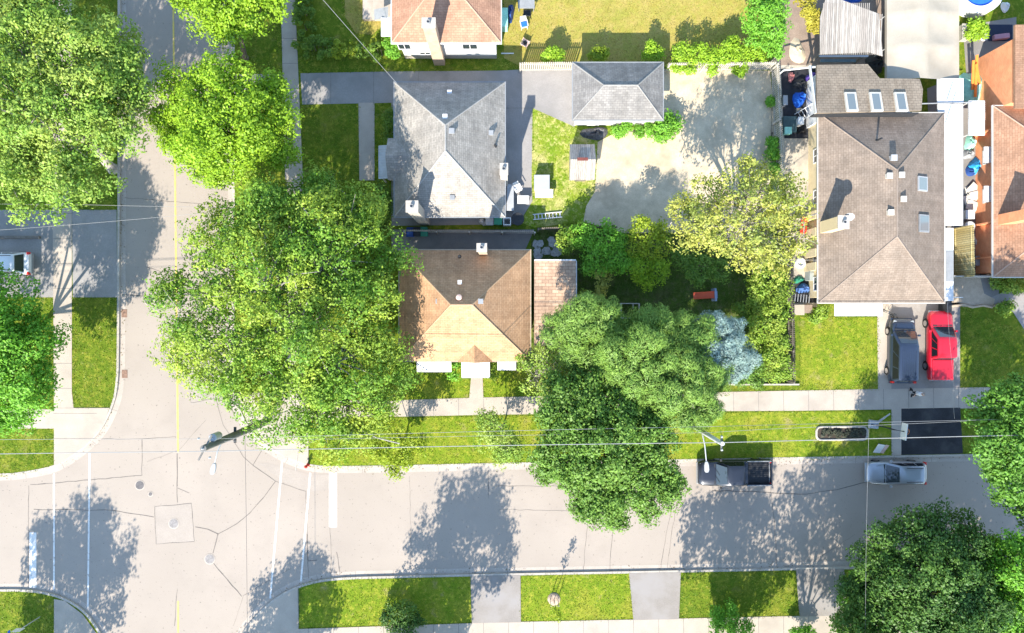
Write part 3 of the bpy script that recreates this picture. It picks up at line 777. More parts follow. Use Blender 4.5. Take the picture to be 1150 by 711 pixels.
def upper_house():
    z = 4.1; pt = math.radians(28)
    x0, x1, y0, _ = RC(440, 0, 562.5, 48, z); y1 = y0 + 11.5
    t = thing('bungalow', 'white sided bungalow with red brown roof at the top edge above the driveway', 'house', ((x0 + x1) / 2, (y0 + y1) / 2, .12))
    w = MB(); w.box(x0 + .4, x1 - .4, y0 + .35, y1 - .4, .1, z - .14); w.build('wall', m_white, t)
    b = MB(); b.box(x0 + .39, x1 - .39, y0 + .34, y1 - .39, .1, .75); b.build('foundation', m_kerb, t)
    caps = MB(); r = MB(); hip(r, x0, x1, y0, y1, z, pt, caps)
    rf = r.build('roof', sh_pink, t); caps.build('ridge_cap', M('cap_sh_pink', (.44, .27, .19), .9, .12, 2, 14), rf); gutter(t, x0, x1, y0, y1, z, m_white_met)
    c = P(494, 73.5, 0); chimney(t, (c[0], y0 + .1), .85, .6, .1, 7.3, m_brick_tan)
    yw = y0 + .35
    window(t, 'S', (P(477, 0, 0)[0] + .2, yw, .95), .9, .6); window(t, 'S', (P(530, 0, 0)[0], yw, 2.0), 1.2, 1.1); window(t, 'S', (P(460, 0, 0)[0], yw, 2.0), 1.0, 1.1)
    # side canopies and steps on the left
    X0, X1, Y0, Y1 = RC(428, 20, 441, 41, 2.6)
    m = MB(); m.box(X0, x0 + .4, Y0, Y1, 2.55, 2.66); m.build('canopy', m_white_met, t, bevel=.02)
    X0, X1, Y0, Y1 = RC(406, -40, 436, 19, .9)
    m = MB(); m.box(X0, X0 + .9, Y0, Y1, .1, .5); m.box(X0 + .9, x0 + .4, Y0, Y1, .1, .95); m.build('porch', m_walk, t, bevel=.02)
    m = MB(); X0, X1, Y0, Y1 = RC(419, 8, 436, 20, 2.6); m.face([(X0, Y0, 2.2), (X1, Y0, 2.7), (X1, Y1, 2.7), (X0, Y1, 2.2)]); m.face([(X0, Y1, 2.19), (X1, Y1, 2.69), (X1, Y0, 2.69), (X0, Y0, 2.19)]); m.build('porch_roof', m_grey, t)
    window(t, 'W', (x0 + .4, y0 + 3, 1.8), 1.2, 1.1)
upper_house()

def garage():
    x0, x1, y0, y1 = RC(643.5, 70.5, 744.5, 134.5, 2.7); z = 2.7; pt = math.radians(32)
    t = thing('garage', 'detached garage with grey hip roof at the top of the sandy yard', 'garage', ((x0 + x1) / 2, (y0 + y1) / 2, .12))
    w = MB(); w.box(x0 + .3, x1 - .3, y0 + .3, y1 - .3, .1, z - .14); w.build('wall', m_white, t)
    caps = MB(); r = MB(); hip(r, x0, x1, y0, y1, z, pt, caps)
    rf = r.build('roof', sh_garage, t); caps.build('ridge_cap', M('cap_sh_garage', (.27, .262, .25), .9, .12, 2, 14), rf); gutter(t, x0, x1, y0, y1, z, m_grey)
    d = MB(); cy = (y0 + y1) / 2
    for k in range(4): d.box(x0 + .27, x0 + .31, cy - 1.3, cy + 1.3, .12 + k * .55, .12 + k * .55 + .53)
    d.build('garage_door', m_white_met, t, bevel=.01)
    window(t, 'S', ((x0 + x1) / 2 + 1.6, y0 + .3, 1.2), .9, .8); door(t, 'S', ((x0 + x1) / 2 - 1.6, y0 + .3, .15))
garage()

def garden_shed():
    x0, x1, y0, y1 = RC(640, 163, 668, 200, 1.9)
    t = thing('garden_shed', 'small weathered grey garden shed on the edge of the sandy yard', 'shed', ((x0 + x1) / 2, (y0 + y1) / 2, .12))
    yc = P(0, 179, 2.6)[1]
    w = MB(); w.box(x0 + .1, x1 - .1, y0 + .15, y1 - .1, .1, 1.8); w.raw([(x0 + .1, y0 + .15, 1.8), (x0 + .1, y1 - .1, 1.8), (x0 + .1, yc, 2.5), (x1 - .1, y0 + .15, 1.8), (x1 - .1, y1 - .1, 1.8), (x1 - .1, yc, 2.5)], [(0, 2, 1), (3, 4, 5)]); w.build('wall', m_wood_grey, t)
    r = MB()
    for a, b, za, zb in ((y0 - .1, yc, 1.75, 2.6), (yc, y1 + .1, 2.6, 1.75)):
        r.raw([(x0, a, za), (x1, a, za), (x1, b, zb), (x0, b, zb), (x0, a, za - .06), (x1, a, za - .06), (x1, b, zb - .06), (x0, b, zb - .06)], [(0, 1, 2, 3), (7, 6, 5, 4), (0, 4, 5, 1), (1, 5, 6, 2), (2, 6, 7, 3), (3, 7, 4, 0)])
    r.build('roof', m_wood_grey, t)
    door(t, 'S', ((x0 + x1) / 2, y0 + .15, .15), .8, 1.6, m_wood_dark)
    rr = MB(); rr.box(x0 + .5, x0 + 1.3, yc - .1, yc + .12, 2.6, 2.68); rr.build('ridge_board', M('dark_red_wood', (.16, .05, .04), .8, .2), t)
garden_shed()

def right_house():
    x0, x1, y0, y1 = RC(919, 127, 1060.5, 340, 2.9); z = 2.9; pt = math.radians(24)
    t = thing('bungalow', 'long bungalow with taupe hip roof and skylights above the two parked cars', 'house', ((x0 + x1) / 2, (y0 + y1) / 2, .12))
    w = MB(); w.box(x0 + .45, x1 - .3, y0 + .45, y1 - .05, .1, z - .14); w.build('wall', m_cream, t)
    caps = MB(); r = MB(); hip(r, x0, x1, y0, y1, z, pt, caps)
    rf = r.build('roof', sh_brown, t); caps.build('ridge_cap', M('cap_sh_brown', (.25, .2, .165), .9, .12, 2, 14), rf); gutter(t, x0, x1, y0, y1, z, m_siding)
    def zroof(px, py):
        zz = 4.0
        for _ in range(4):
            X, Y, _q = P(px, py, zz); zz = z + min(X - x0, x1 - X, Y - y0, y1 - Y) * math.tan(pt)
        return zz
    for px, py, s in [(1036, 206.5, 14), (1037.5, 251, 15)]:
        zz = zroof(px, py); c = P(px, py, zz + .1); hw = s * .066 / 2; f = MB()
        ro = math.tan(pt)
        def q(dx, dy, dz): return (c[0] + dx, c[1] + dy, zz + .02 - dx * ro + dz)
        hh = hw * (1.15 if py < 230 else 1.3)
        f.raw([q(-hw, -hh, -.1), q(hw, -hh, -.1), q(hw, hh, -.1), q(-hw, hh, -.1), q(-hw, -hh, .16), q(hw, -hh, .16), q(hw, hh, .16), q(-hw, hh, .16)], [(4, 5, 6, 7), (0, 1, 5, 4), (1, 2, 6, 5), (2, 3, 7, 6), (3, 0, 4, 7)])
        fo = f.build('skylight', m_grey_light if py < 230 else m_grey, rf)
        g = MB(); k = .82
        g.face([q(-hw * k, -hh * k, .168), q(hw * k, -hh * k, .168), q(hw * k, hh * k, .168), q(-hw * k, hh * k, .168)]); g.build('pane', m_skyglass, fo)
    for a in [(997.5, 198), (1011, 197), (1013, 224), (999, 239)]: vent(rf, a[0], a[1], zroof(*a) + .02, .42, .26, m_siding)
    vent(rf, 1002, 178, zroof(1002, 178) + .05, .44, .3, m_grey_light); vent(rf, 984.5, 158, zroof(984.5, 158), .2, .7, m_dark, 'pipe')
    c = P(905, 261, 0); ch = chimney(t, (x0 + .45, c[1]), .7, .85, 2.4, 5.9, m_cream)
    # dish on the chimney
    d = MB(); cc = (x0 + .95, c[1] + .45, 5.6)
    d.tube((x0 + .75, c[1] + .3, 5.3), cc, .03, n=6)
    n = 16; base = Vector(cc); ax = Vector((-.2, -.75, .63)).normalized(); u = ax.cross(Vector((0, 0, 1))).normalized(); v = ax.cross(u)
    ring = []
    for rr, off in ((.38, .09), (.25, .03), (.1, 0)):
        ring.append([tuple(base + (u * math.cos(2 * math.pi * k / n) + v * math.sin(2 * math.pi * k / n)) * rr + ax * off) for k in range(n)])
    vs = [p for rg in ring for p in rg]; fs = []
    for i in range(2):
        for k in range(n): fs.append((i * n + k, i * n + (k + 1) % n, (i + 1) * n + (k + 1) % n, (i + 1) * n + k))
    fs.append(tuple(2 * n + k for k in range(n))); d.raw(vs, fs); d.tube(tuple(base), tuple(base + ax * .35), .015, n=5)
    d.build('satellite_dish', m_grey_light, ch)
    # front: garage door, white porch canopy
    X0, X1, Y0, Y1 = RC(937, 342, 991, 355, 2.3); m = MB(); m.box(X0, X1, Y0, y0 + .45, 2.25, 2.36); m.build('canopy', m_white_met, t, bevel=.02)
    for px in (950, 975): window(t, 'S', (P(px, 0, 1)[0], y0 + .45, 1.0), 1.4, 1.2)
    gd = MB(); gx = P(1030, 0, 0)[0]
    for k in range(4): gd.box(gx - 2.2, gx + 2.2, y0 + .4, y0 + .44, .13 + k * .52, .13 + k * .52 + .5)
    gd.build('garage_door', m_white, t, bevel=.01)
    for py in (180, 225, 290, 320): window(t, 'W', (x0 + .45, P(0, py, 0)[1], 1.1), 1.1, 1.0)
    # buttress boxes on the left wall
    for py in (243, 262, 285, 300):
        m = MB(); Y = P(0, py, 1)[1]; m.box(x0 + .1, x0 + .46, Y - .3, Y + .3, .1, 2.2); m.build('wall_pier', m_cream, t)
    # rear addition with three skylights
    def zz(py): return 3.25 + (py - 72) / (127 - 72) * .95
    outl = [(917, 127), (917.5, 73), (974.5, 72), (988, 88), (1033, 88.5), (1036.5, 100), (1035, 124)]
    r = MB(); top = [P(a, b, zz(b)) for a, b in outl]
    r.face(top[::-1] if False else top, [(p[0], p[1]) for p in top])
    me_n = len(top)
    for i in range(me_n):
        a, b = top[i], top[(i + 1) % me_n]
        r.face([(a[0], a[1], a[2]), (a[0], a[1], a[2] - .2), (b[0], b[1], b[2] - .2), (b[0], b[1], b[2])], [(0, 0), (0, .1), (1, .1), (1, 0)])
    ro = r.build('addition_roof', sh_add, t)
    w = MB(); wl = [(top[0][0] + 1.0, top[0][1]), (top[0][0] + 1.0, top[1][1] - .2), (top[2][0] - .2, top[2][1] - .2), (top[3][0] - .2, top[3][1] - .2), (top[4][0] - .2, top[4][1] - .2), (top[6][0] - .2, top[6][1])]
    w.prism([(p[0], p[1]) for p in wl], .1, 3.0); w.build('addition_wall', m_white, t)
    w = MB(); a = P(917, 127, zz(127)); b = P(1035, 124, zz(124)); w.box(a[0] + .05, b[0] - .1, a[1] + .03, a[1] + .12, 3.0, 3.95); w.build('addition_back_wall', m_dark, t)  # dark colour paints the shadow gap between addition and main roof
    w = MB(); a = top[1]; b = top[0]; a = (min(a[0], b[0]) - .0, a[1]); w.raw([(a[0] - .08, b[1], 3.95), (a[0] - .004, b[1], 3.95), (a[0] - .004, a[1], 3.0), (a[0] - .08, a[1], 3.0), (a[0] - .08, b[1], 4.25), (a[0] - .004, b[1], 4.25), (a[0] - .004, a[1], 3.28), (a[0] - .08, a[1], 3.28)], [(4, 5, 6, 7), (0, 3, 7, 4), (1, 0, 4, 5), (2, 1, 5, 6), (3, 2, 6, 7)]); w.build('addition_fascia', m_white_met, t)
    for px in (956.5, 984.5, 1012.5):
        py = 114
        c = P(px, py, zz(py) + .2); hw, hh = .42, .75; f = MB(); sl = -.95 / (55 * .0655)
        def q(dx, dy, dz): return (c[0] + dx, c[1] + dy, zz(py) + dy * sl + dz)
        f.raw([q(-hw, -hh, -.05), q(hw, -hh, -.05), q(hw, hh, -.05), q(-hw, hh, -.05), q(-hw, -hh, .2), q(hw, -hh, .2), q(hw, hh, .2), q(-hw, hh, .2)], [(4, 5, 6, 7), (0, 1, 5, 4), (1, 2, 6, 5), (2, 3, 7, 6), (3, 0, 4, 7)])
        fo = f.build('skylight', m_siding, ro)
        g = MB(); k = .66; g.face([q(-hw * k, -hh * .82, .207), q(hw * k, -hh * .82, .207), q(hw * k, hh * .82, .207), q(-hw * k, hh * .82, .207)]); g.build('pane', m_skyglass, fo)
right_house()

def far_house():
    z = 2.9; pt = math.radians(22)
    x0, _, y0, y1 = RC(1115.5, 119, 1150, 311, z); x1 = x0 + 10
    t = thing('bungalow', 'orange brick bungalow with brown roof cut by the right edge of the picture', 'house', ((x0 + x1) / 2, (y0 + y1) / 2, .12))
    w = MB(); w.box(x0 + .55, x1 - .4, y0 + .4, y1 - .02, .1, z - .14); w.build('wall', m_brick_or, t)
    caps = MB(); r = MB(); hip(r, x0, x1, y0, y1, z, pt, caps); rf = r.build('roof', sh_far, t); caps.build('ridge_cap', M('cap_sh_far', (.36, .25, .19), .9, .12, 2, 14), rf); gutter(t, x0, x1, y0, y1, z, m_siding)
    # taller rear part with bare brick side wall
    a = P(1098, 66, .1); zb = 4.1; b = P(1140, 0, zb)[0]
    w = MB(); w.box(a[0], a[0] + 9, y1 + .01, a[1], .1, zb); w.build('rear_wall', m_brick_or, t)
    r = MB(); r.box(a[0] - .12, a[0] + 9.2, y1 - .6, a[1] + .9, zb, zb + .18)
    r.face([(a[0] - .12, y1 - .6, zb + .19), (a[0] + 9.2, y1 - .6, zb + .19), (a[0] + 9.2, a[1] + .9, zb + .19), (a[0] - .12, a[1] + .9, zb + .19)], [(0, 0), (9, 0), (9, 7), (0, 7)])
    r.build('rear_roof', sh_far, t)
    for py0, py1 in ((165, 183), (209, 227)):
        Y1, Y0 = P(0, py0, 2)[1], P(0, py1, 2)[1]
        m = MB(); m.box(x0 - .12, x0 + .56, Y0, Y1, 2.0, 2.12); m.build('awning', m_white_met, t, bevel=.01)
        window(t, 'W', (x0 + .55, (Y0 + Y1) / 2, 1.0), 1.1, .9)
    c = P(1124, 247, z); chimney(t, (x0 + .75, c[1]), .95, .75, 2.7, 5.9, m_brick_or)
    for py in (150, 252, 290): ledge = MB(); Y = P(0, py, 1)[1]; ledge.box(x0 + .25, x0 + .56, Y - .06, Y + .06, .1, 2.5); ledge.build('brick_rib', m_brick_or, t)
far_house()

# carport, canopy and shed roof between the two right houses
def flat_roof_carport():
    x0, x1, y0, y1 = RC(1051, 88, 1082, 253, 2.75)
    t = thing('carport', 'long narrow white flat roof carport along the right side of the taupe bungalow', 'carport', ((x0 + x1) / 2, (y0 + y1) / 2, .12))
    xs = P(1061, 0, 2.75)[0]; ym = P(0, 116, 2.75)[1]
    m = MB(); m.box(P(1052.5, 0, 2.75)[0], x1, ym + .02, y1, 2.66, 2.78); m.box(P(1053.5, 0, 2.75)[0], x1, y0, ym - .03, 2.6, 2.72); m.build('roof', m_white_met, t, bevel=.02)
    for yy in np.linspace(y0 + .2, y1 - .2, 6): m = MB(); m.box(x1 - .2, x1 - .1, yy - .05, yy + .05, .1, 2.6); m.build('post', m_white, t)
    m = MB(); a = P(1049, 116.5, 2.85); b = P(1082, 116.5, 2.85); m.tube((a[0] - 1.0, a[1], 2.86), (b[0] + .6, a[1] + .1, 2.86), .045, n=6); m.build('cross_pipe', m_grey, t)
    for p_, q_ in (((1072, 95), (1066, 113)), ((1083, 104), (1069, 136)), ((1066, 204), (1059, 222))): pass
    m = MB()
    for p_, q_, zt in (((1063, 113), (1066.5, 96), 3.9), ((1062, 138), (1066, 126), 4.6)):
        m = MB(); c = P(p_[0], p_[1], 2.78); m.tube((c[0], c[1], 2.75), (c[0], c[1], zt), .035, n=8); m.build('vent_pipe', m_white_met, t)
    x0, x1, y0, y1 = RC(1061, 256, 1071, 338, 2.3)
    t = thing('side_passage_roof', 'narrow white strip roof beside the right eave of the taupe bungalow', 'canopy', ((x0 + x1) / 2, (y0 + y1) / 2, .12))
    m = MB(); m.box(x0, x1, y0, y1, 2.2, 2.3); m.build('roof', m_white_met, t, bevel=.02)
    m = MB(); a = RC(1062, 282, 1071, 316, 2.3); m.box(a[0], a[1] - .03, a[2], a[3], 2.3, 2.34); m.build('roof_panel', m_grey, t)
    for yy in (y0 + .2, (y0 + y1) / 2, y1 - .2): m = MB(); m.box(x1 - .12, x1 - .04, yy - .04, yy + .04, .1, 2.2); m.build('post', m_white, t)
flat_roof_carport()

def fabric_canopy():
    z0, z1 = 2.5, 3.1
    x0, x1, y0, _ = RC(997, 0, 1078, 90, 2.6); y1 = P(0, -60, 2.6)[1]
    t = thing('fabric_canopy', 'large cream fabric canopy tent behind the taupe bungalow', 'canopy tent', ((x0 + x1) / 2, (y0 + y1) / 2, .12))
    mb = MB(); nx, ny = 24, 40; vs, fs = [], []
    xr = P(1034.5, 0, z1)[0]
    for j in range(ny + 1):
        for i in range(nx + 1):
            u, v = i / nx, j / ny; x = x0 + (x1 - x0) * u; y = y0 + (y1 - y0) * v
            if x < xr: h = z0 + (z1 - z0) * (x - x0) / (xr - x0)
            else: h = z0 + (z1 - z0) * (x1 - x) / (x1 - xr)
            bay = (v * 4) % 1
            h -= .2 * math.sin(math.pi * bay) * (math.sin(math.pi * ((u * 2) % 1)) ** .7 if 0 < u < 1 else 0)
            vs.append((x, y, h))
    for j in range(ny):
        for i in range(nx): a = j * (nx + 1) + i; fs.append((a, a + 1, a + nx + 2, a + nx + 1))
    mb.raw(vs, fs); mb.build('cover', m_canvas, t, smooth=40)
    v = MB()
    v.box(x0 - .01, x0 + .005, y0, y1, z0 - .3, z0 - .002); v.box(x1 - .005, x1 + .01, y0, y1, z0 - .3, z0 - .002); v.build('valance', m_canvas, t)
    f = MB()
    for yy in np.linspace(y0 + .05, y1 - .05, 5):
        for xx in (x0 + .05, x1 - .05): f.tube((xx, yy, .1), (xx, yy, z0 - .03), .035, n=6)
        f.path([(x0 + .05, yy, z0 - .05), (xr, yy, z1 - .06), (x1 - .05, yy, z0 - .05)], .03, n=6)
    f.build('frame', m_pole_met, t)
fabric_canopy()

def lean_to():
    pts = [(921, 61), (976, 58.5), (991.5, 63), (987, 15.5), (943, -1), (927, -1), (921, 20)]
    zf = lambda y: 2.45 + (62 - y) / 62 * .35
    top = [P(a, b, zf(b)) for a, b in pts]
    c = P(955, 30, 0)
    t = thing('lean_to', 'weathered grey corrugated wood lean to roof left of the cream canopy', 'shed', (c[0], c[1], .12))
    mb = MB(); mb.face(top[::-1]); mb.face([(p[0], p[1], p[2] - .06) for p in top])
    for i in range(len(top)):
        a, b = top[i], top[(i + 1) % len(top)]
        mb.face([a, b, (b[0], b[1], b[2] - .06), (a[0], a[1], a[2] - .06)])
    xa, xb = P(922, 0, 2.5)[0], P(990, 0, 2.5)[0]
    ys, yn = P(0, 61, 2.45)[1], P(0, 16, 2.7)[1]
    for k in range(32):
        x = xa + (xb - xa) * (k + .5) / 32
        yt = yn if x > P(975, 0, 2.6)[0] else yn + .8
        s_ = lambda y: 2.45 + (y - ys) / (yn - ys) * .26
        mb.path([(x, ys - .03, s_(ys) + .0), (x, yt, s_(yt) + .0)], .032, n=5)
    mb.build('roof', m_wood_grey, t)
    for a in (0, 1, 3, 4): f = MB(); f.box(top[a][0] - .06, top[a][0] + .06, top[a][1] - .06, top[a][1] + .06, .1, top[a][2] - .05); f.build('post', m_wood_dark, t)
    f = MB(); a, b = top[0], top[1]; f.box(a[0], b[0], a[1] - .14, a[1] - .05, 2.25, 2.38); f.build('gutter', m_grey_light, t)
lean_to()

# ---------------------------------------------------------------- trees and plants
lf_maple = leafmat('leaves_maple', (0.160, 0.283, 0.021), (0.281, 0.416, 0.034), .3, .5, (0.319, 0.434, 0.046))
lf_pale = leafmat('leaves_pale', (.125, .25, .03), (.25, .37, .06), .24, .5, (.3, .39, .075))
lf_big = leafmat('leaves_corner', (.08, .195, .02), (.2, .34, .035), .22, .28, (.29, .38, .045))
lf_bright = leafmat('leaves_bright', (0.188, 0.334, 0.021), (0.319, 0.479, 0.034), .32, .6)
lf_fresh = leafmat('leaves_fresh', (0.116, 0.297, 0.029), (0.198, 0.423, 0.040), .3, .6)
lf_deep = leafmat('leaves_deep', (.09, .19, .028), (.17, .29, .05), .25, .5)
lf_dark = leafmat('leaves_dark', (0.040, 0.105, 0.020), (0.075, 0.158, 0.030), .2, .4, (0.090, 0.179, 0.030))
lf_mid = leafmat('leaves_mid', (0.083, 0.198, 0.028), (0.143, 0.297, 0.040), .26, .5)
lf_pine = leafmat('needles_pine', (.11, .215, .035), (.21, .33, .06), .15, .7)
lf_spruce = leafmat('needles_blue', (.14, .24, .228), (.29, .385, .36), .1, .8)
lf_olive = leafmat('leaves_olive', (0.300, 0.335, 0.055), (0.456, 0.443, 0.110), .28, .6, (0.240, 0.302, 0.066))
lf_yellow = leafmat('leaves_yellow', (.3, .28, .03), (.42, .37, .05), .3, .6)
lf_lime = leafmat('leaves_lime', (.2, .3, .02), (.32, .38, .03), .3, .6)
lf_shrub = leafmat('leaves_shrub', (0.135, 0.246, 0.025), (0.255, 0.377, 0.046), .28, .7, (0.300, 0.377, 0.057))
lf_hedge = leafmat('leaves_hedge', (0.090, 0.174, 0.021), (0.150, 0.246, 0.029), .25, .7)
lf_off = leafmat('leaves_far', (0.120, 0.232, 0.023), (0.195, 0.319, 0.034), .3, .5)

def crown_points(lobes, clump, rs, fill=1.5, low=-.45, skip=.1):
    out = []
    for (cx, cy, cz, rx, ry, rz) in lobes:
        area = 4 * math.pi * ((rx * ry) ** 1.6 / 3 + 2 * (rx * rz) ** 1.6 / 3) ** (1 / 1.6)
        n = max(4, int(fill * area / (math.pi * clump * clump) * .62))
        i = np.arange(n * 2) + .5
        ph = np.arccos(1 - 2 * i / (n * 2)); th = np.pi * (1 + 5 ** .5) * i + rs.uniform(0, 6)
        d = np.stack([np.cos(th) * np.sin(ph), np.sin(th) * np.sin(ph), np.cos(ph)], 1)
        d += rs.normal(0, .12, d.shape); d /= np.linalg.norm(d, axis=1)[:, None]
        keep = (d[:, 2] > low) & (rs.uniform(size=len(d)) > skip)
        d = d[keep]
        f = rs.uniform(.66, 1.12, len(d)); f[rs.uniform(size=len(d)) < .16] *= .6
        c = np.array([cx, cy, cz]) + d * f[:, None] * np.array([rx, ry, rz])
        ok = np.ones(len(c), bool)
        for (ax, ay, az, bx, by, bz) in lobes:
            if (ax, ay, az) == (cx, cy, cz): continue
            q = ((c - np.array([ax, ay, az])) / np.array([bx, by, bz])); ok &= (q ** 2).sum(1) > .42
        out.append(np.hstack([c[ok], d[ok]]))
    return np.vstack(out)

def leaf_mesh(name, mat, C, clump, per, leaf, rs, parent, asp=.62, flat=.75, nr=.45, up=.5, tuft=0, needle=False):
    r = clump * rs.uniform(.45, 1.45, len(C))
    k = max(1, tuft)
    cnt = np.maximum(2, (per / k * (r / clump) ** 2)).astype(int)
    idx = np.repeat(np.arange(len(C)), cnt); N = len(idx)
    d = rs.normal(size=(N, 3)); d /= np.linalg.norm(d, axis=1)[:, None]
    rad = rs.uniform(.25, 1, N) ** .5
    pos = C[idx, :3] + d * (rad * r[idx])[:, None] * np.array([1, 1, flat])
    base = .75 * d + .45 * C[idx, 3:] + np.array([-.1, -.3, up])
    if tuft:
        base += .35 * rs.normal(size=(N, 3)); ts = rs.uniform(.6, 1.4, N) * leaf * 1.25
        base = np.repeat(base, k, 0); d = np.repeat(d, k, 0); N *= k
        o = rs.normal(size=(N, 3)); bn = base / np.linalg.norm(base, axis=1)[:, None]
        o -= .6 * bn * (o * bn).sum(1)[:, None]
        pos = np.repeat(pos, k, 0) + o * np.repeat(ts, k)[:, None] * .75
        base = base + .5 * o
    nrm = base + nr * rs.normal(size=(N, 3)); nrm /= np.linalg.norm(nrm, axis=1)[:, None]
    ref = d + .5 * rs.normal(size=(N, 3)) if needle else rs.normal(size=(N, 3))
    tan = np.cross(nrm, ref); tan /= np.linalg.norm(tan, axis=1)[:, None]
    bi = np.cross(nrm, tan)
    if needle: tan, bi = bi, tan
    L = (leaf * rs.uniform(.65, 1.4, N))[:, None] / 2
    v = np.stack([pos - tan * L, pos + bi * L * asp + tan * L * .15, pos + tan * L, pos - bi * L * asp + tan * L * .15], 1).reshape(-1, 3)
    off = np.array(parent.location); v = (v - off).astype(np.float32)
    me = bpy.data.meshes.new(name)
    me.vertices.add(4 * N); me.vertices.foreach_set('co', v.ravel())
    me.loops.add(4 * N); me.loops.foreach_set('vertex_index', np.arange(4 * N, dtype=np.int32))
    me.polygons.add(N); me.polygons.foreach_set('loop_start', np.arange(0, 4 * N, 4, dtype=np.int32)); me.polygons.foreach_set('loop_total', np.full(N, 4, np.int32))
    me.update(); me.materials.append(mat)
    o = bpy.data.objects.new(name, me); COL.objects.link(o); o.parent = parent
    return o

NLEAF = 0
def tree(name, label, cat, base, lobes, mat, clump=.75, per=46, leaf=.24, trunk=.25, seed=1, group=None, bark=None, fill=1.55, flatz=.8, skip=.14, low=-.45, bare=0, asp=.62, twigs=.25, nr=.42, sub=5, gate=-.85, gate_w=1.7, dens=2.3, needle=False):
    global NLEAF
    rs = np.random.RandomState(seed)
    bx, by, _ = P(base[0], base[1], 0)
    t = thing(name, label, cat, (bx, by, .12), group=group)
    L = []
    for lb in lobes:
        x, y, z, r = lb[:4]; fz = lb[4] if len(lb) > 4 else flatz
        k = S * (H - z) / H; c = P(x, y, z)
        shr = .92 if sub else 1; L.append((c[0], c[1], z, r * k * shr, r * k * shr, r * k * fz))
    L0 = list(L)
    if sub:
        for (cx, cy, cz, rx, ry, rz) in L0:
            for _ in range(sub):
                d = rs.normal(size=3); d[2] = abs(d[2]) * .8 - .15; d /= np.linalg.norm(d); f = rs.uniform(.28, .5); q = rs.uniform(.82, 1.1)
                L.append((cx + d[0] * rx * q, cy + d[1] * ry * q, cz + d[2] * rz * q, rx * f, ry * f, rx * f * .75))
    C = crown_points(L, clump, rs, fill, low, skip)
    big = sub and clump > .38
    if big:
        a = rs.uniform(0, 6.28, 6); w = gate_w / clump * .6
        g = np.sin(w * 1.7 * C[:, 0] + a[0]) + np.sin(w * 1.9 * C[:, 1] + a[1]) + np.sin(w * 1.6 * C[:, 2] + a[2]) + .9 * np.sin(w * 2.9 * (C[:, 0] + C[:, 1]) + a[3]) + .9 * np.sin(w * 2.7 * (C[:, 0] - C[:, 1]) + a[4])
        C = C[g > gate]
        I = crown_points([(x, y, z - .15 * c_, a_ * .66, b_ * .66, c_ * .66) for x, y, z, a_, b_, c_ in L0], clump, rs, .9, -.2, .1)
        C = np.vstack([C, I])
    L = L0
    tf = 0
    if big: leaf *= .78; per = int(per * dens); tf = 6
    cr = leaf_mesh('crown', mat, C, clump, per, leaf, rs, t, asp=asp, nr=nr, tuft=0 if needle else tf, needle=needle, flat=1.0 if needle else .75, up=.3 if needle else .5); NLEAF += len(cr.data.polygons)
    zs = sum(l[2] for l in L) / len(L)
    mb = MB(); bark = bark or m_bark
    zf = max(.25, zs * .4 - .2)
    mx = sum(l[0] for l in L) / len(L); my = sum(l[1] for l in L) / len(L)
    fx, fy = bx + (mx - bx) * .35, by + (my - by) * .35
    mb.path([(bx, by, .05), (bx, by, .35), (fx, fy, zf)], [trunk * 1.35, trunk, trunk * .8], 10)
    for l in L:
        e = Vector((l[0], l[1], l[2] + l[5] * .2)); s0 = Vector((fx, fy, zf - .1))
        m1 = s0.lerp(e, .5) + Vector(rs.normal(0, .12 * l[3], 3)); m1.z = max(m1.z, zf)
        mb.path([tuple(s0), tuple(m1), tuple(e)], [trunk * .55, trunk * .36, trunk * .14], 7)
        sel = [c for c in C if (c[0] - l[0]) ** 2 + (c[1] - l[1]) ** 2 + (c[2] - l[2]) ** 2 < (l[3] * 1.15) ** 2]
        for c in sel:
            if rs.uniform() > twigs: continue
            s1 = m1.lerp(e, rs.uniform(.1, .9)); q = Vector(c[:3]); mm = s1.lerp(q, .5) + Vector(rs.normal(0, .12, 3))
            mb.path([tuple(s1), tuple(mm), tuple(q)], [trunk * .14, trunk * .09, .012], 5, caps=False)
    mb.build('trunk', bark, t, smooth=60)
    if bare:
        sel = C[rs.permutation(len(C))]; sel = sel[sel[:, 5] > .15][:bare]
        for c in sel:
            bb = MB(); d = Vector(c[3:]); q = Vector(c[:3]) + d * rs.uniform(.0, .35); s1 = q - d * 1.8 + Vector(rs.normal(0, .6, 3)); mm = s1.lerp(q, .55) + Vector(rs.normal(0, .2, 3))
            e2 = mm.lerp(q, rs.uniform(.2, .6)) + (d + Vector(rs.normal(0, .7, 3))) * rs.uniform(.35, .9)
            bb.path([tuple(s1), tuple(mm), tuple(q)], [.045, .032, .012], 5, caps=False); bb.path([tuple(mm), tuple(mm.lerp(e2, .5)), tuple(e2)], [.026, .018, .008], 5, caps=False)
            bb.build('bare_branch', m_bark_grey, t)
    return t

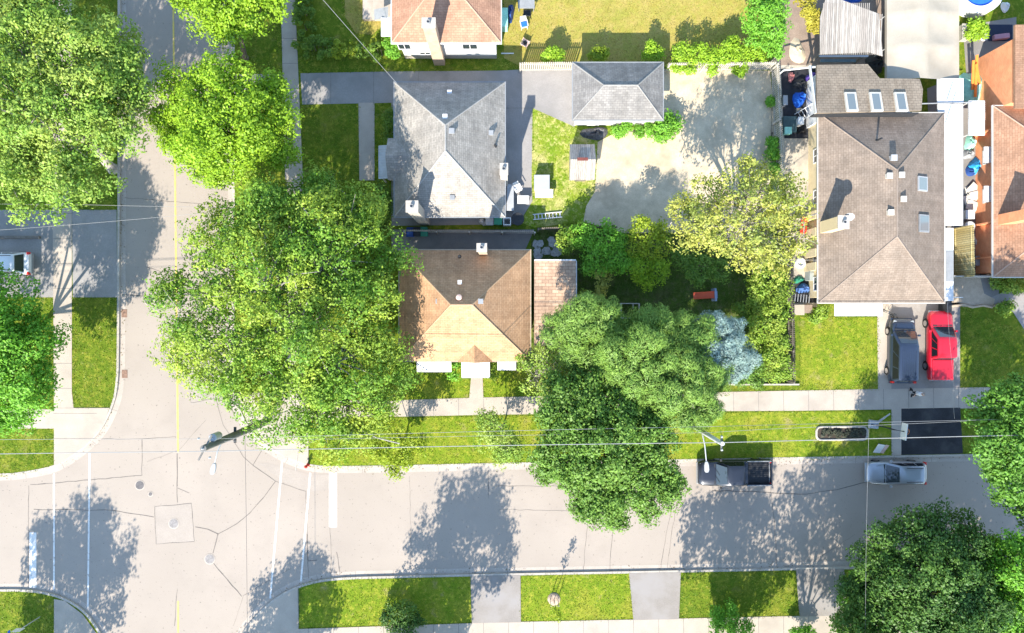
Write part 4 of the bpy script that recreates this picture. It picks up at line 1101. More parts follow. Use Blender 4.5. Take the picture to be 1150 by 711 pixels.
TR = 'street and garden trees'
tree('maple_tree', 'very large pale green tree filling the upper left corner of the picture', 'tree', (128, 190), [(25, 50, 10, 62), (90, 60, 10.5, 52), (128, 95, 9, 36), (40, 130, 11, 70), (100, 145, 10, 45), (70, 200, 9.5, 48), (10, 205, 9, 48), (-45, 110, 9.5, 70), (130, 55, 7.5, 26), (-20, 10, 9, 50), (45, 10, 9, 35)], lf_pale, .85, 70, .24, .38, 11, TR, bark=m_bark_grey, bare=8, gate=-.6, gate_w=1.6)
tree('maple_tree', 'bright green rounded tree cut by the top edge beside the side street', 'tree', (277, 66), [(240, 8, 7, 36), (275, 22, 7, 30), (262, -20, 7.5, 46), (298, -5, 6.5, 26), (225, -12, 6.5, 25)], lf_bright, .6, 46, .23, .2, 12, TR)
tree('maple_tree', 'bright green round street tree standing whole above the road corner by the side street', 'tree', (303, 180), [(215, 115, 7.5, 38), (255, 100, 8.5, 38), (296, 128, 7.5, 36), (250, 145, 9, 46), (220, 160, 7.2, 32), (270, 172, 7.5, 34), (310, 155, 6.5, 24), (300, 105, 6.8, 26), (232, 190, 6.5, 20), (195, 138, 6.4, 22)], lf_bright, .6, 48, .23, .24, 13, TR, gate=-1.2)
tree('corner_tree', 'huge spreading tree covering the street corner beside the centre bungalow', 'tree', (352, 372), [(242, 269, 7.4, 33), (301, 260, 8.9, 45), (348, 238, 7.8, 33), (390, 241, 6.7, 37), (366, 284, 8.9, 56), (301, 313, 10.0, 63), (236, 332, 7.8, 48), (222, 384, 6.7, 35), (273, 389, 8.9, 56), (338, 370, 10.0, 63), (394, 332, 8.1, 46), (422, 303, 6.3, 32), (320, 436, 8.1, 51), (380, 417, 8.1, 48), (418, 384, 6.3, 32), (287, 436, 7.0, 33), (394, 460, 6.3, 39), (431, 436, 5.2, 26), (357, 474, 6.7, 37), (311, 229, 6.3, 20), (359, 218, 5.9, 20)], lf_big, .95, 80, .23, .45, 14, TR, bark=m_bark_grey, bare=26, skip=.16, twigs=.35, gate=-.45, gate_w=1.75)
tree('maple_tree', 'bright mid green tree at the left edge below the parked white car', 'tree', (30, 392), [(10, 350, 7, 40), (40, 380, 7, 30), (15, 420, 7.5, 45), (-25, 390, 8, 50), (35, 440, 6.5, 28), (5, 470, 6, 24), (-20, 330, 6.5, 30)], lf_fresh, .6, 46, .24, .22, 15, TR)
tree('maple_tree', 'deep green dense street tree overhanging the road left of the parked black pickup', 'tree', (682, 485), [(640, 468, 7, 34), (682, 470, 7.2, 36), (722, 484, 6.6, 32), (660, 440, 6.2, 26), (640, 508, 7, 34), (690, 510, 7.8, 44), (733, 522, 6.6, 27), (665, 548, 6.6, 32), (712, 550, 6.5, 30), (690, 574, 5.6, 15), (622, 520, 6, 22), (632, 442, 5.8, 20), (745, 545, 6, 16)], lf_deep, .6, 62, .25, .3, 16, TR, gate=-.9, gate_w=1.5)
tree('pine_tree', 'rounded olive green pine overhanging the brown roof of the side wing', 'tree', (640, 382), [(640, 372, 5.9, 28), (668, 362, 6.3, 30), (672, 395, 6.0, 28), (645, 405, 5.4, 20), (690, 378, 5.4, 18)], lf_pine, .5, 110, .34, .2, 17, 'pines in the garden', asp=.17, fill=1.5, needle=True, dens=1.6, sub=7, gate=-1.3, nr=.25)
tree('pine_tree', 'broad light green pine with clumped needles between the garden and the sidewalk', 'tree', (725, 405), [(735, 378, 6.5, 28), (700, 375, 5.9, 22), (775, 390, 6.5, 29), (720, 415, 7.6, 44), (765, 435, 7.4, 38), (795, 425, 6.0, 18), (730, 455, 6.3, 30), (785, 460, 5.9, 18), (700, 400, 6.5, 26), (765, 373, 6.0, 16)], lf_pine, .55, 120, .34, .3, 18, 'pines in the garden', asp=.17, fill=1.5, needle=True, dens=1.6, sub=7, gate=-1.3, nr=.25)
tree('spruce_tree', 'blue spruce with pale silvery needles at the right side of the dark garden', 'tree', (788, 388), [(792, 374, 5, 19), (812, 375, 5.6, 21), (827, 396, 5.2, 20), (822, 413, 4.6, 17), (806, 391, 6, 25)], lf_spruce, .4, 110, .24, .15, 19, TR, asp=.18, fill=1.6, needle=True, dens=1.6, nr=.25, gate=-1.5)
tree('honey_locust_tree', 'pale yellow olive tree with bare grey branches between the sandy yard and the taupe bungalow', 'tree', (820, 268), [(775, 250, 6.3, 26), (800, 225, 7.2, 30), (835, 215, 7.7, 34), (868, 225, 7.2, 32), (885, 240, 6.3, 20), (830, 250, 8.1, 42), (865, 265, 7.2, 34), (790, 265, 6.8, 24), (835, 285, 6.3, 24), (845, 196, 5.9, 20), (765, 232, 5.9, 14), (865, 290, 5.9, 20)], lf_olive, .45, 30, .22, .2, 20, TR, bark=m_bark_grey, bare=26, skip=.2, twigs=.5, fill=1.5, dens=1.1, gate=-.5)
tree('maple_tree', 'mid green tree at the right edge overhanging the roadside by the black driveway', 'tree', (1128, 492), [(1125, 462, 8, 28), (1130, 500, 9, 34), (1160, 480, 9, 44), (1145, 540, 8, 28), (1122, 520, 7.5, 14), (1165, 560, 8, 30), (1142, 445, 6.5, 14)], lf_mid, .6, 48, .26, .25, 21, TR, gate=-1.3)
tree('linden_tree', 'massive dark green tree in the lower right corner', 'tree', (1040, 640), [(985, 640, 6, 34), (1020, 618, 7.2, 42), (1062, 608, 7, 40), (1095, 625, 6, 26), (1040, 660, 8.5, 56), (1085, 670, 8, 48), (990, 680, 6, 36), (1030, 710, 8, 50), (1110, 690, 7, 40), (965, 655, 5, 18), (1070, 730, 8, 50), (960, 700, 5, 26)], lf_dark, .6, 52, .22, .4, 22, TR, gate=-1.3)
tree('maple_tree', 'lighter green tree rising behind the dark corner tree at the lower right edge', 'tree', (1125, 645), [(1140, 625, 8, 26), (1160, 650, 9, 40), (1135, 680, 8, 30), (1150, 715, 8.5, 40), (1120, 655, 7, 16)], lf_fresh, .58, 46, .23, .22, 23, TR)
tree('young_tree', 'young sparse lime green tree on the verge nearest the corner tree', 'tree', (456, 489), [(442, 492, 4, 16), (432, 510, 3.6, 13), (450, 515, 3.4, 13), (466, 500, 3.4, 14), (445, 528, 3.0, 7), (420, 500, 3.2, 10), (435, 470, 3.6, 12)], lf_lime, .4, 17, .2, .07, 24, 'young trees on the verge', fill=1.1, skip=.25, twigs=.7)
tree('young_tree', 'young sparse grey green tree on the verge below the front walk of the centre bungalow', 'tree', (566, 476), [(555, 475, 4.2, 14), (566, 495, 4.0, 17), (545, 490, 3.6, 13), (580, 502, 3.2, 12), (562, 512, 3.2, 11), (545, 470, 3.5, 10)], lf_pale, .4, 17, .19, .07, 25, 'young trees on the verge', fill=1.1, skip=.25, twigs=.7, bark=m_bark_grey)
tree('small_tree', 'thin pale small tree with grey twigs at the front right corner of the centre bungalow', 'tree', (612, 418), [(610, 400, 3.5, 18), (600, 425, 3.5, 18), (625, 420, 4, 20), (590, 408, 3, 12), (612, 440, 3, 14), (632, 400, 3.2, 12)], lf_pale, .38, 15, .18, .1, 26, TR, bark=m_bark_grey, skip=.3, fill=1.1, twigs=.9, bare=6)
tree('bush', 'dark green rounded bush on the bottom sidewalk edge near the left grass patch', 'bush', (452, 696), [(450, 690, 1.4, 17), (436, 696, 1.1, 10), (462, 695, 1.1, 11), (450, 708, 1.2, 14)], lf_dark, .3, 26, .14, .06, 27, 'bushes along the bottom edge', twigs=.05)
tree('bush', 'bright green bush at the bottom edge left of the right lower driveway', 'bush', (820, 700), [(818, 696, 1.6, 15), (808, 692, 1.2, 9), (830, 705, 1.3, 13), (812, 710, 1.2, 12)], lf_fresh, .3, 26, .15, .06, 28, 'bushes along the bottom edge', twigs=.05)
tree('bush', 'low small bush at the bottom edge right of the lower right driveway', 'bush', (900, 716), [(898, 712, 1.0, 9), (908, 714, 1.0, 8)], lf_fresh, .25, 22, .14, .05, 29, 'bushes along the bottom edge', twigs=.05)
tree('bush', 'dark bush on the sidewalk side of the big lower right tree', 'bush', (958, 668), [(962, 655, 1.8, 13), (956, 676, 1.8, 14), (950, 700, 1.8, 15), (968, 690, 2, 16)], lf_fresh, .3, 28, .15, .06, 41, 'bushes along the bottom edge', twigs=.05)
# garden shrubs
GS = 'shrubs in the shaded garden'
for args in [
 ('dark green bushy shrub behind the small wing at the left of the garden', (668, 275), [(655, 265, 2.2, 16), (680, 270, 2.4, 20), (672, 290, 2.2, 20), (695, 290, 2.2, 16)], lf_fresh, 31),
 ('yellow green round shrub near the top of the garden left of the olive tree', (730, 270), [(722, 262, 2.9, 17), (738, 275, 2.9, 16), (715, 278, 2.6, 12), (742, 258, 2.6, 10)], lf_lime, 32),
 ('bright green shrub below the yellow green shrub in the garden', (728, 298), [(720, 300, 2.2, 15), (738, 302, 2.2, 13), (728, 312, 1.9, 11)], lf_bright, 33),
 ('dark bluish green shrub under the olive tree in the garden', (785, 295), [(765, 290, 1.8, 14), (790, 300, 2.0, 17), (808, 305, 1.8, 13), (780, 312, 2.0, 10)], lf_deep, 34),
 ('pale light green shrub at the corner of the flagstone patio', (640, 268), [(638, 272, 2.0, 11), (648, 265, 1.9, 9), (634, 262, 1.7, 7)], lf_shrub, 35),
 ('slim yellow flowered shrub along the left path of the dark garden', (677, 318), [(676, 310, 1.8, 7), (678, 322, 1.6, 6), (672, 332, 1.3, 5)], lf_olive, 36),
 ('little light green shrub at the lower right corner of the side wing', (658, 340), [(656, 336, 1.3, 6), (660, 344, 1.2, 5)], lf_shrub, 37),
 ('tall yellow green shrub at the right garden fence beside the red garden cart', (868, 322), [(862, 310, 2.3, 20), (850, 325, 2.2, 14), (872, 330, 2.2, 16), (855, 345, 1.9, 14)], lf_shrub, 38),
 ('wide yellow green shrub in the middle of the right garden fence', (866, 365), [(868, 355, 2.3, 18), (855, 368, 2.2, 17), (872, 380, 2.0, 15), (845, 385, 1.7, 12)], lf_shrub, 39),
 ('low shrub with orange yellow flowers at the lower right garden corner', (872, 405), [(868, 400, 2.0, 14), (880, 412, 1.6, 11), (858, 412, 1.5, 11), (872, 422, 1.2, 9)], lf_shrub, 40),
 ('dark low shrub between the blue spruce and the right garden fence', (845, 415), [(842, 412, 1.8, 13), (852, 424, 1.4, 10), (835, 425, 1.4, 10), (828, 330, 1.5, 10)][:3], lf_deep, 42),
 ('small leafy shrub beside the orange slide at the right of the garden', (836, 345), [(832, 348, 1.4, 9), (840, 352, 1.3, 8)], lf_hedge, 43),
 ('dark shrubs at the left of the front awnings under the corner tree', (458, 425), [(452, 420, 1.8, 11), (462, 428, 1.4, 9), (448, 405, 2.0, 9)], lf_hedge, 44),
 ('green shrub between the two left front awnings', (512, 414), [(512, 410, 1.3, 6), (510, 419, 1.1, 5)], lf_fresh, 45),
 ('shrub beside the right front awning of the centre bungalow', (556, 414), [(555, 410, 1.4, 5), (556, 420, 1.2, 6)], lf_shrub, 46),
 ('dark green shrub at the left wall of the grey bungalow below its porch', (432, 222), [(430, 215, 2.2, 9), (432, 232, 2.0, 10), (428, 248, 1.8, 8)], lf_hedge, 47),
 ('slim pale shrub at the left wall of the grey bungalow above its porch', (437, 140), [(437, 128, 1.4, 5), (437, 140, 1.4, 5), (437, 152, 1.3, 5)], lf_hedge, 48)]:
    tree('shrub', args[0], 'shrub', args[1], args[2], args[3], .34, 24, .16, .05, args[4], GS, twigs=.08, sub=3)
US = 'plants along the upper fences'
for args in [
 ('small bright green plant at the left end of the picket fence above the garage', (622, 72), [(620, 60, 1.5, 6), (626, 63, 1.3, 5), (615, 62, 1.2, 4)], lf_bright, 51),
 ('small bright plant directly above the left half of the garage', (672, 70), [(672, 61, 1.5, 6), (666, 62, 1.3, 4), (678, 60, 1.3, 4)], lf_lime, 52),
 ('rounded bright plant above the right half of the garage', (732, 70), [(732, 58, 1.6, 7), (737, 63, 1.4, 6), (727, 62, 1.3, 5)], lf_bright, 53),
 ('long leafy vine row on the fence right of the garage', (810, 72), [(768, 58, 1.8, 9), (784, 60, 1.8, 10), (800, 62, 1.8, 9), (816, 60, 1.8, 10), (832, 62, 1.7, 8), (848, 60, 1.7, 9), (772, 78, 1.2, 7), (755, 76, 1.1, 6), (800, 76, 1.1, 6), (830, 78, 1.0, 6), (822, 50, 1.8, 6)], lf_bright, 54),
 ('low leafy shrub against the lower wall of the garage', (712, 148), [(702, 146, .7, 6), (714, 147, .7, 6), (726, 146, .8, 6), (694, 148, .6, 4)], lf_fresh, 55),
 ('rounded shrub at the lower right corner of the garage', (750, 145), [(748, 142, 1.3, 11), (742, 150, 1.1, 8), (758, 137, 1.2, 8)], lf_fresh, 56),
 ('large bright green shrub at the top right end of the dry lawn', (862, 30), [(855, 15, 4, 20), (868, 35, 3.5, 17), (850, 40, 3, 13), (872, 8, 4, 17), (862, -10, 4, 18), (868, 55, 2.4, 10)], lf_fresh, 57),
 ('yellow leaved shrub beside the weathered lean to', (908, 22), [(908, 10, 2, 9), (912, 22, 1.8, 7), (906, 0, 2, 9), (914, 30, 1.3, 5)], lf_yellow, 58),
 ('green shrub beside the wood tiled patch right of the cream canopy', (1096, 32), [(1096, 28, 1.2, 7), (1100, 36, 1.1, 6), (1092, 38, 1, 5)], lf_bright, 59),
 ('narrow weeds along the foot of the right yard fence', (866, 150), [(868, 160, .8, 4), (867, 172, .8, 5), (866, 115, .5, 3), (868, 190, .7, 5)], lf_fresh, 60),
 ('leafy shrub at the left wall of the red brown bungalow', (436, 56), [(438, 50, 1.6, 7), (440, 58, 1.4, 6)], lf_fresh, 61),
 ('green shrub at the front of the orange brick bungalow', (1138, 322), [(1130, 318, .9, 9), (1142, 320, .9, 9), (1120, 318, .7, 6), (1152, 322, .8, 9)], lf_shrub, 62),
 ('tidy shrub at the edge of the front lawn beside the grey path', (1130, 348), [(1128, 348, .8, 6), (1134, 343, .7, 5)], lf_shrub, 63),
 ('leafy plants at the left front corner of the taupe bungalow', (922, 354), [(918, 352, .8, 5), (926, 350, .9, 5), (914, 358, .6, 4)], lf_shrub, 64)]:
    tree('shrub', args[0], 'shrub', args[1], args[2], args[3], .3, 24, .16, .04, args[4], US, twigs=.05)

# clipped hedge round the corner lawn
def hedge(label, pts, mat, seed, w=.8, h=1.25, clump=.26):
    rs = np.random.RandomState(seed)
    q = [P(x, y, h * .7) for x, y in pts]
    t = thing('hedge', label, 'hedge', (q[0][0], q[0][1], .12), group='hedges of the upper corner garden')
    C = []
    for a, b in zip(q[:-1], q[1:]):
        l = math.hypot(b[0] - a[0], b[1] - a[1]); n = int(l * w * 2.2 / (clump * clump * 3.1) * 1.6)
        for _ in range(n):
            s_ = rs.uniform(); o_ = rs.uniform(-w, w) * 1.0; zz = rs.uniform(.3, 1) ** .6 * h
            nx, ny = -(b[1] - a[1]) / l, (b[0] - a[0]) / l
            C.append((a[0] + (b[0] - a[0]) * s_ + nx * o_, a[1] + (b[1] - a[1]) * s_ + ny * o_, zz * (1 - .18 * abs(o_) / w), nx * o_ * .5, ny * o_ * .5, .8))
    leaf_mesh('foliage', mat, np.array(C), clump, 75, .15, rs, t)
    mb = MB()
    for a, b in zip(q[:-1], q[1:]):
        for s_ in np.linspace(.05, .95, 7): x, y = a[0] + (b[0] - a[0]) * s_, a[1] + (b[1] - a[1]) * s_; mb.path([(x, y, .05), (x + .05, y, .4), (x + .1, y + .08, h * .8)], [.05, .04, .015], 5)
    mb.build('stem', m_bark, t)
hedge('dark clipped hedge along the sidewalk and driveway of the upper corner garden', [(341, -60), (341, 52), (372, 55)], lf_hedge, 70, .75)
hedge('bright yellow flowering hedge section above the driveway', [(372, 55), (402, 56)], lf_lime, 71, .6, 1.1)
hedge('dark green hedge section at the right end beside the red brown bungalow', [(402, 54), (428, 58)], lf_hedge, 72, .65, 1.4)

# ---------------------------------------------------------------- grass blades on the lawns in view
def inside(px, py, poly):
    c = np.zeros(len(px), bool); n = len(poly); j = n - 1
    for i in range(n):
        xi, yi = poly[i]; xj, yj = poly[j]
        with np.errstate(divide='ignore', invalid='ignore'):
            c ^= ((yi > py) != (yj > py)) & (px < (xj - xi) * (py - yi) / (yj - yi + 1e-12) + xi)
        j = i
    return c

def grass(polys, mat, dens, seed, hgt=.09, edge=.06):
    rs = np.random.RandomState(seed); P0 = []
    for pl in polys:
        q = [P(x, y)[:2] for x, y in pl]; a = np.array(q); lo, hi = a.min(0), a.max(0)
        n = int((hi[0] - lo[0]) * (hi[1] - lo[1]) * dens); x = rs.uniform(lo[0], hi[0], n); y = rs.uniform(lo[1], hi[1], n); k = inside(x, y, q)
        f = .5 + .5 * np.sin(x * 2.3 + np.sin(y * 1.7) * 2) * np.sin(y * 2.9 + np.sin(x * 1.3) * 2)
        k &= rs.uniform(size=n) < .45 + .55 * f
        P0.append(np.stack([x[k], y[k]], 1))
        for u, v in zip(q, q[1:] + q[:1]):
            l = math.hypot(v[0] - u[0], v[1] - u[1]); m_ = int(min(l, 120) * dens * .22)
            s_ = rs.uniform(size=m_); e = np.stack([u[0] + (v[0] - u[0]) * s_, u[1] + (v[1] - u[1]) * s_], 1) + rs.normal(0, edge, (m_, 2)); P0.append(e)
    p = np.vstack(P0); p = p[(np.abs(p[:, 0]) < 44) & (np.abs(p[:, 1]) < 28)]; N = len(p)
    th = rs.uniform(0, 6.28, N); w = rs.uniform(.02, .05, N); h = hgt * rs.uniform(.5, 1.5, N); ln = rs.uniform(.02, .12, N); tl = rs.uniform(0, 6.28, N)
    b = np.stack([np.cos(th) * w, np.sin(th) * w], 1)
    v = np.zeros((N, 3, 3)); v[:, 0, :2] = p - b; v[:, 1, :2] = p + b; v[:, 0:2, 2] = .125; v[:, 2, :2] = p + np.stack([np.cos(tl) * ln, np.sin(tl) * ln], 1); v[:, 2, 2] = .13 + h
    me = bpy.data.meshes.new('grass'); me.vertices.add(3 * N); me.vertices.foreach_set('co', v.astype(np.float32).ravel()); me.loops.add(3 * N); me.loops.foreach_set('vertex_index', np.arange(3 * N, dtype=np.int32))
    me.polygons.add(N); me.polygons.foreach_set('loop_start', np.arange(0, 3 * N, 3, dtype=np.int32)); me.polygons.foreach_set('loop_total', np.full(N, 3, np.int32)); me.update(); me.materials.append(mat)
    o = bpy.data.objects.new('grass', me); COL.objects.link(o); return o
g_fresh = leafmat('blades_fresh', (.12, .2, .014), (.2, .27, .026), .25, .8, (.26, .28, .045))
g_dry = leafmat('blades_dry', (.34, .29, .06), (.46, .37, .12), .3, .8, (.24, .27, .05))
g_shade = leafmat('blades_shade', (.06, .12, .018), (.1, .16, .03), .3, .8)  # blades darkened to match the tree shade painted into the garden lawn
o = grass([[(348, 470), (460, 469), (810, 463), (1000, 461.5), (1000, 512), (780, 516), (600, 519), (380, 524.5), (348, 524)], [(898, 356), (985, 356), (985, 438), (898, 438)], [(430, 410), (527, 410), (527, 447), (440, 449)], [(543, 410), (640, 410), (640, 444), (543, 446)], [(340, 656), (372, 650), (529, 647), (530, 698), (336, 704)], [(585, 646), (706, 643.5), (711, 694.5), (585, 697)], [(764, 642), (893, 640), (897, 691), (763, 694)],
  [(84, 335), (132, 335), (132, 438), (125, 457), (84, 457)], [(0, 335), (60, 335), (60, 458), (0, 458)], [(0, 482), (61, 482), (61, 522), (40, 529), (0, 535)], [(0, 663), (33, 663), (61, 668), (61, 711), (0, 711)], [(1078, 345), (1150, 375), (1150, 433), (1078, 436)], [(341, 120), (403, 120), (403, 205), (341, 205)], [(421, 118), (441, 118), (441, 250), (421, 250)], [(1081, 460), (1150, 458), (1150, 508), (1081, 510)], [(813, 432), (980, 432), (980, 436), (813, 439)],
  [(341, 60), (560, 66), (584, 76), (560, 79), (338, 82)], [(84, 0), (132, 0), (132, 235), (84, 235)], [(264, 0), (315, 0), (318, 83), (264, 83)], [(598, 124), (643, 143), (670, 160), (667, 215), (657, 232), (654, 248), (600, 255), (598, 226)]], g_fresh, 100, 3, .05)
tag(o, kind='stuff')
o = grass([[(566, -20), (846, -20), (846, 40), (840, 74), (590, 76), (566, 66)], [(384, -10), (430, -10), (430, 30), (418, 40), (400, 38), (388, 20)]], g_dry, 100, 4, .05); tag(o, kind='stuff')
o = grass([[(600, 262), (884, 258), (890, 300), (887, 430), (650, 430), (650, 392), (600, 292)]], g_shade, 110, 5); tag(o, kind='stuff')

# dry leaves and dirt gathered along the kerbs
rs = np.random.RandomState(77); pts_ = []
for k_, ks in KERBS.items():
    ln_ = [P(x, y)[:2] for x, y in chaikin(ks, 2)]
    for a, b in zip(ln_[:-1], ln_[1:]):
        if max(abs(a[0]), abs(b[0])) > 120 or max(abs(a[1]), abs(b[1])) > 120: continue
        l = math.hypot(b[0] - a[0], b[1] - a[1])
        for _ in range(int(l * 7)):
            f = rs.uniform(); o_ = -abs(rs.normal(0, .22)) - .02; dx, dy = (b[0] - a[0]) / l, (b[1] - a[1]) / l
            if math.sin(f * l * .9 + a[0] * .35 + a[1] * .6) < rs.uniform(-1, 1): continue
            pts_.append((a[0] + dx * l * f - dy * o_, a[1] + dy * l * f + dx * o_))
pts_ = np.array(pts_); N_ = len(pts_); th = rs.uniform(0, 6.28, N_); w_ = rs.uniform(.02, .065, N_); v_ = np.zeros((N_, 4, 3))
for q_ in range(4):
    v_[:, q_, 0] = pts_[:, 0] + np.cos(th + q_ * 1.571) * w_ * (1 if q_ % 2 else .6); v_[:, q_, 1] = pts_[:, 1] + np.sin(th + q_ * 1.571) * w_ * (1 if q_ % 2 else .6); v_[:, q_, 2] = .012 + rs.uniform(0, .02, N_)
lm = MB(); lm.raw(v_.reshape(-1, 3).tolist(), [(4 * i, 4 * i + 1, 4 * i + 2, 4 * i + 3) for i in range(N_)])
tag(lm.build('leaf_litter', leafmat('litter', (.10, .07, .04), (.2, .16, .08), .1)), kind='stuff')

# trees beyond the lower edge whose shade falls on the street
OT = 'trees beyond the bottom edge'
def off_tree(label, gx, gy, z, r, seed, per=44, skip=.1, clump=.6, gate=-.1):
    def im(x, y, zz): k = H / (H - zz); return (CX + (x - CX) * k, CY + (y - CY) * k)
    rs = random.Random(seed); lobes = []
    R = r / S
    for a in range(7):
        t = a / 7 * 6.283 + rs.uniform(-.3, .3); d = R * rs.uniform(.5, .68); zz = z + rs.uniform(-1.2, .6)
        x, y = im(gx + d * math.cos(t), gy + d * math.sin(t), zz); lobes.append((x, y, zz, R * rs.uniform(.36, .5) * H / (H - zz)))
    x, y = im(gx, gy, z + 1); lobes.append((x, y, z + 1.2, R * .62 * H / (H - z - 1)))
    tree('street_tree', label, 'tree', (gx, gy), lobes, lf_off, clump, per, .3, .13, seed, OT, skip=skip, gate=gate, dens=1.3)
off_tree('street tree beyond the bottom edge shading the left crosswalk', 42, 786, 7.5, 4.9, 81, gate=.5)
off_tree('street tree beyond the bottom edge shading the lower corner curb', 290, 800, 6.5, 3.4, 82)
off_tree('street tree beyond the bottom edge shading the middle of the road', 482, 752, 8.2, 4.0, 83, skip=.2, gate=.5)
off_tree('open crowned tree beyond the bottom edge shading the road by the pickup', 790, 752, 8.5, 4.6, 84, per=30, skip=.3)
off_tree('open crowned tree beyond the bottom edge shading the road by the silver car', 885, 745, 9.0, 5.2, 85, per=30, skip=.3)
off_tree('broad tree beyond the bottom edge shading the road under the silver car', 985, 735, 8.0, 5.0, 89, per=40, skip=.2)
off_tree('street tree beyond the lower right corner shading the end of the road', 1092, 690, 7.0, 4.6, 90, gate=-.8)
off_tree('low tree beyond the bottom edge shading the middle grass patch', 455, 790, 5.5, 3.0, 86)
off_tree('street tree left of the picture shading the shaded driveway', -40, 400, 8, 5.5, 87, gate=.4)
off_tree('garden tree beyond the top left edge of the side street', 85, 40, 8.5, 4.5, 88, gate=.5)

# ---------------------------------------------------------------- vehicles
m_lamp = M('lamp_glass', (.32, .34, .36), .15, .05, 2, 10, spec=.6)
m_sideglass = glassmat('side_glass', (.012, .014, .018), .06)
m_sideglass.node_tree.nodes['Principled BSDF'].inputs['Specular IOR Level'].default_value = .35
def ring_pts(hw, zb, zt, crown=.03):
    h = zt - zb
    half = [(hw * .55, zb), (hw * .93, zb + h * .04), (hw, zb + h * .25), (hw, zb + h * .62), (hw * .965, zb + h * .88), (hw * .88, zt - .005), (hw * .45, zt + crown * .8)]
    return [(-y, z) for y, z in half] [::-1][::-1][0:0] + [(y, z) for y, z in half] + [(-y, z) for y, z in reversed(half)]

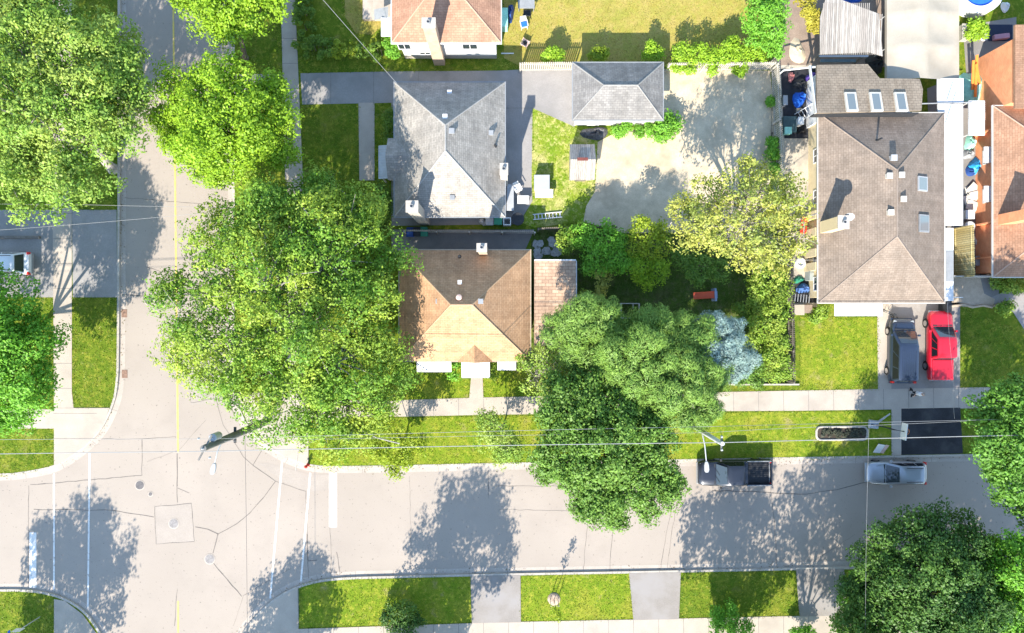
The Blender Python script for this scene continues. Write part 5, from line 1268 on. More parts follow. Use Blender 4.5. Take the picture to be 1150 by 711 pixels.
def car(name, label, cat, loc, rz, spec, paint, group='parked cars'):
    t = thing(name, label, cat, loc, rz, group)
    L, W = spec['L'], spec['W']
    def bd(mb, nm, m, par=None, **k): return mb.build(nm, m, par or t, world=False, **k)
    body = MB(); n = 14
    rings = [[(f * L - L / 2, y, z) for y, z in ring_pts(hw * W / 2, zb, zt)] for f, hw, zb, zt in spec['body']]
    vs = [p for r in rings for p in r]; fs = []
    for i in range(len(rings) - 1):
        for k in range(n): fs.append((i * n + k, (i + 1) * n + k, (i + 1) * n + (k + 1) % n, i * n + (k + 1) % n))
    fs.append(tuple(range(n))); e = (len(rings) - 1) * n; fs.append(tuple(e + k for k in range(n - 1, -1, -1)))
    fs = [tuple(reversed(f)) for f in fs]
    body.raw(vs, fs); bd(body, 'body', paint, smooth=50)
    # greenhouse
    g = spec['cab']                                    # xr0, xf0, xr1, xf1 (fractions), hw0, hw1, z0, z1
    xr0, xf0, xr1, xf1 = [v * L - L / 2 for v in g[:4]]; h0, h1, z0, z1 = g[4] * W / 2, g[5] * W / 2, g[6], g[7]
    def loop(xa, xb, hw, z, r=.12): return [(xa, -hw + r, z), (xa + r * .6, -hw, z), (xb - r * 1.4, -hw, z), (xb, -hw + r * 1.4, z), (xb, hw - r * 1.4, z), (xb - r * 1.4, hw, z), (xa + r * .6, hw, z), (xa, hw - r, z)]
    zm = z1 - .05
    def lerp(a, b, s_): return a + (b - a) * s_
    loops = [loop(xr0, xf0, h0, z0), loop(xr1 - .04, xf1 + .05, h1 + .02, zm), loop(xr1 + .06, xf1 - .08, h1 - .07, z1), loop(xr1 + .4, xf1 - .4, h1 - .35, z1 + .025)]
    cb = MB(); cv = [p for l in loops for p in l]; cf = []
    for i in range(3):
        for k in range(8): cf.append((i * 8 + k, i * 8 + (k + 1) % 8, (i + 1) * 8 + (k + 1) % 8, (i + 1) * 8 + k))
    cf.append(tuple(24 + k for k in range(8))); cb.raw(cv, cf); bd(cb, 'cabin', spec.get('cabmat', paint), smooth=40)
    def pt(xa, xb, s_): return lerp(xa, xb, s_)
    zs = lambda s_: lerp(z0, zm, s_)
    def hwz(s_): return lerp(h0, h1 + .02, s_)
    w = MB(); o_ = .012; s0, s1 = .06, .95
    fx = lambda s_: lerp(xf0, xf1 + .05, s_) + o_; rx = lambda s_: lerp(xr0, xr1 - .04, s_) - o_
    fr = .86
    w.face([(fx(s0), -hwz(s0) * fr, zs(s0) + o_), (fx(s0), hwz(s0) * fr, zs(s0) + o_), (fx(s1), hwz(s1) * (fr - .03), zs(s1) + o_), (fx(s1), -hwz(s1) * (fr - .03), zs(s1) + o_)]); bd(w, 'windscreen', m_glass)
    w = MB(); s0 = .12
    w.face([(rx(s0), hwz(s0) * fr, zs(s0) + o_ * .5), (rx(s0), -hwz(s0) * fr, zs(s0) + o_ * .5), (rx(s1), -hwz(s1) * (fr - .04), zs(s1) + o_ * .5), (rx(s1), hwz(s1) * (fr - .04), zs(s1) + o_ * .5)]); bd(w, 'rear_window', m_glass)
    cw = MB(); cw.box(xf0 + .02, xf0 + .12, -W / 2 * .8, W / 2 * .8, z0 - .03, z0 + .035); bd(cw, 'cowl', m_dark, bevel=.01)
    for sg in (-.45, .1):
        wp = MB(); wp.tube((xf0 + .06, sg * W / 2, z0 + .05), (lerp(xf0, xf1, .35) + .06, sg * W / 2 + .5, lerp(z0, zm, .35) + .03), .012, n=5); bd(wp, 'wiper', m_black)
    hf = L / 2 - spec.get('lx', .1)
    for sg in (-1, 1):
        hl = MB(); hz = spec['lamp']; hl.path([(xf0 + .1, sg * W * .36, z0 + .0), ((xf0 + hf) / 2, sg * W * .33, (z0 + hz) / 2 + .045), (hf - .3, sg * W * .28, hz + .03)], .012, 5); bd(hl, 'bonnet_crease', m_dark)
    gr = MB(); gr.box(hf - .02, hf + .06, -W * .2, W * .2, spec['bump'] + .1, spec['lamp'] - .06); bd(gr, 'grille', m_dark, bevel=.02)
    cuts = spec['side']
    for sg in (-1, 1):
        for a, b in cuts:
            w = MB(); s0, s1 = .1, .88
            xs = lambda f, s_: lerp(lerp(xr0, xr1 - .04, s_) + .12, lerp(xf0, xf1 + .05, s_) - .2, f)
            pts = [(xs(a, s0), sg * (hwz(s0) + o_), zs(s0)), (xs(b, s0), sg * (hwz(s0) + o_), zs(s0)), (xs(b, s1), sg * (hwz(s1) + o_), zs(s1)), (xs(a, s1), sg * (hwz(s1) + o_), zs(s1))]
            w.face(pts if sg < 0 else pts[::-1]); bd(w, 'side_window', m_sideglass)
        m = MB(); mx = xf0 - .38; m.cbox((mx, sg * (W / 2 + .09), z0 + .02), .16, .2, .15); bd(m, 'mirror', spec.get('mirror', paint), bevel=.03)
        h = MB(); zt = spec['lamp']; hx = L / 2 - spec.get('lx', .1)
        hy = sg * (W / 2 - .3); h.box(hx - .26, hx, hy - .15, hy + .12, zt - .16, zt - .01, rz=-sg * .35); bd(h, 'headlight', m_lamp, bevel=.03)
        h = MB(); h.box(-L / 2 + .0, -L / 2 + .14, sg * (W / 2 - .12) - .1, sg * (W / 2 - .12) + .1, spec['tail'] - .3, spec['tail']); bd(h, 'tail_light', m_red, bevel=.02)
        for f in spec['wheels']:
            x = f * L - L / 2; r = spec.get('wr', .34)
            wh = MB(); wh.tube((x, sg * (W / 2 - .2), r), (x, sg * (W / 2 + .02), r), r, n=20); wo = bd(wh, 'wheel', m_black, bevel=.03)
            rm = MB(); rm.tube((x, sg * (W / 2 + .0), r), (x, sg * (W / 2 + .03), r), r * .62, n=16); bd(rm, 'rim', m_chrome, wo)
    for nm, xx, zz in (('front_bumper', L / 2, spec['bump']), ('rear_bumper', -L / 2, spec['bump'])):
        b = MB(); b.box(xx - .16, xx + .05 if xx > 0 else xx + .16, -W / 2 * .86, W / 2 * .86, zz - .12, zz + .08) if xx > 0 else b.box(xx - .06, xx + .16, -W / 2 * .88, W / 2 * .88, zz - .12, zz + .08)
        bd(b, nm, spec.get('bumper', m_dark), bevel=.04)
    if spec.get('rails'):
        for sg in (-1, 1): r = MB(); r.path([(xr1 + .15, sg * (h1 - .1), z1 + .01), (xr1 + .25, sg * (h1 - .1), z1 + .06), (xf1 - .5, sg * (h1 - .1), z1 + .06), (xf1 - .4, sg * (h1 - .1), z1 + .01)], .022, n=6); bd(r, 'roof_rail', spec['rails'])
    if spec.get('ribs'):
        r = MB()
        for k in range(-3, 4): r.box(xr1 + .35, xf1 - .45, k * .17 - .02, k * .17 + .02, z1 + .0, z1 + .036)
        bd(r, 'roof_rib', paint, bevel=.01)
    return t, bd

def paint(name, col, metal=.3): return M(name, col, .32, .03, 1, 10, spec=.5, metal=metal, coat=.6)
p_black = paint('paint_black', (.02, .024, .035)); p_silver = paint('paint_silver', (.36, .38, .42), .5); p_navy = paint('paint_navy', (.03, .045, .08)); p_red = paint('paint_red', (.50, .012, .03), .1); p_whitecar = paint('paint_white', (.7, .72, .75), .1)

# black pickup on the road
c = P(825.5, 531.5, .9)
sp = dict(L=5.75, W=1.98, body=[(0, .9, .45, .98), (.02, .97, .4, 1.03), (.36, 1, .38, 1.05), (.66, 1, .38, 1.08), (.72, .99, .38, 1.1), (.93, .95, .4, 1.02), (.985, .86, .45, .92), (1, .74, .5, .82)],
          cab=(.37, .77, .42, .635, .93, .74, 1.06, 1.84), side=[(.02, .42), (.47, .98)], lamp=.95, tail=.98, wheels=(.19, .81), wr=.39, bump=.62, bumper=m_grey, mirror=m_dark, lx=.16)
sp_bed = dict(sp); sp_bed['body'] = [(.35, 1, .38, 1.05)] + sp['body'][3:]
t, bd = car('pickup_truck', 'black pickup truck with open bed parked on the road below the lamp post', 'pickup truck', (c[0], c[1], 0), math.pi + .01, sp_bed, p_black)
L, W = 5.75, 1.98; b = MB()
b.box(-L / 2 + .02, .35 * L - L / 2, -W / 2 + .02, W / 2 - .02, .42, .66)
for k in range(9): b.box(-L / 2 + .12, .345 * L - L / 2 - .02, -.62 + k * .155 - .035, -.62 + k * .155 + .035, .66, .685)
bd(b, 'bed_floor', m_dark)
b = MB()
for sg in (-1, 1): b.box(-L / 2 + .02, .35 * L - L / 2 - .003, sg * W / 2 - sg * .0, sg * (W / 2 - .14), .45, 1.06)
b.box(-L / 2, -L / 2 + .1, -W / 2 + .142, W / 2 - .142, .5, 1.04); b.box(.33 * L - L / 2, .35 * L - L / 2 - .004, -W / 2 + .142, W / 2 - .142, .5, 1.06); bd(b, 'bed_wall', p_black, bevel=.03)
b = MB()
for sg in (-1, 1): b.box(-L / 2 + .1, .345 * L - L / 2, sg * (W / 2 - .015), sg * (W / 2 - .075), 1.06, 1.085)
bd(b, 'bed_rail', m_grey, bevel=.01)
for sg in (-1, 1):
    b = MB(); b.box(-.94, -.55, sg * .62 - .14, sg * .62 + .14, .686, .95); bd(b, 'bed_box', m_white, bevel=.02)

# silver wagon
c = P(1007, 531.5, .8)
sp = dict(L=4.55, W=1.78, body=[(0, .82, .42, .86), (.03, .93, .32, .93), (.2, .99, .28, .95), (.6, 1, .26, .95), (.74, .99, .27, .94), (.9, .95, .3, .84), (.975, .82, .34, .72), (1, .66, .4, .62)],
          cab=(.035, .71, .1, .5, .93, .72, .93, 1.46), side=[(.02, .26), (.3, .62), (.66, .97)], lamp=.76, tail=.92, wheels=(.19, .81), wr=.32, bump=.5, bumper=p_silver, rails=m_dark, lx=.12)
car('station_wagon', 'silver station wagon parked on the road below the black driveway', 'car', (c[0], c[1], 0), math.pi, sp, p_silver)

# navy minivan on the drive
c = P(1013.5, 394, .9)
sp = dict(L=5.0, W=1.94, body=[(0, .84, .42, .98), (.02, .93, .32, 1.04), (.2, .99, .28, 1.06), (.65, 1, .26, 1.05), (.78, .98, .27, 1.04), (.92, .93, .3, .92), (.98, .8, .34, .78), (1, .62, .42, .66)],
          cab=(.02, .82, .06, .6, .95, .74, 1.03, 1.75), side=[(.02, .28), (.31, .62), (.65, .97)], lamp=.86, tail=1.1, wheels=(.18, .8), wr=.34, bump=.52, bumper=p_navy, ribs=True, lx=.14)
car('minivan', 'dark blue minivan parked nose to the garage on the shared driveway', 'minivan', (c[0], c[1], .13), math.pi / 2 - .02, sp, p_navy)

# red pickup with a covered bed
c = P(1056, 388, .9)
sp = dict(L=5.35, W=1.86, body=[(0, .9, .45, .98), (.03, .96, .38, 1.02), (.3, 1, .36, 1.04), (.66, 1, .36, 1.06), (.72, .99, .36, 1.08), (.93, .95, .38, 1.0), (.985, .84, .44, .9), (1, .7, .5, .8)],
          cab=(.3, .78, .34, .61, .94, .76, 1.04, 1.74), side=[(.04, .34), (.39, .68), (.72, .97)], lamp=.92, tail=.96, wheels=(.2, .82), wr=.37, bump=.6, bumper=m_chrome, lx=.14)
t, bd = car('pickup_truck', 'red pickup truck with a red bed cover parked beside the dark blue minivan', 'pickup truck', (c[0], c[1], .13), math.pi / 2 + .0, sp, p_red)
b = MB(); b.box(-5.35 / 2 + .08, .3 * 5.35 - 5.35 / 2 - .02, -.82, .82, 1.0, 1.13); bd(b, 'bed_cover', p_red, bevel=.05)
b = MB(); b.box(-5.35 / 2 + .05, -5.35 / 2 + .12, -.3, .0, .6, .75); bd(b, 'number_plate', m_white)

# white car at the left edge
c = P(3, 296, .8)
sp = dict(L=4.4, W=1.8, body=[(0, .84, .42, .9), (.03, .94, .32, .97), (.2, .99, .28, .99), (.62, 1, .26, .98), (.74, .99, .27, .97), (.9, .95, .3, .88), (.975, .82, .34, .76), (1, .66, .4, .66)],
          cab=(.06, .72, .17, .5, .93, .72, .96, 1.6), side=[(.02, .3), (.34, .64), (.68, .97)], lamp=.8, tail=.98, wheels=(.19, .81), wr=.33, bump=.52, bumper=m_grey, rails=m_dark, lx=.12)
car('hatchback', 'white hatchback parked on the shaded driveway at the left edge', 'car', (c[0], c[1], .13), math.pi, sp, p_whitecar)

# ---------------------------------------------------------------- poles and wires
def utility_pole(label, base, h, r, mat):
    b = P(base[0], base[1], 0)
    t = thing('utility_pole', label, 'utility pole', (b[0], b[1], .12), group='utility poles')
    m = MB(); m.path([(b[0], b[1], .1), (b[0], b[1], h)], [r * 1.25, r * .85], 12); m.build('pole', mat, t, smooth=50)
    return t, b
t, b = utility_pole('dark wooden utility pole with street lamp on the corner under the huge tree', (300, 473), 11.2, .24, m_pole)
def lamp(t, p0, p1, mat):
    a, c = Vector(p0), Vector(p1)
    m = MB(); m.path([tuple(a), tuple(a.lerp(c, .45) + Vector((0, 0, .25))), tuple(c)], [.05, .045, .035], 8); arm = m.build('lamp_arm', mat, t, smooth=50)
    d = (c - a); ang = math.atan2(d.y, d.x); m = MB()
    for s_, w, z0, z1 in ((0, .16, -.06, .06),): pass
    q = [(-.05, .09), (.2, .16), (.55, .17), (.72, .1), (.72, -.1), (.55, -.17), (.2, -.16), (-.05, -.09)]
    ca, sa = math.cos(ang), math.sin(ang)
    m.prism([(c.x + x * ca - y * sa, c.y + x * sa + y * ca) for x, y in q], c.z - .09, c.z + .07); hd = m.build('lamp_head', m_grey_light, arm, bevel=.04)
    m = MB(); m.prism([(c.x + (x * .7 + .15) * ca - y * .7 * sa, c.y + (x * .7 + .15) * sa + y * .7 * ca) for x, y in q], c.z - .14, c.z - .091); m.build('lamp_lens', m_white, hd)
lamp(t, (b[0], b[1], 8.3), P(241, 521, 8.6), m_pole_met)
for (ox, oy, z0, z1, r, mat) in ((.05, .45, 9.0, 10.0, .26, m_grey_light),):
    m = MB(); m.lathe((b[0] + ox, b[1] + oy, z0), [(r * .9, 0), (r, .06), (r, z1 - z0 - .05), (r * .8, z1 - z0)], 16)
    for k in (-.1, .1): m.tube((b[0] + ox + k, b[1] + oy, z1), (b[0] + ox + k, b[1] + oy, z1 + .18), .03, n=6)
    m.build('transformer', mat, t, smooth=40)
m = MB(); a = math.radians(62)
for z in (10.9,): m.tube((b[0] - .9 * math.cos(a), b[1] - .9 * math.sin(a), z), (b[0] + .9 * math.cos(a), b[1] + .9 * math.sin(a), z), .06, n=6)
m.build('crossarm', m_pole, t)
m = MB(); m.box(b[0] - .5, b[0] + .5, b[1] - .06, b[1] + .06, 5.4, 5.52); m.box(b[0] - .08, b[0] + .08, b[1] - .55, b[1] + .55, 6.2, 6.3); m.build('wire_bracket', m_dark, t)
for (px, py) in [(-.35, .5), (.35, -.5), (0, 0)]:
    m = MB(); m.lathe((b[0] + px * 1.0, b[1] + py * 1.2, 10.95 if px else 11.2), [(.05, 0), (.07, .05), (.04, .1), (.06, .16), (.03, .2)], 10); m.build('insulator', m_grey_light, t)
pole_left = b
t, b2 = utility_pole('pale grey utility pole with long lamp arm leaning in view above the black pickup', (766, 471), 10.4, .16, m_pole_met)
lamp(t, (b2[0], b2[1], 5.6), P(793.3, 519, 6.4), m_white_met)
m = MB(); m.box(b2[0] - .05, b2[0] + .05, b2[1] - .5, b2[1] + .5, 10.1, 10.2); m.build('crossarm', m_pole, t)
for k in (-.42, .42):
    m = MB(); m.lathe((b2[0], b2[1] + k, 10.2), [(.05, 0), (.07, .05), (.04, .1), (.05, .15)], 10); m.build('insulator', m_grey_light, t)

def wire(label, pts, r, mat, sag=.25, name='power_line', n=14):
    q = [P(*p) for p in pts]; path = []
    for a, c in zip(q[:-1], q[1:]):
        for i in range(n):
            s_ = i / n; path.append((a[0] + (c[0] - a[0]) * s_, a[1] + (c[1] - a[1]) * s_, a[2] + (c[2] - a[2]) * s_ - sag * 4 * s_ * (1 - s_)))
    path.append(q[-1]); m = MB(); m.path(path, r, 6)
    o = m.build(name, mat); tag(o, label, 'overhead wire', 'overhead wires'); return o
wire('thick pale overhead cable running along the whole main road over both utility poles', [(-400, 517, 10.6), (233, 507, 10.9), (813, 497, 10.3), (1500, 482, 10.3)], .024, m_wire, .3)
wire('thin pale overhead wire above the sidewalk parallel to the thick cable', [(-400, 497, 9.6), (240, 493, 9.8), (800, 479, 9.6), (1500, 464, 9.6)], .011, m_wire, .3)
wire('second thin overhead wire just below the thin one across the middle verge', [(245, 496, 8.6), (795, 486, 8.2), (976, 478, 8.2), (1500, 458, 8.2)], .010, m_wire, .35)
wire('long overhead wire crossing the main road beside the silver wagon', [(976, 477, 8.2), (973, 900, 7.5)], .008, m_wire, .3, 'service_wire')
wire('dark overhead wire running down the side street past the corner utility pole', [(268, -300, 7.5), (270, 30, 7.5), (275, 486, 7.0), (277, 1000, 7.0)], .012, m_wire_dark, .3)
wire('service wire from the top edge to the roof corner of the grey bungalow', [(330, -40, 7.5), (363, 0, 7.0), (446, 94, 4.0)], .013, m_wire, .12, 'service_wire')
wire('upper short service wire over the shaded left driveway', [(-60, 228, 7), (98, 230, 7), (262, 233, 7.5)], .011, m_wire, .15, 'service_wire')
wire('lower slanted service wire over the shaded left driveway', [(-60, 262, 6.5), (85, 252, 6.8), (262, 236, 7.4)], .011, m_wire, .15, 'service_wire')
wire('short wire along the right edge of the driveway of the red pickup', [(1072, 470, 8.1), (1071, 425, 5.5), (1064, 340, 3.2)], .010, m_wire, .1, 'service_wire')

# ---------------------------------------------------------------- fences
def fence(label, a, b, h, mat, pitch=.16, w=.11, posts=None, name='picket_fence', postmat=None, group='garden fences', rail=True):
    p, q = P(*a), P(*b); d = Vector((q[0] - p[0], q[1] - p[1], 0)); l = d.length; d.normalize(); n = Vector((-d.y, d.x, 0))
    t = thing(name, label, 'fence', (p[0], p[1], .12), group=group)
    ang = math.atan2(d.y, d.x); m = MB(); k = int(l / pitch); rr = random.Random(int(abs(p[0]) * 100))
    for i in range(k + 1):
        c = Vector(p) + d * (i * pitch); hh = h + rr.uniform(-.03, .03); hw = w / 2
        vs = []
        for th in (-.012, .012):
            for u, z in ((-hw, .16), (hw, .16), (hw, hh - .07), (0, hh), (-hw, hh - .07)): x = c + d * u + n * th; vs.append((x.x, x.y, z))
        m.raw(vs, [(0, 1, 2, 3, 4), (9, 8, 7, 6, 5)] + [(j, 5 + j, 5 + (j + 1) % 5, (j + 1) % 5) for j in range(5)])
    m.build('picket_panel', mat, t)
    m = MB()
    for z in (.4, h - .35):
        c = Vector(p) + d * (l / 2) - n * .045; m.box(c.x - l / 2, c.x + l / 2, c.y - .025, c.y + .025, z, z + .08, rz=ang)
    m.build('rail', mat, t)
    np_ = posts or max(2, int(l / 2.4) + 1)
    for i in range(np_):
        c = Vector(p) + d * (l * i / (np_ - 1)) - n * .13; m = MB(); m.box(c.x - .05, c.x + .05, c.y - .05, c.y + .05, .1, h + .04, rz=ang); m.build('post', postmat or mat, t)
fence('pale picket fence above the driveway left of the garage', (584, 80), (643, 79.5), 1.9, m_wood_fence)
fence('pale fence under the vines right of the garage', (746, 80), (864, 79), 1.8, m_wood_fence)
fence('weathered grey picket fence along the right side of the sandy yard', (865, 72), (868, 140), 1.8, m_wood_fence)
fence('lower stretch of the weathered grey fence beside the olive tree', (868, 141), (872, 205), 1.8, m_wood_fence)
fence('dark picket fence between the grey bungalow and the centre bungalow', (457, 261), (600, 262), 1.6, m_wood_fence)
fence('old low fence between the weedy lawn and the shaded garden', (604, 258), (690, 255), 1.2, m_wood_dark)
fence('wooden fence along the right side of the shaded garden', (882, 290), (885, 428), 1.5, m_wood_dark)
fence('yellowish board fence leaning beside the right eave of the taupe bungalow', (1069, 258), (1070, 312), 2.6, m_wood_y, .17, .16, name='board_fence')
m = MB(); a, b = P(816, 431.5), P(896, 430.5); m.box(a[0], b[0], a[1] - .06, a[1] + .06, .1, .3); o = m.build('garden_edging', m_wood_fence); tag(o, 'pale timber edging along the bottom of the planted garden strip', 'garden edging')
m = MB(); a, b = P(-60, 267), P(47, 268.5); m.box(a[0], b[0], a[1] - .1, a[1] + .1, .1, .32); o = m.build('low_wall', m_wood_dark, bevel=.03); tag(o, 'low grey wall dividing the shaded left driveway', 'low wall')

# ---------------------------------------------------------------- small things
def simple(name, label, cat, mb, mat, group=None, **k):
    o = mb.build(name, mat, **k); return tag(o, label, cat, group)

def heap(name, label, cat, px, py, rx, ry, h, mat, seed, group=None, z=.13, rough=.35):
    rs = np.random.RandomState(seed); c = P(px, py, z); mb = MB(); n = 14; vs, fs = [], []
    ph = rs.uniform(0, 6, 8); am = rs.uniform(.3, 1, 8)
    for j in range(7):
        for i in range(n):
            t = 6.283 * i / n; f = j / 6
            k = 1 + .18 * math.sin(2 * t + ph[0]) + .12 * math.sin(3 * t + ph[1])
            r = f * k
            zz = h * (1 - f ** 2.2) * (1 + rough * math.sin(3 * f * 3 + 2 * t + ph[2]) * am[0] + rough * .7 * math.sin(5 * t + ph[3]) * f) + rs.uniform(-.04, .04) * h
            vs.append((c[0] + rx * r * math.cos(t), c[1] + ry * r * math.sin(t), z + max(0.0, zz if j < 6 else 0)))
    for j in range(6):
        for i in range(n): fs.append((j * n + i, j * n + (i + 1) % n, (j + 1) * n + (i + 1) % n, (j + 1) * n + i))
    fs = [tuple(reversed(f)) for f in fs]
    mb.raw(vs, fs); return simple(name, label, cat, mb, mat, group, smooth=35)

def wheelie_bin(label, px, py, mat, rz=0, lid=None):
    c = P(px, py, .5); t = thing('wheelie_bin', label, 'bin', (c[0], c[1], .14), rz, 'wheelie bins by the houses')
    m = MB(); m.raw([(-.24, -.26, .06), (.24, -.26, .06), (.24, .26, .06), (-.24, .26, .06), (-.29, -.33, .95), (.29, -.33, .95), (.29, .33, .95), (-.29, .33, .95)], [(0, 3, 2, 1), (4, 5, 6, 7), (0, 1, 5, 4), (1, 2, 6, 5), (2, 3, 7, 6), (3, 0, 4, 7)]); m.build('bin_body', mat, t, world=False, bevel=.03)
    m = MB(); m.box(-.31, .31, -.36, .33, .955, 1.02); m.box(-.26, .26, .33, .4, .93, .97); m.build('lid', lid or mat, t, world=False, bevel=.03)
    for s_ in (-.22, .22): m = MB(); m.tube((s_ - .03, .3, .12), (s_ + .03, .3, .12), .12, n=14); m.build('wheel', m_black, t, world=False)
wheelie_bin('dark blue wheelie bin against the left end of the dark picket fence', 462, 262, m_bluebin)
wheelie_bin('dark teal wheelie bin between the blue and the green bin', 469.5, 261.5, m_dark)
wheelie_bin('green wheelie bin, right one of the three behind the dark picket fence', 477, 261.5, m_greenbin)
wheelie_bin('grey wheelie bin at the lower wall of the grey bungalow', 550, 249, m_grey)
wheelie_bin('green wheelie bin next to the white frame at the corner of the grey bungalow', 559.5, 248.5, m_greenbin)

def table(label, px, py, w, d, h, mat, rz=0, group=None, name='table'):
    c = P(px, py, h); t = thing(name, label, 'table', (c[0], c[1], .13), rz, group)
    m = MB(); m.box(-w / 2, w / 2, -d / 2, d / 2, h - .05, h); m.build('table_top', mat, t, world=False, bevel=.02)
    for a in (-1, 1):
        for b_ in (-1, 1): m = MB(); m.box(a * (w / 2 - .08) - .025, a * (w / 2 - .08) + .025, b_ * (d / 2 - .08) - .025, b_ * (d / 2 - .08) + .025, 0, h - .05); m.build('leg', m_grey, t, world=False)
def chair(label, px, py, mat, rz=0, name='garden_chair'):
    c = P(px, py, .5); t = thing(name, label, 'chair', (c[0], c[1], .13), rz, 'garden chairs')
    m = MB(); m.box(-.26, .26, -.26, .24, .4, .46); m.build('seat', mat, t, world=False, bevel=.02)
    m = MB(); m.raw([(-.26, .22, .44), (.26, .22, .44), (.24, .42, .95), (-.24, .42, .95), (-.26, .27, .44), (.26, .27, .44), (.24, .47, .95), (-.24, .47, .95)], [(0, 1, 2, 3), (7, 6, 5, 4), (0, 4, 5, 1), (2, 6, 7, 3), (1, 5, 6, 2), (3, 7, 4, 0)]); m.build('backrest', mat, t, world=False, bevel=.015)
    for a in (-1, 1):
        m = MB(); m.box(a * .28 - .025, a * .28 + .025, -.24, .28, .6, .64); m.build('armrest', mat, t, world=False)
        for b_ in (-.22, .2): m = MB(); m.box(a * .24 - .02, a * .24 + .02, b_ - .02, b_ + .02, 0, .4); m.build('leg', mat, t, world=False)
def crate(label, px, py, w, d, h, mat, rz=0, name='storage_box', cat='box', lid=None, z0=.13):
    c = P(px, py, h); t = thing(name, label, cat, (c[0], c[1], z0), rz)
    m = MB(); m.box(-w / 2, w / 2, -d / 2, d / 2, 0, h - .08); m.build('box_body', mat, t, world=False, bevel=.02)
    m = MB(); m.box(-w / 2 - .03, w / 2 + .03, -d / 2 - .03, d / 2 + .03, h - .076, h); m.build('lid', lid or mat, t, world=False, bevel=.02)
# grey bungalow patio
crate('large grey two part storage box at the back corner of the grey bungalow patio', 608.5, 205, 1.15, 1.1, .9, m_grey_light)
table('long white bench table below the grey storage box', 611, 217.5, 1.4, .65, .7, m_white, group='patio tables')
table('square pale table beside the white chair at the grey bungalow', 587.5, 224.5, .9, .65, .6, m_white, group='patio tables')
chair('white plastic garden chair at the back wall of the grey bungalow', 581.5, 212, m_white, .5)
crate('pale long deck box against the back wall of the grey bungalow', 573, 222, .5, 2.0, .7, m_grey_light, name='deck_box')
m = MB(); c = P(581.5, 246, .8); m.lathe((c[0], c[1], .13), [(.42, 0), (.46, .6), (.5, .66), (.5, .72), (.05, .78)], 24); simple('round_table', 'dark round covered table at the corner of the grey bungalow', 'table', m, m_dark, smooth=40)
c = P(569.5, 248.5, .9); m = MB(); hw = .3
for a in ((-hw, hw, -hw, -hw + .07), (-hw, hw, hw - .07, hw), (-hw, -hw + .07, -hw + .07, hw - .07), (hw - .07, hw, -hw + .07, hw - .07)): m.box(c[0] + a[0], c[0] + a[1], c[1] + a[2], c[1] + a[3], .14, .9)
simple('planter_frame', 'white square open frame next to the dark round table', 'planter', m, m_white)
heap('covered_pile', 'white covered bundle at the lower wall of the grey bungalow', 'pile', 542, 249, .3, .3, .6, m_white, 3)
c = P(615, 242, .4); t = thing('ladder', 'pale aluminium ladder lying on the shaded grass above the old fence', 'ladder', (c[0], c[1], .14), .09)
for s_ in (-.2, .2): m = MB(); m.box(-1.15, 1.15, s_ - .03, s_ + .03, .05, .13); m.build('rail', m_white_met, t, world=False)
for i in range(8): x = -1.0 + i * .285; m = MB(); m.tube((x, -.18, .09), (x, .18, .09), .04, n=8); m.build('rung', m_white_met, t, world=False)
heap('black_bags', 'heap of dark grey folded sheets at the lower left corner of the garage', 'pile', 668, 150, .95, .6, .5, M('dark_sheet', (.09, .09, .1), .6, .5, 4, 9), 5, rough=.6)
rng = random.Random(8)
for i in range(16):
    x, y = 601 + rng.uniform(0, 26), 268 + rng.uniform(0, 20)
    if i == 0: fl = MB()
    c = P(x, y, 0); r = rng.uniform(.22, .4); n = 6; a0 = rng.uniform(0, 1)
    fl.prism([(c[0] + r * rng.uniform(.8, 1.1) * math.cos(a0 + k * 6.283 / n), c[1] + r * rng.uniform(.8, 1.1) * math.sin(a0 + k * 6.283 / n)) for k in range(n)], .12, .15 + i * .003)
tag(fl.build('flagstone_patio', m_flag), kind='structure')
# shaded garden
c = P(793, 331.5, .8); t = thing('garden_slide', 'orange red plastic slide with blue grey end on the shaded lawn', 'slide', (c[0], c[1], .13), .05, None)
m = MB(); n = 10; vs = []
for i in range(n + 1):
    s_ = i / n; x = -.85 + 1.45 * s_; z = .12 + .85 * max(0, s_ - .12) ** .9
    for y, dz in ((-.27, .14), (-.23, 0), (.23, 0), (.27, .14)): vs.append((x, y, z + dz))
m.raw(vs, [(i * 4 + k, (i + 1) * 4 + k, (i + 1) * 4 + k + 1, i * 4 + k + 1) for i in range(n) for k in range(3)]); m.build('chute', M('slide_orange', (.7, .13, .06), .45, .06), t, world=False, smooth=40)
m = MB(); m.box(.58, .75, -.5, .5, 0, 1.0); m.box(.76, .95, -.3, .3, .0, .5); m.build('ladder_end', m_slide_blue, t, world=False, bevel=.05)
c = P(708, 349, .6); m = MB(); 
for a in ((-.75, .75, -.6, -.54), (-.75, .75, .54, .6), (-.75, -.69, -.54, .54), (.69, .75, -.54, .54)): m.box(c[0] + a[0], c[0] + a[1], c[1] + a[2], c[1] + a[3], .12, .55)
m.box(c[0] + .2, c[0] + .24, c[1] + .1, c[1] + .54, .5, .54); simple('raised_bed_frame', 'pale open rectangular frame in the dark garden beside the pine', 'frame', m, m_siding)
c = P(683.5, 355, .8); m = MB(); m.lathe((c[0], c[1], .12), [(.22, 0), (.1, .08), (.08, .6), (.3, .68), (.36, .75), (.3, .73), (.05, .69)], 18); simple('bird_bath', 'small grey bird bath at the left edge of the pines', 'bird bath', m, m_grey_light, smooth=40)
crate('pale grey box beside the corner of the side wing under the small tree', 632, 397, .5, .7, .8, m_grey_light)
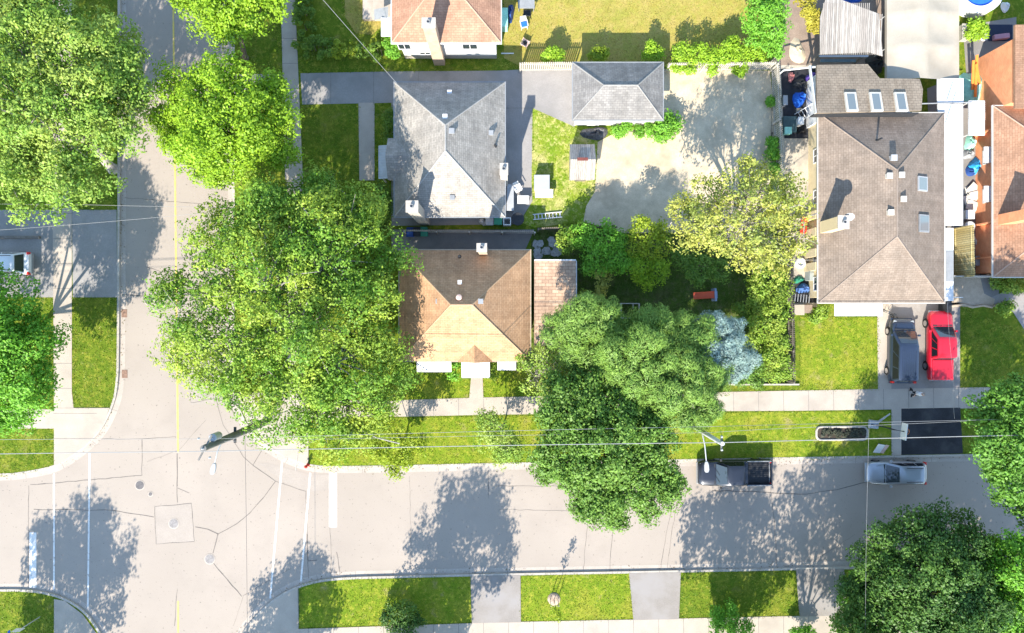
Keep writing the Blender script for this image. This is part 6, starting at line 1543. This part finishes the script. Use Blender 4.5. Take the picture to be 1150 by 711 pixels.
# upper garden clutter
chair('white garden chair with a blue cushion on the dry lawn edge', 588.5, 28, m_white, .2); c = P(588.5, 27.5, .6); m = MB(); m.cbox((c[0], c[1], .6), .46, .42, .1, .2); simple('blue_cushion', 'blue cushion on the white garden chair', 'cushion', m, m_blue, bevel=.04)
chair('pinkish square garden chair with a brown cushion in the fence shade', 590, 48.5, m_pink, 2.6)
c = P(590.5, 48, .6); m = MB(); m.cbox((c[0] - .05, c[1], .6), .26, .3, .08, .5); simple('brown_cushion', 'small brown cushion on the pinkish garden chair', 'cushion', m, m_soil, bevel=.03)
crate('pale green storage box against the right wall of the red brown bungalow', 566, 20, .55, 1.4, 1.1, m_teal, name='storage_box')
heap('grill_cover', 'dark blue covered barbecue right of the pale green storage box', 'barbecue', 573, 16, .35, .6, 1.0, m_bluebin, 8)
table('dark glass topped garden table cut by the top edge', 591, 3, 1.3, 1.0, .72, m_grey, group='patio tables')
chair('dark garden chair above the white chair with the blue cushion', 592, 15, m_dark, 3.1)
c = P(570, 60, .2); m = MB(); m.tube((c[0] - .5, c[1], .2), (c[0] + .5, c[1], .2), .05, n=8); simple('downpipe', 'short white pipe lying at the corner of the red brown bungalow', 'pipe', m, m_white)
# taupe bungalow side yard, upper part
heap('blue_tarp', 'bright blue tarp covered pile in the narrow yard left of the taupe bungalow', 'tarp', 897, 112, .45, .75, .7, m_blue, 11)
c = P(896, 70, 2.2); m = MB(); a, b = P(880, 79, 2.3), P(917, 75, 2.6)
m.tube(a, b, .06, n=8); a2 = P(880, 79, .1); m.tube((a[0], a[1], .1), a, .05, n=8); simple('rail_arch', 'thin pale horizontal rail across the narrow yard beside the rear addition', 'rail', m, m_white)
heap('purple_cloth', 'dark purple cloth bundle beside the rear addition wall', 'cloth', 911, 88, .4, .5, .5, m_purple, 12)
heap('pink_bundle', 'reddish pink bundle at the top of the narrow yard', 'bundle', 888, 87, .25, .35, .5, M('pinkish', (.5, .2, .2), .8, .4, 6), 13)
heap('dark_pile', 'dark pile behind the blue tarp in the narrow yard', 'pile', 899, 95, .6, .5, .5, m_dark, 14)
heap('white_bag', 'small round cream bag below the blue tarp', 'bag', 897, 124, .3, .2, .35, m_canvas, 15)
crate('pale blue box at the fence beside the blue tarp', 881.5, 113, .3, .7, .6, m_grey_light)
crate('dark teal low box at the lower left of the narrow yard', 886.5, 140, 1.0, 1.2, .35, M('dark_teal', (.06, .1, .1), .6, .2))
crate('pale green panel box on the dark teal low box', 884.5, 147, .5, .5, .5, m_teal, z0=.15)
crate('white appliance with dark vents at the lower end of the narrow yard', 899, 136, .4, .55, .8, m_white, name='appliance', cat='appliance')
heap('dark_bag', 'black bag at the yard end below the white appliance', 'bag', 899, 147, .35, .3, .45, m_black, 16)
c = P(909, 124, 1.2); t = thing('clothes_rack', 'pale metal rack leaning against the wall between the two yards', 'rack', (c[0], c[1], .13), .5)
for s_ in (-.35, .35): m = MB(); m.tube((-.6, s_, 0), (.6, s_, 1.3), .035, n=8); m.build('rail', m_white_met, t, world=False)
m = MB()
for k in range(5): m.tube((-.4 + k * .2, -.35, .22 + k * .217), (-.4 + k * .2, .35, .22 + k * .217), .025, n=6)
m.build('crossbar', m_white_met, t, world=False)
heap('potted_weed', 'light green potted weed beside the rear addition wall', 'plant pot', 911, 100, .3, .35, .5, lf_shrub, 17)
heap('rubble', 'sunlit heap of garden rubble on the brown dirt under the lean to', 'pile', 895, 58, .7, .9, .3, m_sand, 18)
heap('blue_sheet', 'blue sheet at the top edge behind the weathered lean to', 'tarp', 956, -1, .9, .4, .5, m_blue, 19)
heap('dark_junk', 'dark junk in the gap between lean to and rear addition', 'pile', 982, 72, .7, .7, .8, m_dark, 20)
m = MB(); a, b = P(922, 66, 1.5), P(962, 69, 1.5); m.box(a[0], b[0], b[1], a[1], 1.3, 1.42); simple('glass_panel_stack', 'stack of bluish glass panels in the gap below the lean to', 'panels', m, M('blue_grey_panel', (.14, .2, .23), .3, .15, 3))
# side yard, lower part
c = P(897.5, 253, .8); t = thing('garden_cart', 'red and beige garden cart beside the left wall of the taupe bungalow', 'cart', (c[0], c[1], .14), -.1)
m = MB(); m.raw([(-.5, -.4, .35), (.2, -.4, .35), (.2, .4, .35), (-.5, .4, .35), (-.62, -.5, .75), (.3, -.5, .75), (.3, .5, .75), (-.62, .5, .75)], [(0, 3, 2, 1), (0, 1, 5, 4), (1, 2, 6, 5), (2, 3, 7, 6), (3, 0, 4, 7)]); m.build('tray', m_canvas, t, world=False)
m = MB(); q = [(.3 + .26 * math.cos(k * .3927), (.55 if k < 8 else -.55) * 0 + (.42 if math.sin(k * .3927) >= 0 else -.42) + .26 * math.sin(k * .3927)) for k in range(16)]; m.prism(q, .76, .86); m.build('seat', m_red, t, world=False, bevel=.03)
for s_ in (-.45, .45):
    w_ = MB(); w_.tube((-.2, s_ - .04, .2), (-.2, s_ + .04, .2), .2, n=16); w_.build('wheel', m_black, t, world=False)
def bike(label, px, py, rz, mat):
    c = P(px, py, .6); t = thing('bicycle', label, 'bicycle', (c[0], c[1], .14), rz, 'bicycles in the side yard')
    for x in (-.5, .5):
        m = MB(); m.path([(x + .31 * math.cos(k * .3927), 0, .33 + .31 * math.sin(k * .3927)) for k in range(17)], .022, n=6); wo = m.build('wheel', m_black, t, world=False)
        m = MB()
        for k in range(6): a = k * math.pi / 6; m.tube((x - .3 * math.cos(a), 0, .33 - .3 * math.sin(a)), (x + .3 * math.cos(a), 0, .33 + .3 * math.sin(a)), .005, n=4)
        m.build('spokes', m_chrome, wo, world=False)
    m = MB()
    for a, b_ in [((-.5, .33), (-.05, .3)), ((-.05, .3), (-.2, .82)), ((-.2, .75), (.32, .8)), ((.32, .85), (-.05, .3)), ((.32, .9), (.5, .33)), ((-.5, .33), (-.18, .72))]: m.tube((a[0], 0, a[1]), (b_[0], 0, b_[1]), .025, n=6)
    m.build('frame', mat, t, world=False)
    m = MB(); m.box(-.34, -.08, -.08, .08, .85, .91); m.build('saddle', m_dark, t, world=False, bevel=.03)
    m = MB(); m.tube((.34, -.28, .98), (.34, .28, .98), .02, n=6); m.tube((.32, 0, .9), (.34, 0, .98), .02, n=6); m.build('handlebar', m_chrome, t, world=False)
bike('red bicycle in the side yard below the garden cart', 892, 279, 1.0, m_red)
bike('grey bicycle nearest the fence in the side yard', 886, 283, 1.3, m_grey)
bike('dark bicycle in the side yard above the white wheel', 898, 274, .4, m_dark)
c = P(900, 295, .5); m = MB(); m.lathe((c[0], c[1], .14), [(.42, 0), (.42, .25), (.36, .3), (.26, .3), (.22, .18), (.1, .16)], 20); simple('tyre_planter', 'white round tyre planter in the side yard', 'planter', m, m_white, smooth=40)
crate('grey sheet covered box against the left wall of the taupe bungalow', 913, 307, .55, 1.1, 1.0, M('grey_sheet', (.3, .33, .32), .8, .12))
heap('green_basin', 'green plastic basin in the side yard below the tyre planter', 'basin', 896.5, 314, .4, .3, .25, m_greenbin, 21)
heap('blue_cover', 'blue covered bundle in the lower side yard', 'tarp', 902, 324, .5, .45, .5, M('dull_blue', (.06, .13, .32), .6, .25), 22)
c = P(899, 335, .6); t = thing('metal_rack', 'black slatted metal rack below the blue bundle', 'rack', (c[0], c[1], .14), -.1)
for k in range(7): m = MB(); m.box(-.7 + k * .22, -.64 + k * .22, -.3, .3, .5, .55); m.build('slat', m_grey, t, world=False)
m = MB()
for a in (-.7, .66):
    for b_ in (-.28, .25): m.box(a, a + .04, b_, b_ + .04, 0, .5)
m.build('frame', m_dark, t, world=False)
crate('beige storage box at the lower end of the side yard', 897, 348, .75, .75, .5, m_canvas)
crate('brown crate at the lower end of the side yard beside the beige box', 907, 347, .6, .6, .4, m_dirt)
# passage between the two right bungalows
heap('teal_tarp', 'large pale teal tarp between the cream canopy and the orange brick wall', 'tarp', 1090, 99, .9, 1.6, .7, m_teal, 31)
for lab, p0, p1 in (('longest orange plank leaning on the teal tarp', (1093, 110), (1097, 62)), ('short orange plank right of the longest plank', (1098, 96), (1096, 72)), ('thin orange plank left of the longest plank', (1090, 102), (1093, 68))):
    a, b = P(*p0, .6), P(*p1, 1.6); m = MB(); dx, dy = b[0] - a[0], b[1] - a[1]; l = math.hypot(dx, dy); nx, ny = -dy / l * .1, dx / l * .1
    vs = [(a[0] - nx, a[1] - ny, .8), (a[0] + nx, a[1] + ny, .8), (b[0] + nx, b[1] + ny, 1.6), (b[0] - nx, b[1] - ny, 1.6)]; vs += [(x, y, z + .06) for x, y, z in vs]
    m.raw(vs, [(3, 2, 1, 0), (4, 5, 6, 7), (0, 1, 5, 4), (1, 2, 6, 5), (2, 3, 7, 6), (3, 0, 4, 7)]); simple('orange_plank', lab, 'plank', m, m_orange, 'orange planks')
t = thing('window_canopy', 'white ribbed metal canopy on the wall of the orange brick bungalow', 'canopy', P(1096, 132, .12))
x0, x1, y0, y1 = RC(1088, 113, 1106, 152, 2.4); m = MB(); m.box(x0, x1, y0, y1, 2.3, 2.4)
for k in range(9): yy = y0 + (y1 - y0) * (.45 + .55 * k / 9); m.box(x0, x1, yy, yy + .06, 2.4, 2.44)
m.build('roof', m_white_met, t)
for yy in (y0 + .1, y1 - .1): m = MB(); m.box(x0 + .05, x0 + .12, yy - .035, yy + .035, .1, 2.3); m.build('post', m_white, t)
heap('teal_sheet', 'small teal sheet below the white ribbed canopy', 'tarp', 1089, 161, .5, .55, .5, m_teal, 32)
heap('grey_bags', 'grey bags beside the small teal sheet in the passage', 'bag', 1087, 173, .4, .5, .4, m_grey, 33)
heap('blue_tarp', 'light blue tarp in the passage left of the orange brick wall', 'tarp', 1094, 187, .5, .7, .6, m_bluetarp, 34)
heap('blue_bag', 'dark blue bag under the light blue tarp', 'bag', 1089, 193, .35, .4, .4, m_bluebin, 35)
m = MB(); rr = random.Random(4)
for k in range(9):
    c = P(1085 + rr.uniform(2, 15), 211 + rr.uniform(0, 22), .3); m.cbox((c[0], c[1], .14 + k * .03), rr.uniform(.5, .9), rr.uniform(.5, .9), .03, rr.uniform(0, 1.5))
simple('stone_slabs', 'pile of pale stone slabs in the passage between the right bungalows', 'slabs', m, M('pale_slab', (.55, .52, .47), .9, .15, 3))
crate('white square condenser unit below the pale stone slabs', 1088.5, 241, .65, .65, .7, m_white, name='condenser_unit', cat='appliance')
m = MB(); c = P(1089, 254.5, .6); m.lathe((c[0], c[1], .13), [(.36, 0), (.42, .5), (.4, .55), (.05, .6)], 10); simple('covered_pot', 'white octagonal covered tub below the condenser unit', 'tub', m, m_white)
a, b, c2 = P(1091, 263, .2), P(1101, 280, .2), P(1110, 310, .2); m = MB(); m.path([(a[0], a[1], .2), (b[0], b[1], .2), (c2[0], c2[1], .2)], .12, 6); simple('pale_pipe', 'pale bent duct lying along the foot of the orange brick wall', 'duct', m, m_siding)
heap('white_bag', 'small white bag in the dark corner of the right passage', 'bag', 1089, 294, .3, .3, .3, m_white, 36)
t = thing('gate', 'tan wooden gate at the lower end of the right passage', 'gate', P(1090, 309, .12)); x0, x1, y0, y1 = RC(1072, 308, 1121, 311, 1.6)
m = MB(); m.box(x0, x1, y0, y0 + .1, .15, 1.6); m.build('gate_panel', m_wood_fence, t); m = MB(); m.box(x0 - .1, x0, y0 - .02, y0 + .12, .1, 1.7); m.build('post', m_wood_fence, t)
crate('wall box with two dark openings in the right passage', 1099.5, 293, .6, .7, .5, m_grey)
# top right yard
c = P(1100, -12, 1.0); t = thing('above_ground_pool', 'white rimmed blue swimming pool cut by the top edge', 'pool', (c[0], c[1], .12))
m = MB(); R_ = 1.9; m.lathe((c[0], c[1], .12), [(R_, 0), (R_, 1.0), (R_ - .12, 1.04), (R_ - .55, 1.02), (R_ - .6, .8)], 40); m.build('rim', m_white, t, smooth=40)
m = MB(); m.lathe((c[0], c[1], .97), [(R_ - .58, -.1), (R_ - .58, 0), (.05, .02)], 40); m.build('cover', m_blue, t)
heap('white_cloth', 'crumpled white cloth in the dark upper right yard', 'cloth', 1128.5, 8, .3, .5, .3, m_white, 41)
m = MB(); c = P(1106, 41, .3); m.path([(c[0] + .27 * math.cos(k * .3927), c[1] + .27 * math.sin(k * .3927), .2) for k in range(17)], .06, 6); simple('hose_ring', 'white ring on the paving by the upper right shrub', 'ring', m, m_white, smooth=40)
m = MB(); c = P(1125, 41, .4); m.cbox((c[0], c[1], .14), 1.2, .4, .35, .12); simple('pink_bench', 'mauve bench pad on the dark mat in the upper right yard', 'bench', m, M('mauve', (.4, .22, .28), .8, .1), bevel=.05)
m = MB(); c = P(1125, 36, .3); m.cbox((c[0], c[1], .14), 1.9, 1.3, .02); simple('mat', 'dark navy mat under the mauve bench pad', 'mat', m, M('navy_mat', (.02, .03, .06), .9, .1))
crate('brown wooden board crate left of the bright upper right shrub', 1084, 36, .55, 1.2, .6, m_wood_fence)
# verge things
c = P(1018, 478, 0)
# basketball hoop
a = P(983, 477, .3); t = thing('basketball_hoop', 'portable basketball hoop with grey base standing beside the black driveway', 'basketball hoop', (a[0], a[1], .13), -.12)
m = MB(); m.raw([(-.5, -.35, 0), (.35, -.35, 0), (.35, .35, 0), (-.5, .35, 0), (-.4, -.28, .22), (.25, -.28, .22), (.25, .28, .22), (-.4, .28, .22)], [(0, 3, 2, 1), (4, 5, 6, 7), (0, 1, 5, 4), (1, 2, 6, 5), (2, 3, 7, 6), (3, 0, 4, 7)]); m.build('base', m_grey_light, t, world=False, bevel=.05)
m = MB(); m.path([(.1, 0, .2), (.25, 0, 2.3), (.75, 0, 2.9)], .05, 8); m.path([(-.35, 0, .2), (.22, 0, 1.6)], .03, 6); m.build('pole', m_dark, t, world=False)
m = MB(); m.box(.72, .77, -.62, .62, 2.45, 3.2); bbd = m.build('backboard', m_white, t, world=False, bevel=.01)
m = MB()
for y0_, y1_, z0_, z1_ in ((-.3, .3, 3.0, 3.03), (-.3, .3, 2.62, 2.65), (-.3, -.27, 2.65, 3.0), (.27, .3, 2.65, 3.0)): m.box(.772, .778, y0_, y1_, z0_, z1_)
m.build('backboard_mark', m_dark, bbd, world=False)
m = MB(); m.path([(1.03 + .23 * math.cos(k * .3927), .23 * math.sin(k * .3927), 2.62) for k in range(17)], .016, 6); m.build('rim', m_orange, t, world=False)
m = MB()
for k in range(12):
    aa = k * .5236; m.tube((1.03 + .22 * math.cos(aa), .22 * math.sin(aa), 2.6), (1.03 + .13 * math.cos(aa + .4), .13 * math.sin(aa + .4), 2.2), .006, n=4)
m.build('net', m_white, t, world=False)
a = P(992, 471, .8); t2 = thing('folded_board', 'pale grey pointed board leaning behind the basketball hoop base', 'board', (a[0], a[1], .13), -.6)
m = MB(); m.raw([(-.1, -.55, .1), (.12, -.5, .1), (.1, .6, .9), (0, .65, .95), (-.1, -.55, .05), (.16, -.5, .05), (.14, .6, .85), (.04, .65, .9)], [(0, 1, 2, 3), (7, 6, 5, 4), (0, 4, 5, 1), (1, 5, 6, 2), (2, 6, 7, 3), (3, 7, 4, 0)]); m.build('panel', m_grey_light, t2, world=False)
# yard sign / box
a = P(989, 503.5, .5); t = thing('yard_sign', 'white folding yard sign on the verge above the silver wagon', 'sign', (a[0], a[1], .13), -.1)
for x0_, x1_, nm, mt in ((-.42, .12, 'panel', m_white), (.16, .4, 'panel', m_pink)):
    m = MB(); m.raw([(x0_, -.42, .12), (x1_, -.42, .12), (x1_, .34, .8 if nm else .8), (x0_, .38, .8), (x0_, -.42, .08), (x1_, -.42, .08), (x1_, .34, .76), (x0_, .38, .76)], [(0, 1, 2, 3), (7, 6, 5, 4), (0, 4, 5, 1), (1, 5, 6, 2), (2, 6, 7, 3), (3, 7, 4, 0)]); m.build(nm, mt, t, world=False)
m = MB(); m.box(-.05, .0, .3, .35, 0, .76); m.build('stake', m_dark, t, world=False)
# flower bed
t = thing('flower_bed', 'rounded white edged flower bed on the verge between pickup and wagon', 'flower bed', P(945, 486.5, .12))
x0, x1, y0, y1 = RC(917, 479.5, 974, 494, .2); r = .35
def rr_(x0, x1, y0, y1, r, n=6):
    out = []
    for cx_, cy_, a0 in ((x1 - r, y1 - r, 0), (x0 + r, y1 - r, 90), (x0 + r, y0 + r, 180), (x1 - r, y0 + r, 270)):
        for k in range(n + 1): a = math.radians(a0 + 90 * k / n); out.append((cx_ + r * math.cos(a), cy_ + r * math.sin(a)))
    return out
m = MB(); lp = rr_(x0, x1, y0, y1, r); m.path([(x, y, .2) for x, y in lp] + [(lp[0][0], lp[0][1], .2)], .085, 6); m.build('edging', m_kerb, t, smooth=50)
m = MB(); m.prism(rr_(x0 + .05, x1 - .05, y0 + .05, y1 - .05, r), .1, .19); m.build('soil', m_soil, t)
rs = np.random.RandomState(6); C = [(x, y, .32, 0, 0, 1) for x, y in zip(rs.uniform(x0 + .3, x1 - .3, 60), rs.uniform(y0 + .25, y1 - .25, 60))]
pl_ = leaf_mesh('plants', leafmat('leaves_purple', (.04, .045, .035), (.07, .08, .05), .15), np.array(C), .17, 40, .1, rs, t); pl_['kind'] = 'stuff'
# sapling on the lower verge
a = P(622, 672, 0); t = thing('sapling', 'slender staked sapling in a pale mulch ring on the lower grass verge', 'tree', (a[0], a[1], .12))
m = MB(); m.lathe((a[0], a[1], .12), [(.52, 0), (.45, .1), (.2, .14), (.02, .1)], 18); m.build('mulch_ring', M('mulch', (.38, .29, .22), .95, .35, 6, 20, bump=.6, bscale=14), t, smooth=60)
m = MB(); m.path([(a[0], a[1], .1), (a[0] + .03, a[1], 1.6), (a[0], a[1] + .02, 3.6)], [.03, .022, .008], 6); m.build('trunk', m_bark, t)
for s_ in (-.3, .3): m = MB(); m.tube((a[0] + s_, a[1], .1), (a[0] + s_, a[1], 1.5), .03, n=6); m.tube((a[0] + s_, a[1], 1.4), (a[0], a[1], 1.42), .012, n=4); m.build('stake', m_wood_fence, t)
rs = np.random.RandomState(9); C = [(a[0] + rs.normal(0, .13), a[1] + rs.normal(0, .13), z, 0, 0, .5) for z in np.linspace(2.2, 3.7, 13)]
leaf_mesh('crown', lf_lime, np.array(C), .2, 12, .14, rs, t)
# street sign lower left
a = P(46, 692, 0); t = thing('street_sign', 'slim metal street sign post with blue plates at the lower left corner', 'street sign', (a[0], a[1], .12))
m = MB(); m.tube((a[0], a[1], .1), (a[0], a[1], 3.4), .035, n=8); m.build('post', m_pole_met, t)
m = MB(); m.box(a[0] - .45, a[0] + .45, a[1] - .015, a[1] + .015, 3.05, 3.3); m.build('sign_plate', m_slide_blue, t, bevel=.01)
m = MB(); m.box(a[0] - .015, a[0] + .015, a[1] - .45, a[1] + .45, 3.32, 3.56); m.build('sign_plate', m_blue, t, bevel=.01)
m = MB(); m.box(a[0] - .32, a[0] + .32, a[1] + .04, a[1] + .06, 2.2, 2.8); m.build('stop_plate', m_white_met, t, bevel=.01)
# red fire hydrant at the corner
a = P(346.5, 522, 0); t = thing('fire_hydrant', 'small dark red hydrant at the curb of the corner under the tree', 'hydrant', (a[0], a[1], .14))
m = MB(); m.lathe((a[0], a[1], .14), [(.14, 0), (.14, .05), (.1, .07), (.1, .5), (.13, .52), (.12, .62), (.05, .7), (.03, .76)], 14); m.build('barrel', m_red, t, smooth=40)
for s_ in (-1, 1): m = MB(); m.tube((a[0] + s_ * .09, a[1], .55), (a[0] + s_ * .2, a[1], .55), .05, n=8); m.build('hose_cap', m_red, t)
# terrace edging
m = MB(); pts = [P(x, y, .2) for x, y in [(1066, 344), (1082, 342), (1092, 345), (1104, 343), (1114, 345), (1120, 342)]]; m.path([(p[0], p[1], .2) for p in pts], .1, 6); simple('terrace_edging', 'low wavy pale stone edging between terrace and front lawn', 'edging', m, m_paver, smooth=60)
# bicycle-like frame by the garage front
c = P(1000, 350, .5)
bike('dark bicycle leaning in front of the dark blue minivan', 999, 352, 2.6, m_dark)
crate('black tall bin box at the right front corner of the taupe bungalow', 1065, 344, .35, .9, 1.1, m_dark, name='storage_bin')

# ---------------------------------------------------------------- the person
def skin_obj(name, joints, edges, mat, parent, sub=2):
    me = bpy.data.meshes.new(name); me.from_pydata([j[:3] for j in joints], edges, []); me.materials.append(mat)
    o = bpy.data.objects.new(name, me); COL.objects.link(o)
    if parent: o.parent = parent
    sk = o.modifiers.new('skin', 'SKIN'); sk.use_smooth_shade = True
    if not me.skin_vertices: me.attributes.new('skin', 'FLOAT', 'POINT') if False else None
    lay = me.skin_vertices[0] if me.skin_vertices else None
    return o, lay
def person():
    a = P(1021.5, 440, 0); t = thing('person', 'person in white shirt and dark trousers walking on the sidewalk behind the parked vehicles', 'person', (a[0], a[1], .152), math.radians(-100))
    # metaball-free body: continuous lofted tubes merged into a single mesh
    def limb(m, pts, rs): m.path(pts, rs, 12)
    body = MB()
    hip_z, sh_z = .92, 1.42
    legs = {1: [(0, .09, .92), (.16, .1, .5), (.2, .1, .08)], -1: [(0, -.09, .92), (-.02, -.1, .5), (-.26, -.1, .1)]}
    arms = {1: [(0, .19, 1.4), (-.1, .24, 1.12), (-.02, .25, .88)], -1: [(0, -.19, 1.4), (.08, -.24, 1.12), (.24, -.23, .94)]}
    body.path([(0, 0, .84), (0, 0, .95), (.01, 0, 1.1), (.02, 0, 1.25), (.01, 0, 1.38), (0, 0, 1.44), (0, 0, 1.5), (.015, 0, 1.55), (.02, 0, 1.6), (.02, 0, 1.68), (.01, 0, 1.74), (.01, 0, 1.765)], [.1, .145, .13, .15, .14, .07, .055, .065, .09, .1, .075, .02], 16)
    for s_ in (1, -1):
        l = legs[s_]; limb(body, [l[0], (l[0][0] * .6 + l[1][0] * .4, l[1][1], .74), l[1], (l[1][0] * .5 + l[2][0] * .5, l[2][1], .32), l[2]], [.085, .085, .058, .058, .04])
        f = l[2]; body.path([(f[0] - .07, f[1], f[2] - .03), (f[0] + .03, f[1], f[2] - .02), (f[0] + .16, f[1], f[2] - .05), (f[0] + .2, f[1], f[2] - .06)], [.035, .045, .035, .015], 10)
        r = arms[s_]; limb(body, [r[0], r[1], r[2]], [.052, .042, .03])
        h = Vector(r[2]); d = (h - Vector(r[1])).normalized(); e = h + d * .08; body.path([tuple(h), tuple(h + d * .04), tuple(e)], [.03, .042, .034], 8)
        for k in range(4): o_ = Vector((0, 0, 0)); o_.x = (k - 1.5) * .02; q = e + o_; q2 = q + d * (.04 + .008 * (k in (1, 2))); body.path([tuple(q), tuple(q2), tuple(q2 + d * .03 + Vector((.008, -s_ * .012, 0)))], [.0105, .0095, .007], 6)
        body.path([tuple(h + d * .03), tuple(h + d * .06 + Vector((.05, 0, 0))), tuple(h + d * .1 + Vector((.055, 0, 0)))], [.014, .012, .008], 6)
    body.path([(.105, 0, 1.655), (.135, 0, 1.635), (.115, 0, 1.62)], [.012, .018, .01], 6)
    for s_ in (1, -1): body.path([(.0, s_ * .095, 1.62), (.0, s_ * .112, 1.65), (0, s_ * .098, 1.68)], [.012, .018, .012], 6)
    bo = body.build('body', m_skin, t, world=False, smooth=180)
    rm = bo.modifiers.new('merge', 'REMESH'); rm.mode = 'VOXEL'; rm.voxel_size = .012; rm.use_smooth_shade = True
    m = MB(); m.path([(0, 0, .9), (0, 0, 1.0), (.01, 0, 1.12), (.02, 0, 1.25), (.01, 0, 1.38), (0, 0, 1.46)], [.165, .158, .148, .168, .16, .075], 16)
    for s_ in (1, -1): r = arms[s_]; q = Vector(r[0]).lerp(Vector(r[1]), .8); m.path([tuple(Vector(r[0]) + Vector((0, -s_ * .08, .0))), r[0], tuple(q)], [.075, .068, .058], 10)
    m.build('shirt', m_white, t, world=False, smooth=60)
    m = MB(); m.path([(0, 0, .8), (0, 0, .9), (0, 0, .99)], [.12, .162, .155], 14)
    for s_ in (1, -1): l = legs[s_]; m.path([(l[0][0], l[0][1] * .9, .9), (l[0][0] * .6 + l[1][0] * .4, l[1][1], .74), l[1], (l[1][0] * .5 + l[2][0] * .5, l[2][1], .32), (l[2][0], l[2][1], .12)], [.1, .1, .075, .074, .062], 12)
    m.build('trousers', m_dark, t, world=False, smooth=60)
    m = MB(); m.path([(-.02, 0, 1.62), (-.015, 0, 1.69), (0, 0, 1.75), (.0, 0, 1.785)], [.1, .11, .085, .02], 14); m.build('hair', M('grey_hair', (.3, .24, .2), .8, .2), t, world=False, smooth=60)
    for s_ in (1, -1): m = MB(); l = legs[s_][2]; m.path([(l[0] - .08, l[1], l[2] - .035), (l[0] + .03, l[1], l[2] - .02), (l[0] + .17, l[1], l[2] - .05), (l[0] + .215, l[1], l[2] - .062)], [.042, .052, .042, .016], 10); m.build('shoe', m_black, t, world=False, smooth=60)
    for s_ in (1, -1): m = MB(); m.path([(.1, s_ * .035, 1.665), (.116, s_ * .035, 1.665)], [.014, .008], 8); m.build('eye', m_dark, t, world=False)
    m = MB(); m.path([(.108, -.025, 1.598), (.114, 0, 1.596), (.108, .025, 1.598)], .007, 6); m.build('mouth', M('lip', (.4, .16, .14), .5, .05), t, world=False)
person()
print('leaf faces', NLEAF)
